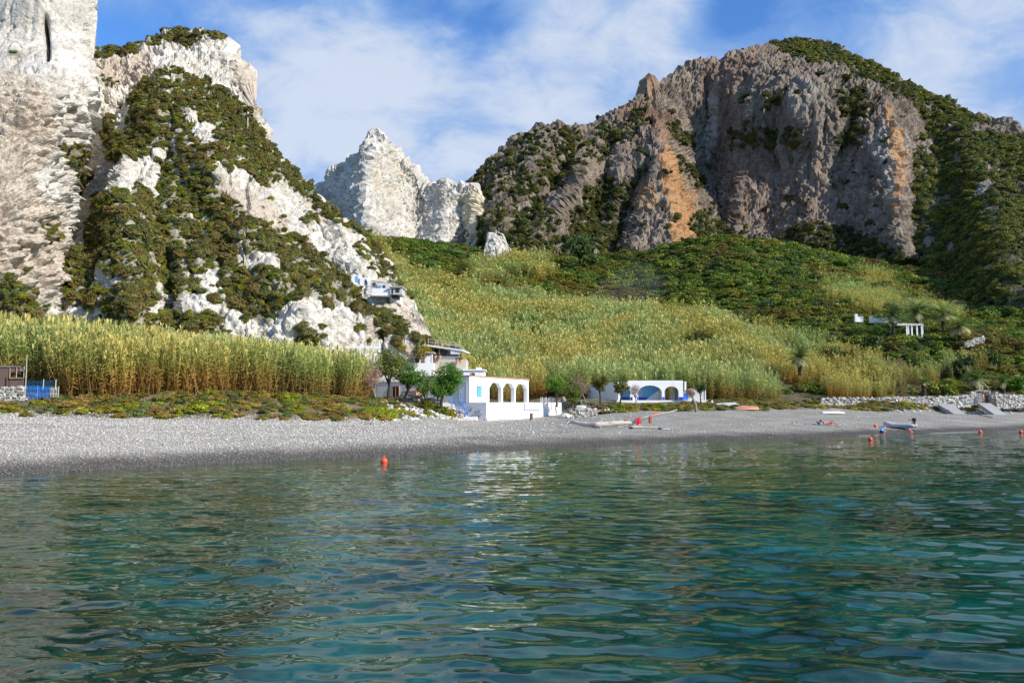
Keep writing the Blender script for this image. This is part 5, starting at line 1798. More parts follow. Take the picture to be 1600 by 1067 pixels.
MB().bx(lx(988), lx(994), -0.4, -0.1, 0, 0.42).build('porch_box', M['white_clean'], hB)

# white paling behind the terrace, loose blocks, low stone wall
base = at_ground(856, 101)
g = empty('paling_fence', base, 0, 'short stretch of leaning white palings right of the arcade house', 'fence')
for i in range(12):
    tl = 0.12 * math.sin(i * 2.3)
    MB().box(((i - 6) * 0.155, 0.05 * math.sin(i), 0.5), (0.11, 0.03, 1.15 + 0.15 * math.sin(i * 1.7)), rot=Matrix.Rotation(tl, 3, 'Y')).build('paling', M['pale_cloth'], g)
MB().bx(-1.0, 0.9, 0.06, 0.1, 0.3, 0.37).build('rail', M['wood_grey'], g)
MB().bx(-1.0, 0.9, 0.06, 0.1, 0.75, 0.82).build('rail', M['wood_grey'], g)


def boulder(u, D, r, seed, label, group=None, sq=(1, 0.8, 0.6), val=0.8, mat='pale_rock'):
    b = MB(); b.ball((0, 0, 0), (r * sq[0], r * sq[1], r * sq[2]), 14, 10, val)
    V = np.array(b.v)
    n_ = unit(V)
    V = V + n_ * (r * (0.35 * gnoise(n_ * 1.7 + seed, seed) + 0.18 * gnoise(n_ * 4 + seed, seed)))[:, None]
    V = np.sign(V) * np.abs(V / r) ** 0.85 * r
    b.v = [tuple(p) for p in V]
    o = b.build('boulder', M[mat])
    o.location = at_ground(u, D, r * 0.2)
    o.rotation_euler = (0, 0, seed)
    return tag(o, label, 'boulder', group)


boulder(877.5, 90.5, 0.42, 3, 'small white boulder at the right end of the terrace wall', 'white boulders beside the terrace')
boulder(883, 90, 0.6, 4, 'widest white boulder right of the terrace wall', 'white boulders beside the terrace', (1.1, 0.8, 0.55))
boulder(890, 90.5, 0.38, 5, 'low white boulder nearest the brown bush', 'white boulders beside the terrace', (1.2, 0.8, 0.5))
boulder(907, 96.5, 0.55, 6, 'pale boulder before the grey wall of the blue arch house', 'white boulders beside the terrace', (1.3, 0.8, 0.5))


def stone_wall(name, pts, height, thick, size, seed, label, cat='wall', mat='stone', sink=0.3, top=None):
    """Dry stone wall along ground points: many fitted irregular stones in one mesh."""
    rg = random.Random(seed)
    b = MB()
    O = Vector(pts[0])
    for (p, q) in zip(pts[:-1], pts[1:]):
        p, q = Vector(p), Vector(q)
        d = q - p
        L = d.length
        ang = math.atan2(d.y, d.x)
        nrow = max(2, int(height / (size * 0.72)))
        for r in range(nrow):
            x = -rg.random() * size
            while x < L:
                w = size * rg.uniform(0.45, 1.5)
                hz = height / nrow
                for side in (-1, 1):
                    t = min(max((x + w / 2) / L, 0), 1)
                    c = p.lerp(q, t) - O + Vector((0, 0, -sink + (r + 0.5) * (hz + sink / nrow) + rg.uniform(-0.5, 0.5) * hz))
                    off = Vector((-math.sin(ang), math.cos(ang), 0)) * (side * (thick / 2 - size * 0.35) + rg.uniform(-0.05, 0.05))
                    R = Matrix.Rotation(ang + rg.uniform(-0.25, 0.25), 3, 'Z') @ Matrix.Rotation(rg.uniform(-0.3, 0.3), 3, 'Y') @ Matrix.Rotation(rg.uniform(-0.25, 0.25), 3, 'X')
                    vl = min(1, max(0, rg.gauss(0.62, 0.24)))
                    hx, hy, h2 = w * 0.5, size * 0.45, hz * rg.uniform(0.42, 0.85)
                    vs = []
                    for zz in (-1, 1):
                        for xx, yy in ((-1, -1), (1, -1), (1, 1), (-1, 1)):
                            j = lambda: rg.uniform(0.62, 1.05)
                            vs.append(c + off + R @ Vector((xx * hx * j(), yy * hy * j(), zz * h2 * j())))
                    b.add(vs, [(3, 2, 1, 0), (4, 5, 6, 7), (0, 1, 5, 4), (1, 2, 6, 5), (2, 3, 7, 6), (3, 0, 4, 7)], vl)
                x += w * 0.92
        mid = (p + q) / 2 - O
        b.box(mid + Vector((0, 0, height * 0.42 - sink)), (L, thick * 0.5, height), ang, 0.1)
    o = b.build(name, M[mat])
    o.location = O
    return tag(o, label, cat)


def gpts(us, D): return [at_ground(u, d) for u, d in zip(us, D if hasattr(D, '__len__') else [D] * len(us))]


def wall_pts(us, vs, D):
    return [pv(u, v, D) for u, v in zip(us, vs)]


stone_wall('stone_wall', wall_pts((1283, 1340, 1400, 1460, 1515), (636.5, 636.5, 635.5, 634.5, 632.5), 110.5), 1.35, 0.5, 0.34, 1, 'long dry stone wall behind the right beach, left of the gate')
stone_wall('stone_wall', wall_pts((1556, 1600, 1660), (634, 635, 635.5), 110.8), 1.6, 0.5, 0.34, 2, 'dry stone wall behind the right beach, right of the gate')
stone_wall('stone_wall', wall_pts((-40, 0, 37), (621, 621, 620.5), 59.6), 0.80, 0.45, 0.22, 3, 'low dry stone wall of pinkish stones beside the blue picket fence')
stone_wall('stone_wall', wall_pts((900, 932), (647, 646.5), 88.5), 0.65, 0.45, 0.24, 4, 'low pale stone wall on the pebbles below the blue arch house')
stone_wall('stone_wall', wall_pts((1508, 1522, 1537), (541, 536, 530.5), 138), 0.75, 0.4, 0.3, 5, 'short pale stone wall climbing beside the hillside palms')
stone_wall('stone_wall', [at_ground(628, 75.0), at_ground(650, 75.5), at_ground(680, 75.5), at_ground(705, 77)], 0.9, 0.9, 0.34, 6, 'tumbled dry stone wall below the tamarisks left of the blue steps')


# loose rubble on the bank under the trees
def acc_rubble(u, v, D, P):
    b = d_bank(u)
    m = (u > 596) * (u < 735) * (D > b - 1.2) * (D < b + 9.5) * sstep(fbm(P / 2.6, 3, 93), -0.3, 0.15)
    m2 = (u > 880) * (u < 960) * (D > b - 0.5) * (D < b + 8) * 0.12
    m3 = (u > 1380) * (u < 1600) * (D > b - 2) * (D < b + 4) * 0.12
    return np.maximum(np.maximum(m, m2), m3)


rp = ground_points(1500, 590, 1620, 62, 122, 23, acc_rubble)
rg = np.random.default_rng(24)
s = 0.12 + 0.42 * rg.random(len(rp)) ** 2.5
g = (0.30 + 0.36 * rg.random((len(rp), 1)))
scatter('rubble', 'pale loose stones tumbled on the bank below the trees', 'rubble', rp + np.array([0, 0, 0.03]), np.stack([rg.normal(size=len(rp)) * 0.5, rg.normal(size=len(rp)) * 0.5, rg.random(len(rp)) * 6.28], -1),
        np.stack([s * 1.2, s, s], -1), rg.integers(0, 4, len(rp)), g * np.array([1, 0.96, 0.9]), STONE_C)

# ---- left end: brown board wall, pole, blue picket fence
base = pv(10, 606, 63.5)
g = empty('board_fence', base, 0, 'brown board screen with lattice openings at the left edge of the cane', 'fence')
k = Px(base)
mb = MB()
k.box(mb, -30, 14, 573.5, 612, 63.5, 0.08); k.box(mb, 14.05, 36.5, 591, 612, 63.5, 0.08); k.box(mb, 14.05, 30, 573, 580.8, 63.5, 0.08)
mb.build('boards', M['wood_brown'], g)
mb = MB()
for u in (14.5, 25, 36.5):
    k.box(mb, u, u + 0.9, 572, 591, 63.42, 0.1)
for u in (31, 33, 35):
    k.box(mb, u, u + 0.6, 572, 580, 63.42, 0.06)
k.box(mb, 14.5, 37, 590, 591, 63.36, 0.06); k.box(mb, -30, 37.4, 572, 573, 63.4, 0.12)
mb.build('lattice', M['wood_grey'], g)
q = pv(39.5, 606, 62)
tag(MB().tube([(0, 0, -0.6), (0.02, 0, 1.2), (0.0, 0, 2.62)], [0.045, 0.042, 0.035], 8).build('pole', M['wood_grey']), 'tall thin weathered pole between the brown screen and the blue fence', 'pole').location = q


def pickets(name, u0, u1, vt, vb, D, n, mats, label, rails=True, group=None, tops=None):
    base = pv(u0, vb, D)
    g = empty(name, base, 0, label, 'fence', group)
    k = Px(base)
    w = (u1 - u0) / n
    for i in range(n):
        mb = MB()
        j = 0.7 * math.sin(i * 3.7)
        k.box(mb, u0 + i * w, u0 + i * w + w * 0.66, vt + j, vb + 3, D, 0.03)
        mb.build('picket', M[mats[i % len(mats)]], g)
    for f in (0.22, 0.72):
        mb = MB()
        v = vt + (vb - vt) * f
        k.box(mb, u0 - 0.5, u1, v, v + 1.4, D + 0.035, 0.05)
        mb.build('rail', M[mats[0]], g)
    return g, k


g, k = pickets('picket_fence', 35.5, 56.5, 602.3, 621, 60.4, 10, ['blue'], 'bright blue picket fence panel next to the stone wall', group='blue picket fences')
g, k = pickets('picket_fence', 58.5, 78, 603.5, 619.5, 60.9, 9, ['blue'], 'bright blue picket gate between the blue panel and grey pales', group='blue picket fences')
mb = MB(); k.box(mb, 56.8, 58.2, 602, 622, 60.8, 0.1); mb.build('post', M['blue'], g)
g, k = pickets('picket_fence', 78.6, 89, 604.5, 618, 61.2, 5, ['pale_cloth', 'wood_grey'], 'short run of unpainted grey pickets at the right end of the blue fence', group='blue picket fences')
mb = MB(); k.box(mb, 89.6, 91.4, 603.5, 621, 61.2, 0.1); mb.build('post', M['wood_grey'], g)
g, k = pickets('picket_fence', 41, 87, 594, 607, 62.3, 22, ['teal_dark'], 'dark teal picket fence standing behind the bright blue one', group='blue picket fences')
for u in (66.8, 86):
    mb = MB(); k.box(mb, u, u + 1.4, 592.5, 609, 62.25, 0.08); mb.build('post', M['pale_cloth'], g)

# ---- hillside garden at the right
base = pv(1428, 523, 146)
g = empty('pergola', base, 0, 'white open pergola below the hillside palms at the right', 'pergola')
k = Px(base)
for (u, D) in ((1416.5, 146), (1424.5, 146), (1432.5, 146), (1440, 146), (1419, 149), (1441.5, 149)):
    mb = MB(); k.box(mb, u, u + 1.3, 508.5, 527, D, 0.16); mb.build('post', M['white_clean'], g)
mb = MB()
for u in np.arange(1403, 1443, 4.0):
    q = k.p(u, 508, 145.6); mb.tube([q, q + Vector((0.3, 4.0, 0.35))], 0.07, 4)
k.box(mb, 1402, 1443, 507.2, 508.4, 145.9, 0.18); k.box(mb, 1402, 1444, 505.4, 506.6, 149, 0.18)
mb.build('beams', M['white_clean'], g)
base = pv(1342, 499, 148)
g = empty('garden_wall', base, 0, 'low white garden wall with a raised pillar, left of the palms', 'wall', 'white garden walls on the hillside')
k = Px(base)
mb = MB(); k.box(mb, 1336.5, 1340, 490.5, 503, 148, 0.5); mb.build('pillar', M['white'], g)
mb = MB(); k.box(mb, 1340.05, 1349, 495, 503, 148.1, 0.3); mb.build('wall', M['white'], g)
base = pv(1372, 501, 148)
g = empty('garden_wall', base, 0, 'longer low white garden wall running behind the first palm', 'wall', 'white garden walls on the hillside')
k = Px(base)
mb = MB(); k.box(mb, 1360, 1363.4, 493.5, 504, 148, 0.5); mb.build('pillar', M['white'], g)
mb = MB(); k.box(mb, 1363.45, 1388, 497, 504, 148.1, 0.3); mb.build('wall', M['white'], g)

# ---- gate in the stone wall
base = pv(1535, 631, 111.5)
g = empty('garden_gate', base, 0, 'open grey garden gate with stone pillars in the long stone wall', 'gate')
k = Px(base)
for (u0, u1, vt) in ((1516, 1524, 611.5), (1553.5, 1557.5, 612)):
    b = MB(); rr = random.Random(int(u0))
    for j in range(9):
        vv = 633 - j * (633 - vt) / 9
        for uu in np.linspace(u0, u1, 4)[:-1]:
            a = k.p(uu + (u1 - u0) / 6, vv - 1.2, 111.3 + rr.uniform(-0.04, 0.04))
            b.box(a, ((u1 - u0) / 3 * 0.092 * rr.uniform(0.85, 1.15), 0.5, 0.24 * rr.uniform(0.8, 1.1)), rr.uniform(-0.2, 0.2), min(1, max(0, rr.gauss(0.6, 0.2))))
    b.build('pillar', M['stone'], g)
mb = MB()
for u in (1525, 1527.5, 1530, 1532.5):
    k.box(mb, u, u + 0.7, 614, 632, 111.4, 0.05)
for v in (614, 620, 626, 631):
    k.box(mb, 1525, 1533.2, v, v + 0.8, 111.36, 0.04)
mb.build('lattice_leaf', M['metal_grey'], g)
mb = MB()
for u in np.arange(1538.5, 1546.5, 1.35):
    k.box(mb, u, u + 1.2, 611, 632, 112.0, 0.05)
mb.build('board_leaf', M['wood_grey'], g)
mb = MB(); k.box(mb, 1524.6, 1547, 609.5, 611, 111.6, 0.12); k.box(mb, 1535, 1536, 606, 611, 111.6, 0.1); k.box(mb, 1546.8, 1547.8, 609.5, 632, 111.6, 0.12); mb.build('frame', M['wood_grey'], g)

# ---- concrete ramps
for (t0, t1, b0, b1, lab) in (((1465, 632.3), (1487, 632), (1491, 648.2), (1510, 648), 'left sloping concrete slipway slab on the right beach'), ((1528, 630.5), (1548, 630.8), (1553.5, 648.2), (1575, 650), 'right sloping concrete slipway slab below the gate')):
    Dt, Db = 110.0, 103.0
    P4 = [pv(*t0, Dt), pv(*t1, Dt), pv(*b1, Db), pv(*b0, Db)]
    O = P4[3]
    up = Vector((0, 0, 0.10)); dn = Vector((0, 0, -0.5))
    vs = [p - O + up for p in P4] + [p - O + dn for p in P4]
    o = MB().add(vs, [(0, 1, 2, 3), (7, 6, 5, 4), (0, 4, 5, 1), (1, 5, 6, 2), (2, 6, 7, 3), (3, 7, 4, 0)]).build('slipway', M['concrete'], bevel=0.03)
    o.location = O
    tag(o, lab, 'slipway', 'concrete slipways on the right beach')
pts = [pv(1480, 642, 104.9), pv(1492, 650, 101), pv(1512, 656, 97), pv(1535, 661, 94), pv(1552, 666, 88)]
O = pts[0]
gp = []
for i in range(25):
    t = i / 24 * (len(pts) - 1); j = min(int(t), len(pts) - 2); q = pts[j].lerp(pts[j + 1], t - j)
    q.x += 0.15 * math.sin(i * 1.3)
    q.z = max(q.z, float(ground_z(np.array([q.x]), np.array([q.y]))[0]) + 0.04) if i > 6 else q.z + 0.18
    gp.append(q - O)
o = MB().tube(gp, 0.035, 5).build('hose', M['black_plastic']); o.location = O
tag(o, 'thin dark hose trailing from the left slipway over the shingle', 'hose')
# ------------------------------------------------------------------ trees, palms and single bushes
def make_tree(name, base, height, crown, seed, label, cat='tree', leaf='leaf_tam', tint=(1, 1, 1), bark='bark', lean=(0, 0), n=2600, leafsize=0.085, forks=4, group=None, trunk_r=0.13, aspect=0.35, fork_h=0.4, gaps=0.6):
    """Tapered trunk, forked limbs and a crown of small leaves; crown = (rx, ry, rz, centre height)."""
    rg = np.random.default_rng(seed)
    root = empty(name, base, 0, label, cat, group)
    rx, ry, rz, cz = crown
    tb = MB()
    top = np.array([lean[0], lean[1], cz])
    fk = np.array([lean[0] * 0.45, lean[1] * 0.45, cz * fork_h])
    tb.tube([(0, 0, -0.3), (lean[0] * 0.12, lean[1] * 0.1, fk[2] * 0.5), tuple(fk)], [trunk_r * 1.25, trunk_r, trunk_r * 0.8], 8)
    tips = []
    for i in range(forks):
        a = 2 * math.pi * (i + rg.random() * 0.6) / forks
        tgt = top + np.array([math.cos(a) * rx * 0.55, math.sin(a) * ry * 0.55, rg.uniform(-0.15, 0.5) * rz])
        mid = fk + (tgt - fk) * 0.5 + rg.normal(size=3) * 0.12 * rx
        tb.tube([tuple(fk), tuple(mid), tuple(tgt)], [trunk_r * 0.62, trunk_r * 0.42, trunk_r * 0.2], 6)
        for j in range(4):
            t2 = mid + (tgt - mid) * rg.uniform(0.1, 1.0) + unit(rg.normal(size=3)) * np.array([rx, ry, rz]) * rg.uniform(0.3, 0.6)
            m2 = mid + (t2 - mid) * 0.5 + rg.normal(size=3) * 0.08
            tb.tube([tuple(mid), tuple(m2), tuple(t2)], [trunk_r * 0.28, trunk_r * 0.17, trunk_r * 0.06], 5)
            tips += [m2, t2]
        tips += [tgt]
    tb.build('trunk', M[bark], root)
    cs, rs = list(tips), [0.34 * (rx + rz) / 2 * rg.uniform(0.8, 1.4) for _ in tips]
    for i in range(20):
        d = unit(rg.normal(size=3)); d[2] = d[2] * 0.95
        cs.append(top + d * np.array([rx, ry, rz]) * rg.uniform(0.55, 0.9)); rs.append(0.38 * min(rx, rz) * rg.uniform(0.7, 1.3))
    cs = np.array(cs)
    keep = rg.random(len(cs)) < (1 - 0.25 * gaps)
    cs, rs = cs[keep], np.array(rs)[keep]
    V, Q, lv = leaf_cloud(rg, cs, rs, max(20, n // len(cs)), leafsize, 0.85, 0.4, aspect, True)
    cr = mesh_np('crown', V, Q, M[leaf], False, {'lv': lv}, parent=root)
    cr['tint'] = [1.35 * float(c) for c in tint]
    return root


def tree_px(u, vb, D, vt, half_w, seed, label, **kw):
    base = pv(u, vb, D)
    s = D / F
    Ht = (vb - vt) * s
    c = kw.pop('cu', u)
    ch = kw.pop('ch', 0.55)             # part of the height that is crown
    rz = Ht * ch / 2
    return make_tree(kw.pop('name', 'tamarisk_tree'), base, Ht, (half_w * s, half_w * s * 0.9, rz, Ht - rz), seed, label, lean=((c - u) * s, kw.pop('ly', 0.0)), **kw)


TG = 'tamarisk trees around the houses'
tree_px(588, 633, 70.5, 562, 18, 1, 'half bare reddish tamarisk at the end of the cane', leaf='twig', tint=(1.5, 1.2, 1.15), cu=580, ch=0.62, n=1900, leafsize=0.085, aspect=0.12, group=TG, bark='bark_grey', trunk_r=0.10)
tree_px(607, 624, 73, 543, 25, 2, 'tallest olive green tamarisk with a straight dark trunk', tint=(0.95, 0.9, 0.75), cu=609, ch=0.66, n=4200, group=TG, trunk_r=0.15)
tree_px(632, 627, 73.5, 566, 22, 3, 'leaning green tamarisk between the tallest tree and the round one', tint=(0.62, 0.95, 0.55), cu=643, ch=0.62, n=3400, group=TG, trunk_r=0.15)
tree_px(689, 634, 74.5, 569, 26, 4, 'dense round green tamarisk at the corner of the arcade house', tint=(0.55, 0.95, 0.42), cu=696, ch=0.72, n=5200, group=TG, gaps=0.15, trunk_r=0.14)
tree_px(668, 634, 73.5, 588, 15, 5, 'small twin-stemmed tamarisk with a thin crown beside the round tree', tint=(0.75, 0.95, 0.6), cu=664, ch=0.6, n=1500, group=TG, trunk_r=0.10, fork_h=0.2)
tree_px(680, 634, 73.8, 600, 13, 21, 'low sprawling tamarisk under the dense round one', tint=(0.6, 0.98, 0.45), cu=687, ch=0.6, n=1500, group=TG, trunk_r=0.09, fork_h=0.25)
tree_px(870, 632, 94, 584, 14.5, 6, 'small bright green tamarisk with a thin trunk right of the arcade house', tint=(0.75, 1.1, 0.45), ch=0.6, n=2600, group=TG, gaps=0.2, trunk_r=0.10)
tree_px(899, 638, 91, 596, 14, 7, 'bushy olive tamarisk growing low beside the white boulders', tint=(0.8, 0.8, 0.5), cu=897, ch=0.85, n=2400, group=TG, trunk_r=0.10)
tree_px(914, 628, 99, 584, 13, 8, 'bare pinkish tamarisk before the grey wall', leaf='twig', tint=(1.3, 1.15, 1.1), cu=907, ch=0.75, n=1600, leafsize=0.09, aspect=0.12, group=TG, bark='bark_grey', trunk_r=0.09)
tree_px(938, 629, 96, 584, 15, 9, 'brown flat-crowned tamarisk standing before the grey side wall', tint=(0.75, 0.58, 0.42), cu=937, ch=0.5, n=2200, group=TG, trunk_r=0.11)
tree_px(969, 632, 96, 594, 14, 10, 'bent tamarisk leaning over the left arch of the blue house', tint=(0.85, 0.68, 0.45), cu=972, ch=0.45, n=2000, group=TG, trunk_r=0.10)
tree_px(994, 631, 97, 596, 10, 11, 'leafless grey tamarisk before the big blue arch', leaf='twig', tint=(1.4, 1.4, 1.5), cu=992, ch=0.7, n=500, leafsize=0.11, aspect=0.08, group=TG, bark='bark_grey', trunk_r=0.07)
tree_px(1095, 630, 99, 597, 10, 12, 'small dark green tree over the yard wall of the blue house', tint=(0.4, 0.6, 0.5), cu=1094, ch=0.45, n=1200, group=TG, trunk_r=0.09)
tree_px(1088, 640, 91, 606, 9, 13, 'dead tamarisk stump leaning left with a few thin twigs', leaf='twig', tint=(1.3, 1.25, 1.2), cu=1078, ch=0.5, n=240, leafsize=0.13, aspect=0.07, group=TG, bark='bark_grey', trunk_r=0.17, fork_h=0.62)
tree_px(906, 418, 258, 364, 25, 14, 'tall dark grey green tree in the gully below the mountain', name='gully_tree', tint=(0.48, 0.58, 0.58), ch=0.78, n=4200, leafsize=0.30, trunk_r=0.35, aspect=0.6)
tree_px(925, 420, 252, 395, 14, 15, 'smaller grey green tree right of the tall gully tree', name='gully_tree', tint=(0.75, 0.78, 0.7), ch=0.7, n=1600, leafsize=0.26, trunk_r=0.25, aspect=0.6)


def make_palm(u, vc, D, r_px, seed, label, trunk_px, dry=0.35, n=34, tint=(1, 1, 1), group='date palms on the right hillside', trunk_r=0.28, up=1.0):
    rg = np.random.default_rng(seed)
    s = D / F
    R = r_px * s
    base = pv(u, vc + trunk_px, D)
    root = empty('palm_tree', base, 0, label, 'palm tree', group)
    h = trunk_px * s
    tb = MB()
    nz = 9
    pts = [(0, 0, -0.5 + (h + 0.5) * i / nz) for i in range(nz + 1)]
    tb.tube(pts, [trunk_r * (1.15 if i % 2 else 0.95) * (1.25 if i == 0 else 1) for i in range(nz + 1)], 9)
    tb.ball((0, 0, h), (trunk_r * 1.3, trunk_r * 1.3, trunk_r * 1.4), 9, 6)
    tb.build('trunk', M['bark'], root)
    for kind in ('crown', 'dry_fronds'):
        V, Q, lv = [], [], []
        m = n if kind == 'crown' else int(n * dry * 0.55)
        for i in range(m):
            az = 2 * math.pi * (i * 0.618 + 0.1 * rg.random())
            el = (math.radians(rg.uniform(2, 70)) * up if kind == 'crown' else math.radians(rg.uniform(-35, 0)))
            o = np.array([math.cos(az), math.sin(az), 0.0])
            L = R * rg.uniform(0.95, 1.2) * (1.0 if kind == 'crown' else 0.85)
            d = o * math.cos(el) + np.array([0, 0, math.sin(el)])
            p = np.array([0, 0, h + trunk_r])
            side = np.array([-o[1], o[0], 0.0])
            ns = 9
            l0 = rg.random()
            prev = p
            for j in range(ns):
                t = (j + 1) / ns
                d = d + np.array([0, 0, -0.075 * (1 + t)]) ; d /= np.linalg.norm(d)
                nx = prev + d * L / ns
                w = 0.035 * R * (1.1 - t)
                b = len(V)
                V += [prev - side * w, prev + side * w, nx + side * w * 0.8, nx - side * w * 0.8]; Q.append((b, b + 1, b + 2, b + 3)); lv += [l0 * 0.6] * 4
                ll = R * 0.30 * math.sin(math.pi * min(0.97, 0.15 + 0.85 * t)) + 0.05 * R
                for sd in (-1, 1):
                    for f in (0.15, 0.65):
                        q = prev + (nx - prev) * f
                        tip = q + (side * sd * 0.75 + d * 0.7 + np.array([0, 0, -0.25 + 0.25 * rg.random()])) * ll
                        ww = d * 0.020 * R
                        b = len(V)
                        V += [q - ww, q + ww, tip + ww * 0.3, tip - ww * 0.3]; Q.append((b, b + 1, b + 2, b + 3)); lv += [np.clip(l0 * 0.5 + 0.5 * rg.random(), 0, 1)] * 4
                prev = nx
        o_ = mesh_np(kind, np.array(V), np.array(Q), M['palm_leaf' if kind == 'crown' else 'palm_dry'], False, {'lv': np.array(lv)}, parent=root)
        o_['tint'] = [1.7 * float(c) for c in tint]
    return root


make_palm(1396, 494, 146.5, 21, 1, 'leftmost of the three tall palms above the white pergola', 22, tint=(0.62, 0.8, 0.75))
make_palm(1433, 489, 150, 25, 2, 'middle palm with wide drooping fronds right above the white pergola', 22, dry=0.5, tint=(0.72, 0.85, 0.7))
make_palm(1474, 492, 149, 24, 3, 'pale upright palm right of the pergola', 26, dry=0.8, tint=(1.1, 1.15, 0.85))
make_palm(1500, 512, 143, 24, 4, 'low shaggy palm with many dry fronds beside the climbing wall', 16, dry=1.0, tint=(1.1, 1.15, 0.85))
make_palm(1250, 561, 118, 21, 5, 'palm standing alone in the cane left of the garden', 20, dry=0.9, tint=(0.75, 0.9, 0.75))
make_palm(1527, 594, 117, 25, 6, 'spreading palm directly behind the grey gate', 22, dry=0.4, tint=(0.95, 1.1, 0.9))
make_palm(1568, 599, 117.5, 18, 7, 'low palm behind the stone wall right of the gate', 18, dry=0.2, tint=(1.0, 1.2, 0.75))
make_palm(1600, 603, 118, 16, 8, 'low palm at the right edge above the stone wall', 14, dry=0.2, tint=(0.9, 1.1, 0.7))
make_palm(1444, 600, 115, 12, 9, 'small palm with a stout dark trunk behind the long stone wall', 18, dry=0.3, trunk_r=0.3, tint=(1.0, 1.15, 0.75))
make_palm(1424, 609, 115, 9, 10, 'smallest palm behind the long stone wall', 10, dry=0.2, trunk_r=0.16, tint=(1.2, 1.2, 0.8))


def shrub(P, r, seed, label, tint, flat=0.85, group=None, cat='bush', wide=1.0):
    o = bpy.data.objects.new('shrub', BUSHES[seed % 5].data)
    COL.objects.link(o)
    o.location = Vector([float(c) for c in P])
    o.scale = (r * wide, r, r * flat)
    o.rotation_euler = (0, 0, seed * 1.7)
    o['tint'] = list(map(float, tint))
    return tag(o, label, cat, group)


G1 = 'single bushes on the pale rock'
OL = (1.15, 1.1, 0.8)
for (u, v, r, lab, t) in ((76, 370, 1.15, 'round olive bush alone on the leftmost pale cliff', OL), (33, 388, 0.45, 'tiny bush under the lone olive bush on the leftmost cliff', OL), (38, 421, 0.45, 'tiny bush low on the leftmost cliff above the scrub', OL),
                          (478, 349, 0.95, 'small round dark green bush alone on the white slope', (0.8, 1.05, 0.7)), (444, 336, 0.55, 'small bush left of the lone round one on the white slope', OL),
                          (484, 532, 1.35, 'wide olive bush on the white rock above the cane', OL), (470, 540, 0.9, 'lower olive bush beside the wide one above the cane', OL), (494, 516, 0.8, 'upper small bush above the wide one on white rock', OL),
                          (655, 547, 1.3, 'bright yellow green bush at the right foot of the left hill', (1.9, 1.7, 0.4)), (660, 558, 1.0, 'lower yellow green bush at the right foot of the left hill', (1.7, 1.6, 0.4)),
                          (590, 463, 0.75, 'yellow green bush under the cave house terrace', (1.9, 1.6, 0.4)), (630, 470, 0.9, 'light green bush below the grey hut of the cave house', (1.5, 1.7, 0.6)),
                          (550, 447, 0.8, 'dry grey bush left of the blue door of the cave house', (1.6, 1.3, 1.5)), (575, 425, 0.9, 'dry brown bush above the blue door of the cave house', (1.5, 1.2, 1.2)),
                          (335, 505, 1.2, 'olive bush at the right end of the scrub strip above the cane', OL), (300, 500, 1.2, 'olive bush in the middle of the scrub strip above the cane', OL), (245, 506, 1.2, 'olive bush at the left end of the scrub strip above the cane', OL)):
    rel = cliff if u < 90 else hill
    shrub(rel.at(u, v) - np.array([0, 0.1, 0.15]), r, int(u), lab, t, group=G1)
G2 = 'bushes on the bank behind the beach'
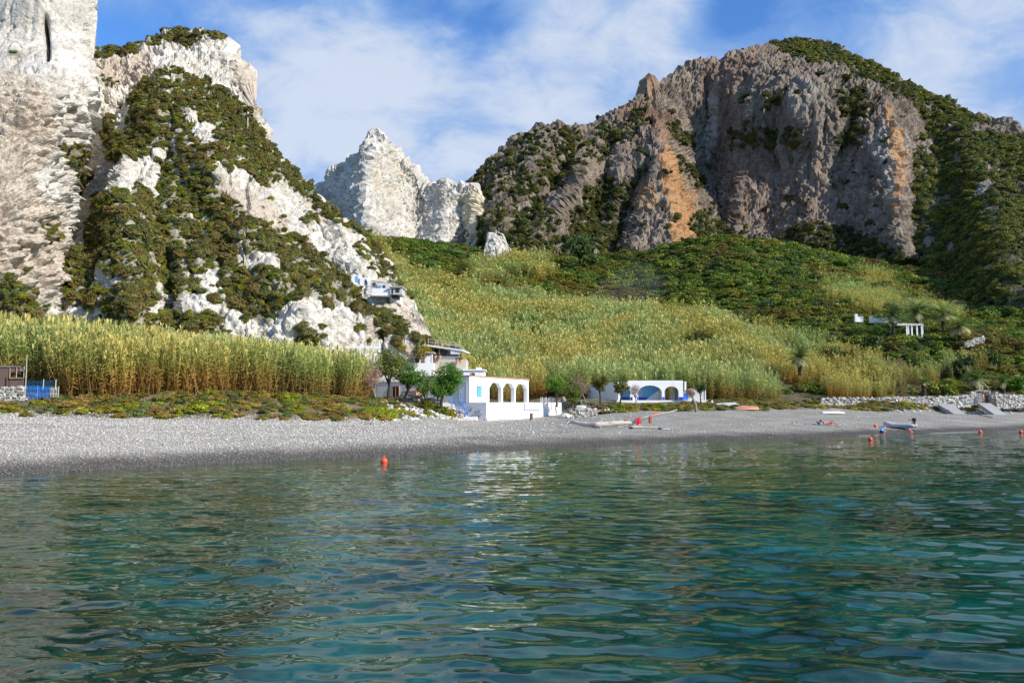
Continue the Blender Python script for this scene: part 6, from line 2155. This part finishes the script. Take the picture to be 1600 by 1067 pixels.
for (u, D, r, lab, t, fl) in ((12, 62.0, 0.95, 'dark green bush before the brown board screen', (0.45, 0.85, 0.35), 0.9), (457, 63, 1.0, 'tall lime green bush at the foot of the cane bed', (1.5, 1.9, 0.4), 1.0),
                              (466, 62.2, 0.7, 'lime green bush right beside the tall one', (1.7, 2.1, 0.4), 0.8), (450, 60, 0.9, 'low lime green bush on the bank edge above the pebbles', (1.6, 2.0, 0.4), 0.7), (130, 60, 1.1, 'purplish dry bush on the bank right of the blue fence', (2.0, 1.2, 1.6), 0.6),
                              (255, 60.5, 0.9, 'grey green bush among the brown plants of the bank', (1.1, 1.4, 1.5), 0.7), (310, 60, 0.8, 'lime green bush in the middle of the left bank', (1.6, 2.0, 0.5), 0.6), (530, 61, 0.8, 'brown dry bush at the bare bank end of the cane', (1.5, 1.0, 0.9), 0.7),
                              (668, 72.5, 1.5, 'big olive bush below the twin-stemmed tamarisk', (0.95, 1.0, 0.45), 0.9), (684, 72.4, 1.25, 'dark green bush between the olive and the yellow one', (0.7, 0.95, 0.45), 0.8), (701, 73.5, 1.2, 'yellow bush at the foot of the blue steps', (2.3, 1.7, 0.3), 0.75), (692, 72.4, 1.0, 'low yellow green bush on the stones left of the yellow one', (1.6, 1.5, 0.4), 0.7),
                              (903, 90.3, 0.55, 'small dark bush beside the low pale stone wall', (0.9, 0.9, 0.5), 1.2), (945, 90, 1.15, 'grey brown heath bush below the blue arch house', (1.3, 1.0, 1.1), 0.6), (968, 90.5, 1.2, 'lime green bush below the blue arch house', (1.9, 2.3, 0.5), 0.55),
                              (1075, 103.5, 1.4, 'orange green bush behind the flue of the blue house', (1.8, 1.5, 0.35), 1.3), (1032, 96.5, 0.8, 'lime green bush on the path to the blue house', (1.6, 2.0, 0.5), 0.5), (1063, 93, 0.9, 'flat lime green bush near the dead stump', (1.7, 2.1, 0.5), 0.4),
                              (1222, 104, 1.5, 'grey green bush left of the long stone wall', (1.1, 1.3, 1.2), 0.6), (1245, 104.5, 1.3, 'silvery bush between the grey green and the lime one', (1.5, 1.5, 1.7), 0.6), (1272, 106, 1.2, 'lime green bush at the left end of the long stone wall', (1.5, 1.9, 0.4), 0.8), (1205, 102, 1.0, 'purplish brown bush nearest the orange boat', (1.7, 1.1, 1.3), 0.6),
                              (1490, 108, 1.1, 'bright green bush on the wall between the two slipways', (1.5, 1.9, 0.5), 0.6), (1476, 108.6, 0.8, 'small bright green bush at the top of the left slipway', (1.5, 1.9, 0.5), 0.6), (1504, 108, 0.9, 'low green bush left of the right slipway', (1.4, 1.7, 0.5), 0.5),
                              (812, 101, 1.3, 'dark green bush seen through the last arch', (0.6, 0.9, 0.4), 0.8), (845, 100, 0.8, 'small green bush between the last arch and the palings', (0.6, 0.95, 0.4), 0.8)):
    shrub(at_ground(u, D, -0.1), r, int(u), lab, t, fl, G2)
G3 = 'single bushes in the valley'
for (u, v, D, r, lab, t) in ((645, 432, 196, 2.6, 'dark green bush high in the cane near the cave house', (0.5, 0.75, 0.5)), (664, 440, 193, 2.0, 'dark bush right of the high dark one in the upper cane', (0.5, 0.75, 0.5)), (690, 448, 190, 1.8, 'rounded dark bush in the upper cane below the green bank', (0.65, 0.8, 0.6)), (705, 480, 160, 2.2, 'wide dark green bush in the middle of the cane slope', (0.6, 0.95, 0.5)), (727, 482, 158, 1.8, 'green bush beside the wide dark one in the cane slope', (0.6, 0.9, 0.5)),
                             (797, 497, 150, 1.7, 'dark bush in the middle of the pale cane', (0.5, 0.75, 0.5)), (838, 512, 148, 1.9, 'grey green bush standing alone in the pale cane', (0.75, 0.85, 0.7)), (1090, 515, 145, 2.6, 'large grey bush at the right edge of the pale cane', (1.0, 0.95, 1.0)), (1110, 520, 144, 1.8, 'smaller grey bush beside the large one', (1.0, 0.9, 0.9)),
                             (1330, 545, 135, 2.3, 'dark brown bush below the garden palms', (0.8, 0.6, 0.55)), (1300, 540, 136, 2.6, 'grey green bush left of the dark brown one', (0.9, 1.0, 0.95)), (1368, 532, 140, 2.6, 'dark green bush before the white pergola', (0.55, 0.75, 0.5)), (1395, 534, 139, 2.2, 'brown green bush right of the dark one before the pergola', (0.85, 0.75, 0.5)), (1506, 560, 126, 2.8, 'dark rounded bush below the climbing stone wall', (0.55, 0.7, 0.5)), (1540, 545, 132, 2.8, 'dark green bush right of the climbing stone wall', (0.55, 0.75, 0.5)),
                             (1590, 590, 118.5, 2.2, 'bright green bush behind the wall at the right edge', (0.7, 1.4, 0.5)), (1460, 595, 116.5, 1.8, 'olive bush behind the long wall right of the small palms', (1.2, 1.3, 0.6)), (1480, 600, 115.5, 1.5, 'light green bush behind the long wall near the left slipway', (1.3, 1.5, 0.6))):
    x = (u - 800) / F * D
    z = float(ground_z(np.array([x]), np.array([D]))[0])
    zt = float(pix(u, v, D)[2]) - r * 0.3
    shrub((x, D, z - 0.1), r, int(u), lab, t, max(0.8, (zt + 0.7 * r - z) / (0.85 * r)), G3)

# ------------------------------------------------------------------ things on the beach and the water
G = 'orange mooring buoys'
for (u, v, D, lab) in ((602, 721.5, None, 'nearest orange buoy floating before the left beach'), (1356, 687, None, 'orange buoy floating off the wading person'), (1364.5, 670.5, 69.5, 'small orange buoy lying on the wet shingle above the wading person'),
                       (1419.5, 676.5, None, 'orange buoy floating just before the grey dinghy'), (1527, 675.2, None, 'small orange buoy at the waterline right of the dinghy'), (1590, 675.2, None, 'orange buoy farthest to the right')):
    if D is None:
        D = HC * F / (v - HOR)
        p = Vector(((u - 800) / F * D, D, 0.06))
    else:
        p = at_ground(u, D, 0.12)
    b = empty('buoy', p, 0, lab, 'buoy', G)
    MB().ball((0, 0, 0), (0.155, 0.155, 0.165), 16, 12).build('float', M['orange'], b, True)
    MB().tube([(0, 0, 0.15), (0, 0, 0.19)], [0.04, 0.035], 8).tube([(-0.035, 0, 0.19), (-0.03, 0, 0.235), (0.03, 0, 0.235), (0.035, 0, 0.19)], 0.012, 5).build('eye', M['orange'], b)

# driftwood trunk
q = pv(905, 666, 62)
dw = empty('driftwood', q, 0, 'big bleached driftwood trunk with torn roots lying on the shingle', 'driftwood')


def gl(u, D, dz):
    p = at_ground(u, D, dz) - Vector(q)
    return tuple(p)


def rough_tube(pts, rad, seed, n=10, amp=0.22):
    b = MB()
    P = []
    for i in range(len(pts) - 1):
        for t in np.linspace(0, 1, 7)[:-1]:
            P.append((np.array(pts[i]) * (1 - t) + np.array(pts[i + 1]) * t, rad[i] * (1 - t) + rad[i + 1] * t))
    P.append((np.array(pts[-1]), rad[-1]))
    b.tube([tuple(p) for p, _ in P], [r for _, r in P], n)
    V = np.array(b.v)
    cen = np.repeat(np.array([p for p, _ in P]), n, 0)
    off = V - cen
    V = cen + off * (1 + amp * 2 * fbm(V * np.array([0.9, 2.2, 2.2]) + seed, 3, seed))[:, None]
    b.v = [tuple(p) for p in V]
    return b


rough_tube([gl(887, 63.2, 0.55), gl(897, 62.8, 0.5), gl(915, 62.2, 0.3), gl(932, 61.8, 0.22), gl(955, 62.1, 0.32), gl(978, 62.4, 0.36), gl(990, 62.6, 0.28)], [0.12, 0.17, 0.18, 0.22, 0.19, 0.14, 0.07], 3, 10, 0.34).build('trunk', M['driftwood'], dw, True)
rough_tube([gl(983, 62.6, 0.12), gl(990, 62.5, 0.45), gl(1003, 62.3, 0.72), gl(1025, 62.2, 1.05), gl(1047, 62.2, 1.3), gl(1057, 62.2, 1.5)], [0.12, 0.12, 0.10, 0.09, 0.10, 0.04], 5, 10, 0.3).build('branch', M['driftwood'], dw, True)
for i, (a, b_, r) in enumerate((((889, 63, 0.5), (884, 62.6, 0.35), 0.07), ((893, 63, 0.55), (896, 63.2, 1.0), 0.07), ((890, 63, 0.5), (885, 63.3, 0.62), 0.06), ((903, 62.6, 0.55), (909, 62.4, 0.62), 0.06), ((938, 62, 0.45), (942, 62.1, 0.85), 0.05), ((957, 62.1, 0.45), (955, 62.1, 0.85), 0.06), ((970, 62.3, 0.5), (966, 62.3, 0.8), 0.05))):
    rough_tube([gl(*a), gl((a[0] + b_[0]) / 2 + 0.8, (a[1] + b_[1]) / 2, (a[2] + b_[2]) / 2 + 0.05), gl(*b_)], [r, r * 0.8, r * 0.3], 9 + i, 6).build('root' if i < 4 else 'broken_limb', M['driftwood'], dw, True)
o = rough_tube([(0, 0, 0), (1.0, 0.02, 0.02), (2.2, -0.05, 0.0)], [0.10, 0.09, 0.05], 17, 8); o = o.build('plank_log', M['driftwood'], None, True); o.location = at_ground(982, 60.8, 0.08)
tag(o, 'thin bleached log lying flat in front of the driftwood branch', 'driftwood')
# towels hung over the branch
def towel(u, D, z0, w, hgt, mat, label, seed):
    c = np.array(at_ground(u, D, 0))
    nx, nz = 9, 12
    V = []
    for j in range(nz):
        s = j / (nz - 1)
        for i in range(nx):
            x = (i / (nx - 1) - 0.5) * w
            if s < 0.5:
                zz = z0 - (0.5 - s) * 2 * hgt; yy = -0.10 - 0.05 * math.sin(x * 22 + seed) * (0.5 - s) * 2
            else:
                zz = z0 - (s - 0.5) * 2 * hgt * 0.8; yy = 0.10 + 0.05 * math.sin(x * 19 + seed)
            zz += 0.07 * math.exp(-((s - 0.5) / 0.06) ** 2) + 0.32 * x
            V.append((x, yy, zz))
    V = np.array(V)
    F1 = grid_faces(nz, nx)
    Vb = V + np.array([0, 0.012, -0.012])
    o = mesh_np('towel', np.concatenate([V, Vb]), np.concatenate([F1, F1[:, ::-1] + len(V)]), M[mat], True)
    o.location = c
    return tag(o, label, 'towel', 'cloths on the driftwood')


towel(996.5, 62.35, 0.75, 0.42, 0.52, 'red_cloth', 'crimson towel hanging over the driftwood branch', 1)
towel(1015, 62.25, 0.98, 0.26, 0.60, 'rust_cloth', 'narrow rust red cloth hanging from the driftwood branch', 2)
towel(976.5, 62.4, 0.60, 0.22, 0.28, 'rust_cloth', 'small dark red cloth where the trunk meets the branch', 3)
def lump(name, u, D, size, mat, label, cat, seed, rz=0.0):
    b = MB(); b.ball((0, 0, size[2] * 0.45), (size[0] / 2, size[1] / 2, size[2] / 2), 12, 9)
    V = np.array(b.v)
    V[:, :2] += 0.16 * size[0] * np.stack([fbm(V * 5 / size[0] + seed, 2, seed), fbm(V * 5 / size[0] + seed + 9, 2, seed)], 1)
    V[:, 2] = np.maximum(V[:, 2] + 0.25 * size[2] * fbm(V * 6 / size[0] + seed, 3, seed), -0.03)
    b.v = [tuple(p) for p in V]
    o = b.build(name, M[mat], None, True)
    o.location = at_ground(u, D, 0.0); o.rotation_euler = (0, 0, rz)
    return tag(o, label, cat)


lump('bag', 985.5, 60.6, (0.34, 0.25, 0.16), 'black_plastic', 'black bag on the shingle in front of the driftwood', 'bag', 3)
lump('bag', 1031, 60.2, (0.42, 0.3, 0.14), 'navy', 'dark blue bag lying right of the driftwood', 'bag', 5)
tag(MB().box((0, 0, 0.03), (0.7, 0.4, 0.05), 0.2).build('foam_board', M['pale_cloth'], bevel=0.01), 'thin pale board on the shingle right of the dark blue bag', 'board').location = at_ground(1038, 60, 0.02)


def hull(name, L, Wd, Ht, mat, label, cat, loc, rz, flip=True, keel='wood_grey', stripe=None, group=None, open_=False):
    """Boat hull lofted from bow to transom (upturned when flip)."""
    root = empty(name, loc, rz, label, cat, group)
    ns, nr = 18, 11
    V = []
    for i in range(ns):
        t = i / (ns - 1)
        w = Wd / 2 * (math.sin(min(1, (t + 0.02) / 0.75) * math.pi / 2) ** 0.7) * (1 - 0.18 * max(0, t - 0.6) / 0.4)
        dpt = Ht * (0.75 + 0.25 * (1 - t)) * (0.35 + 0.65 * min(1, t / 0.25))
        for j in range(nr):
            a = math.pi * j / (nr - 1)
            x = -math.cos(a) * w
            z = math.sin(a) ** 0.75 * dpt
            sheer = 0.12 * Ht * (1 - t) ** 2
            V.append((t * L - L / 2, x, (z - sheer * 0) if flip else Ht - z))
    V = np.array(V)
    Fq = grid_faces(ns, nr)
    b = MB()
    b.v = [tuple(p) for p in V]; b.a = [0.5] * len(V); b.f = [tuple(map(int, f)) for f in Fq]
    b.f.append(tuple(range((ns - 1) * nr, ns * nr)))
    if not open_:
        b.f.append(tuple(range(0, nr)))
    b.build('hull', M[mat], root, True)
    kz = [(V[i * nr + nr // 2][0], 0, V[i * nr + nr // 2][2] + (0.02 if flip else -0.02)) for i in range(0, ns)]
    MB().tube(kz, 0.028, 5).build('keel', M[keel], root)
    rim = [tuple(V[i * nr] + np.array([0, -0.01, 0.02])) for i in range(ns)] + [tuple(V[i * nr + nr - 1] + np.array([0, 0.01, 0.02])) for i in range(ns - 1, -1, -1)]
    MB().tube(rim, 0.035, 5).build('gunwale', M[stripe or keel], root)
    return root


hull('upturned_boat', 3.0, 1.15, 0.62, 'pale_cloth', 'pale grey rowing boat lying upturned beside the orange one', 'boat', at_ground(1137, 97, 0.02), math.radians(160), keel='metal_grey', group='boats laid up on the shingle')
hull('upturned_boat', 2.9, 0.95, 0.42, 'orange_hull', 'faded orange boat lying upturned on the shingle', 'boat', at_ground(1165, 95.5, 0.02), math.radians(8), keel='pale_cloth', group='boats laid up on the shingle')
hull('upturned_boat', 2.5, 0.62, 0.26, 'white_clean', 'slim white canoe lying upturned on the right beach', 'boat', at_ground(1300, 87, 0.06), math.radians(172), keel='pale_cloth', group='boats laid up on the shingle')
hull('float_board', 0.75, 0.42, 0.2, 'orange', 'small orange float lying behind the driftwood branch', 'float', at_ground(1024.5, 83, 0.02), math.radians(15), keel='orange')

# grey inflatable dinghy with outboard
q = at_ground(1404, 69.3, 0.0)
dg = empty('inflatable_dinghy', q, math.radians(-38), 'grey inflatable dinghy with a black outboard drawn up at the waterline', 'dinghy')
# bow towards -x
path = []
for t in np.linspace(0, 1, 25):
    a = math.pi * (t - 0.5)
    path.append(t)
tub = [(1.25, -0.48, 0.25)] + [(x, -0.48, 0.25) for x in np.linspace(1.0, -0.5, 8)] + [(-0.5 - 0.72 * math.sin(a), -0.48 * math.cos(a), 0.25 + 0.16 * math.sin(a)) for a in np.linspace(0.15, math.pi - 0.15, 13)] + [(x, 0.48, 0.25) for x in np.linspace(-0.5, 1.0, 8)] + [(1.25, 0.48, 0.25)]
MB().tube(tub, [0.09] + [0.2] * (len(tub) - 2) + [0.09], 12).build('tube', M['grey_rubber'], dg, True)
MB().bx(-0.8, 1.0, -0.4, 0.4, 0.10, 0.16).build('floor', M['wood_grey'], dg)
MB().bx(0.95, 1.0, -0.34, 0.34, 0.162, 0.52).build('transom', M['wood_brown'], dg)
MB().bx(0.1, 0.32, -0.36, 0.36, 0.36, 0.40).build('seat', M['wood_grey'], dg)
om = empty('outboard_motor', q, math.radians(-38), 'black outboard motor clamped to the dinghy transom', 'motor')
MB().ball((1.10, 0, 0.78), (0.20, 0.13, 0.17), 10, 8).build('cowl', M['black_plastic'], om, True)
MB().tube([(1.12, 0, 0.68), (1.12, 0, 0.15)], [0.075, 0.06], 8).ball((1.14, 0, 0.12), (0.13, 0.05, 0.05), 8, 6).build('shaft', M['black_plastic'], om)
MB().bx(0.94, 1.10, -0.09, 0.09, 0.53, 0.62).build('clamp', M['metal_grey'], om)
MB().tube([(1.0, 0, 0.72), (0.62, 0.03, 0.76)], 0.022, 6).build('tiller', M['black_plastic'], om)
tag(MB().box((0, 0, 0.11), (0.35, 0.22, 0.22), 0.4).tube([(0, 0, 0.22), (0, 0, 0.27)], [0.05, 0.05], 8).build('fuel_can', M['pale_cloth'], bevel=0.03), 'white fuel can on the shingle beside the outboard', 'can').location = at_ground(1416, 68.6, 0.0)
# stick on the left beach
tag(rough_tube([(-0.6, 0, 0.03), (0, 0.02, 0.07), (0.5, -0.03, 0.04)], [0.04, 0.06, 0.03], 31, 7).build('branch', M['bark'], None, True), 'short dark branch lying on the pale pebbles left of the houses', 'branch').location = at_ground(580, 57.5, 0.02)


# ------------------------------------------------------------------ people
def skin_obj(name, joints, edges, mat, parent, root=0, sub=2):
    me = bpy.data.meshes.new(name)
    me.from_pydata([tuple(j[0]) for j in joints], edges, [])
    o = bpy.data.objects.new(name, me)
    COL.objects.link(o)
    o.parent = parent
    md = o.modifiers.new('skin', 'SKIN')
    md.use_smooth_shade = True
    sv = me.skin_vertices[0].data if me.skin_vertices else None
    if sv is None:
        bm = bmesh.new(); bm.from_mesh(me); bm.verts.layers.skin.verify(); bm.to_mesh(me); bm.free()
        sv = me.skin_vertices[0].data
    for i, j in enumerate(joints):
        r = j[1]
        sv[i].radius = (r, r) if not isinstance(r, tuple) else r
        sv[i].use_root = (i == root)
    s = o.modifiers.new('smooth', 'SUBSURF')
    s.levels = sub; s.render_levels = sub
    me.materials.append(mat)
    return o


def person(loc, rz, J, label, shirt=None, shorts=None, hair='hair', scale=1.0, gender=0):
    """J: joint positions; body one skinned surface with fingers; clothes and hair are separate."""
    r = empty('person', loc, rz, label, 'person')
    r.scale = (scale,) * 3
    V = {k: Vector(v) for k, v in J.items()}
    R = dict(pelvis=0.125, spine=0.115, chest=0.135, neck=0.055, head=0.092, crown=0.07)
    js, es, ix = [], [], {}

    def put(k, p, rad, par=None):
        ix[k] = len(js); js.append((Vector(p), rad))
        if par is not None: es.append((ix[par], ix[k]))
    put('pelvis', V['pelvis'], 0.125); put('spine', V['spine'], 0.115, 'pelvis'); put('chest', V['chest'], 0.13, 'spine'); put('neck', V['neck'], 0.055, 'chest')
    put('head', V['head'], 0.095, 'neck')
    up = (V['head'] - V['neck']).normalized()
    put('crown', V['head'] + up * 0.09, 0.075, 'head')
    fw = Vector(J.get('face', (0, -1, 0))).normalized()
    put('nose', V['head'] + fw * 0.10 - up * 0.01, 0.016, 'head')
    for s in 'lr':
        sg = -1 if s == 'l' else 1
        put('sh' + s, V['sh' + s], 0.07, 'chest'); put('el' + s, V['el' + s], 0.043, 'sh' + s); put('wr' + s, V['wr' + s], 0.03, 'el' + s)
        d = (V['wr' + s] - V['el' + s]).normalized()
        w = d.cross(up if abs(d.dot(up)) < 0.9 else fw).normalized()
        put('pa' + s, V['wr' + s] + d * 0.07, 0.034, 'wr' + s)
        for f, (o, l) in enumerate(((-0.03, 0.075), (-0.01, 0.09), (0.01, 0.085), (0.03, 0.065))):
            put('f%s%d' % (s, f), V['wr' + s] + d * 0.11 + w * o, 0.009, 'pa' + s)
            put('g%s%d' % (s, f), V['wr' + s] + d * (0.11 + l * 0.8) + w * o * 1.2 + fw * 0.02, 0.008, 'f%s%d' % (s, f))
        put('t%s' % s, V['wr' + s] + d * 0.07 + w * 0.055 + fw * 0.02, 0.010, 'pa' + s)
        put('hi' + s, V['hi' + s], 0.09, 'pelvis'); put('kn' + s, V['kn' + s], 0.06, 'hi' + s); put('an' + s, V['an' + s], 0.04, 'kn' + s)
        put('to' + s, V['to' + s], 0.035, 'an' + s)
    skin_obj('body', js, es, M['skin'], r)
    b = MB(); c = V['head'] + up * 0.045 - fw * 0.02
    b.ball(c, (0.108, 0.112, 0.105), 12, 8)
    b.v = [tuple(Vector(p) if (Vector(p) - c).dot(fw) < 0.055 else Vector(p) - fw * ((Vector(p) - c).dot(fw) - 0.055)) for p in b.v]
    b.build('hair', M[hair], r, True)
    rt = up.cross(fw).normalized()
    b = MB()
    for sg in (-1, 1):
        b.ball(V['head'] + fw * 0.088 + rt * 0.034 * sg + up * 0.015, 0.011, 6, 5)
    b.build('eyes', M['black_plastic'], r, True)
    if shirt:
        skin_obj('top', [(V['spine'], 0.132), (V['chest'], 0.15), (V['shl'], 0.085), (V['shr'], 0.085), (V['shl'].lerp(V['ell'], 0.5), 0.066), (V['shr'].lerp(V['elr'], 0.5), 0.066), (V['pelvis'].lerp(V['spine'], 0.4), 0.135)], [(0, 1), (1, 2), (1, 3), (2, 4), (3, 5), (0, 6)], M[shirt], r)
    if shorts:
        skin_obj('shorts', [(V['pelvis'], 0.14), (V['hil'], 0.105), (V['hir'], 0.105), (V['hil'].lerp(V['knl'], 0.55), 0.088), (V['hir'].lerp(V['knr'], 0.55), 0.088), (V['pelvis'].lerp(V['spine'], 0.35), 0.128)], [(0, 1), (0, 2), (1, 3), (2, 4), (0, 5)], M[shorts], r)
    return r


STAND = dict(pelvis=(0, 0, 0.95), spine=(0, 0.01, 1.12), chest=(0, 0, 1.34), neck=(0, 0, 1.52), head=(0, -0.02, 1.64), shl=(-0.19, 0, 1.42), shr=(0.19, 0, 1.42), ell=(-0.25, 0.02, 1.13), elr=(0.25, 0.02, 1.13), wrl=(-0.24, -0.05, 0.88), wrr=(0.24, -0.05, 0.88),
             hil=(-0.1, 0, 0.88), hir=(0.1, 0, 0.88), knl=(-0.11, -0.02, 0.48), knr=(0.11, -0.02, 0.48), anl=(-0.11, 0.02, 0.08), anr=(0.11, 0.02, 0.08), tol=(-0.12, -0.13, 0.03), tor=(0.12, -0.13, 0.03))
p = pv(1536.2, 630.2, 110.6)
person(p, 0.4, STAND, 'bare-chested man in dark red shorts standing in the gate', None, 'red_cloth', scale=0.86)
p = pv(1550.2, 630.6, 110.4)
person(p, -0.5, STAND, 'person in a grey top and blue shorts standing at the right gate pillar', 'grey_rubber', 'blue_cloth', scale=0.84)
CROUCH = dict(pelvis=(0, 0.12, 0.34), spine=(0, 0.02, 0.46), chest=(0, -0.16, 0.60), neck=(0, -0.28, 0.69), head=(0, -0.36, 0.76), shl=(-0.18, -0.2, 0.62), shr=(0.18, -0.2, 0.62), ell=(-0.24, -0.3, 0.38), elr=(0.24, -0.3, 0.38), wrl=(-0.14, -0.45, 0.22), wrr=(0.14, -0.45, 0.22),
              hil=(-0.11, 0.1, 0.32), hir=(0.11, 0.1, 0.32), knl=(-0.18, -0.26, 0.42), knr=(0.18, -0.26, 0.42), anl=(-0.14, 0.0, 0.04), anr=(0.14, 0.0, 0.04), tol=(-0.15, -0.16, 0.0), tor=(0.15, -0.16, 0.0), face=(0, -0.8, -0.5))
p = pv(1378.5, 680.5, 63.0); p.z = 0.0
person(p, 2.2, CROUCH, 'person in a pale blue top crouching at the waterline', 'sky_blue', 'navy', 'hair_fair', scale=0.92)
LIE = dict(pelvis=(0, 0, 0.14), spine=(0.16, 0, 0.15), chest=(0.36, 0, 0.22), neck=(0.52, 0, 0.30), head=(0.63, 0, 0.36), shl=(0.42, -0.19, 0.22), shr=(0.42, 0.19, 0.22), ell=(0.42, -0.3, 0.06), elr=(0.42, 0.3, 0.06), wrl=(0.2, -0.33, 0.06), wrr=(0.2, 0.33, 0.06),
           hil=(-0.07, -0.1, 0.13), hir=(-0.07, 0.1, 0.13), knl=(-0.38, -0.12, 0.42), knr=(-0.45, 0.12, 0.20), anl=(-0.62, -0.1, 0.08), anr=(-0.86, 0.12, 0.07), tol=(-0.74, -0.1, 0.05), tor=(-0.93, 0.12, 0.17), face=(-0.5, 0, 0.8))
p = at_ground(1292.5, 70.0, 0.03)
person(p, math.radians(165), LIE, 'tanned sunbather in red trunks lying propped up on a white towel', None, 'red_cloth')
o = mesh_np('towel', np.stack([*np.meshgrid(np.linspace(-0.95, 0.95, 14), np.linspace(-0.42, 0.42, 8), indexing='ij'), np.zeros((14, 8))], -1).reshape(-1, 3) + np.array([0, 0, 0.0]), grid_faces(14, 8), M['pale_cloth'], True)
V = np.array([v.co[:] for v in o.data.vertices]); V[:, 2] = 0.012 + 0.02 * fbm(V * 3, 2, 3); o.data.vertices.foreach_set('co', V.astype(np.float32).ravel())
md = o.modifiers.new('thickness', 'SOLIDIFY'); md.thickness = 0.012
o.location = at_ground(1292.5, 70.0, 0.03); o.rotation_euler = (0, 0, math.radians(165))
tag(o, 'white beach towel spread under the sunbather', 'towel')
lump('bag', 1275, 70.8, (0.5, 0.32, 0.26), 'navy', 'dark blue beach bag left of the sunbather', 'bag', 9)
lump('bag', 1270.5, 70.6, (0.4, 0.28, 0.15), 'pale_cloth', 'pale cloth bundle beside the dark blue beach bag', 'bag', 11)
tag(rough_tube([(-0.5, 0, 0.03), (0, 0.02, 0.05), (0.45, 0.03, 0.03)], [0.03, 0.035, 0.02], 37, 6).build('branch', M['driftwood'], None, True), 'short pale stick on the shingle left of the beach bag', 'branch').location = at_ground(1246, 69, 0.02)


# ------------------------------------------------------------------ thin smoke rising from the scrub
sm = bpy.data.materials.new('smoke')
sm.use_nodes = True
t = sm.node_tree
t.nodes.clear()
out_ = nd(t, 'ShaderNodeOutputMaterial')
pvn = nd(t, 'ShaderNodeVolumePrincipled')
pvn.inputs['Color'].default_value = (0.97, 0.985, 1.0, 1)
pvn.inputs['Density'].default_value = 0.0045
pvn.inputs['Anisotropy'].default_value = 0.2
t.links.new(pvn.outputs[0], out_.inputs['Volume'])
b = MB()
b.ball((0, 0, 0), (9.0, 7.0, 6.5), 20, 14)
V = np.array(b.v)
V[:, 0] += 0.35 * V[:, 2]
V = V * (1 + 0.45 * fbm(V / 4.0, 3, 5))[:, None]
b.v = [tuple(p) for p in V]
o = b.build('smoke', sm, None, True)
o.location = pv(985, 452, 192)
tag(o, 'faint bluish smoke hanging over the scrub in the valley', 'smoke', None, 'stuff')
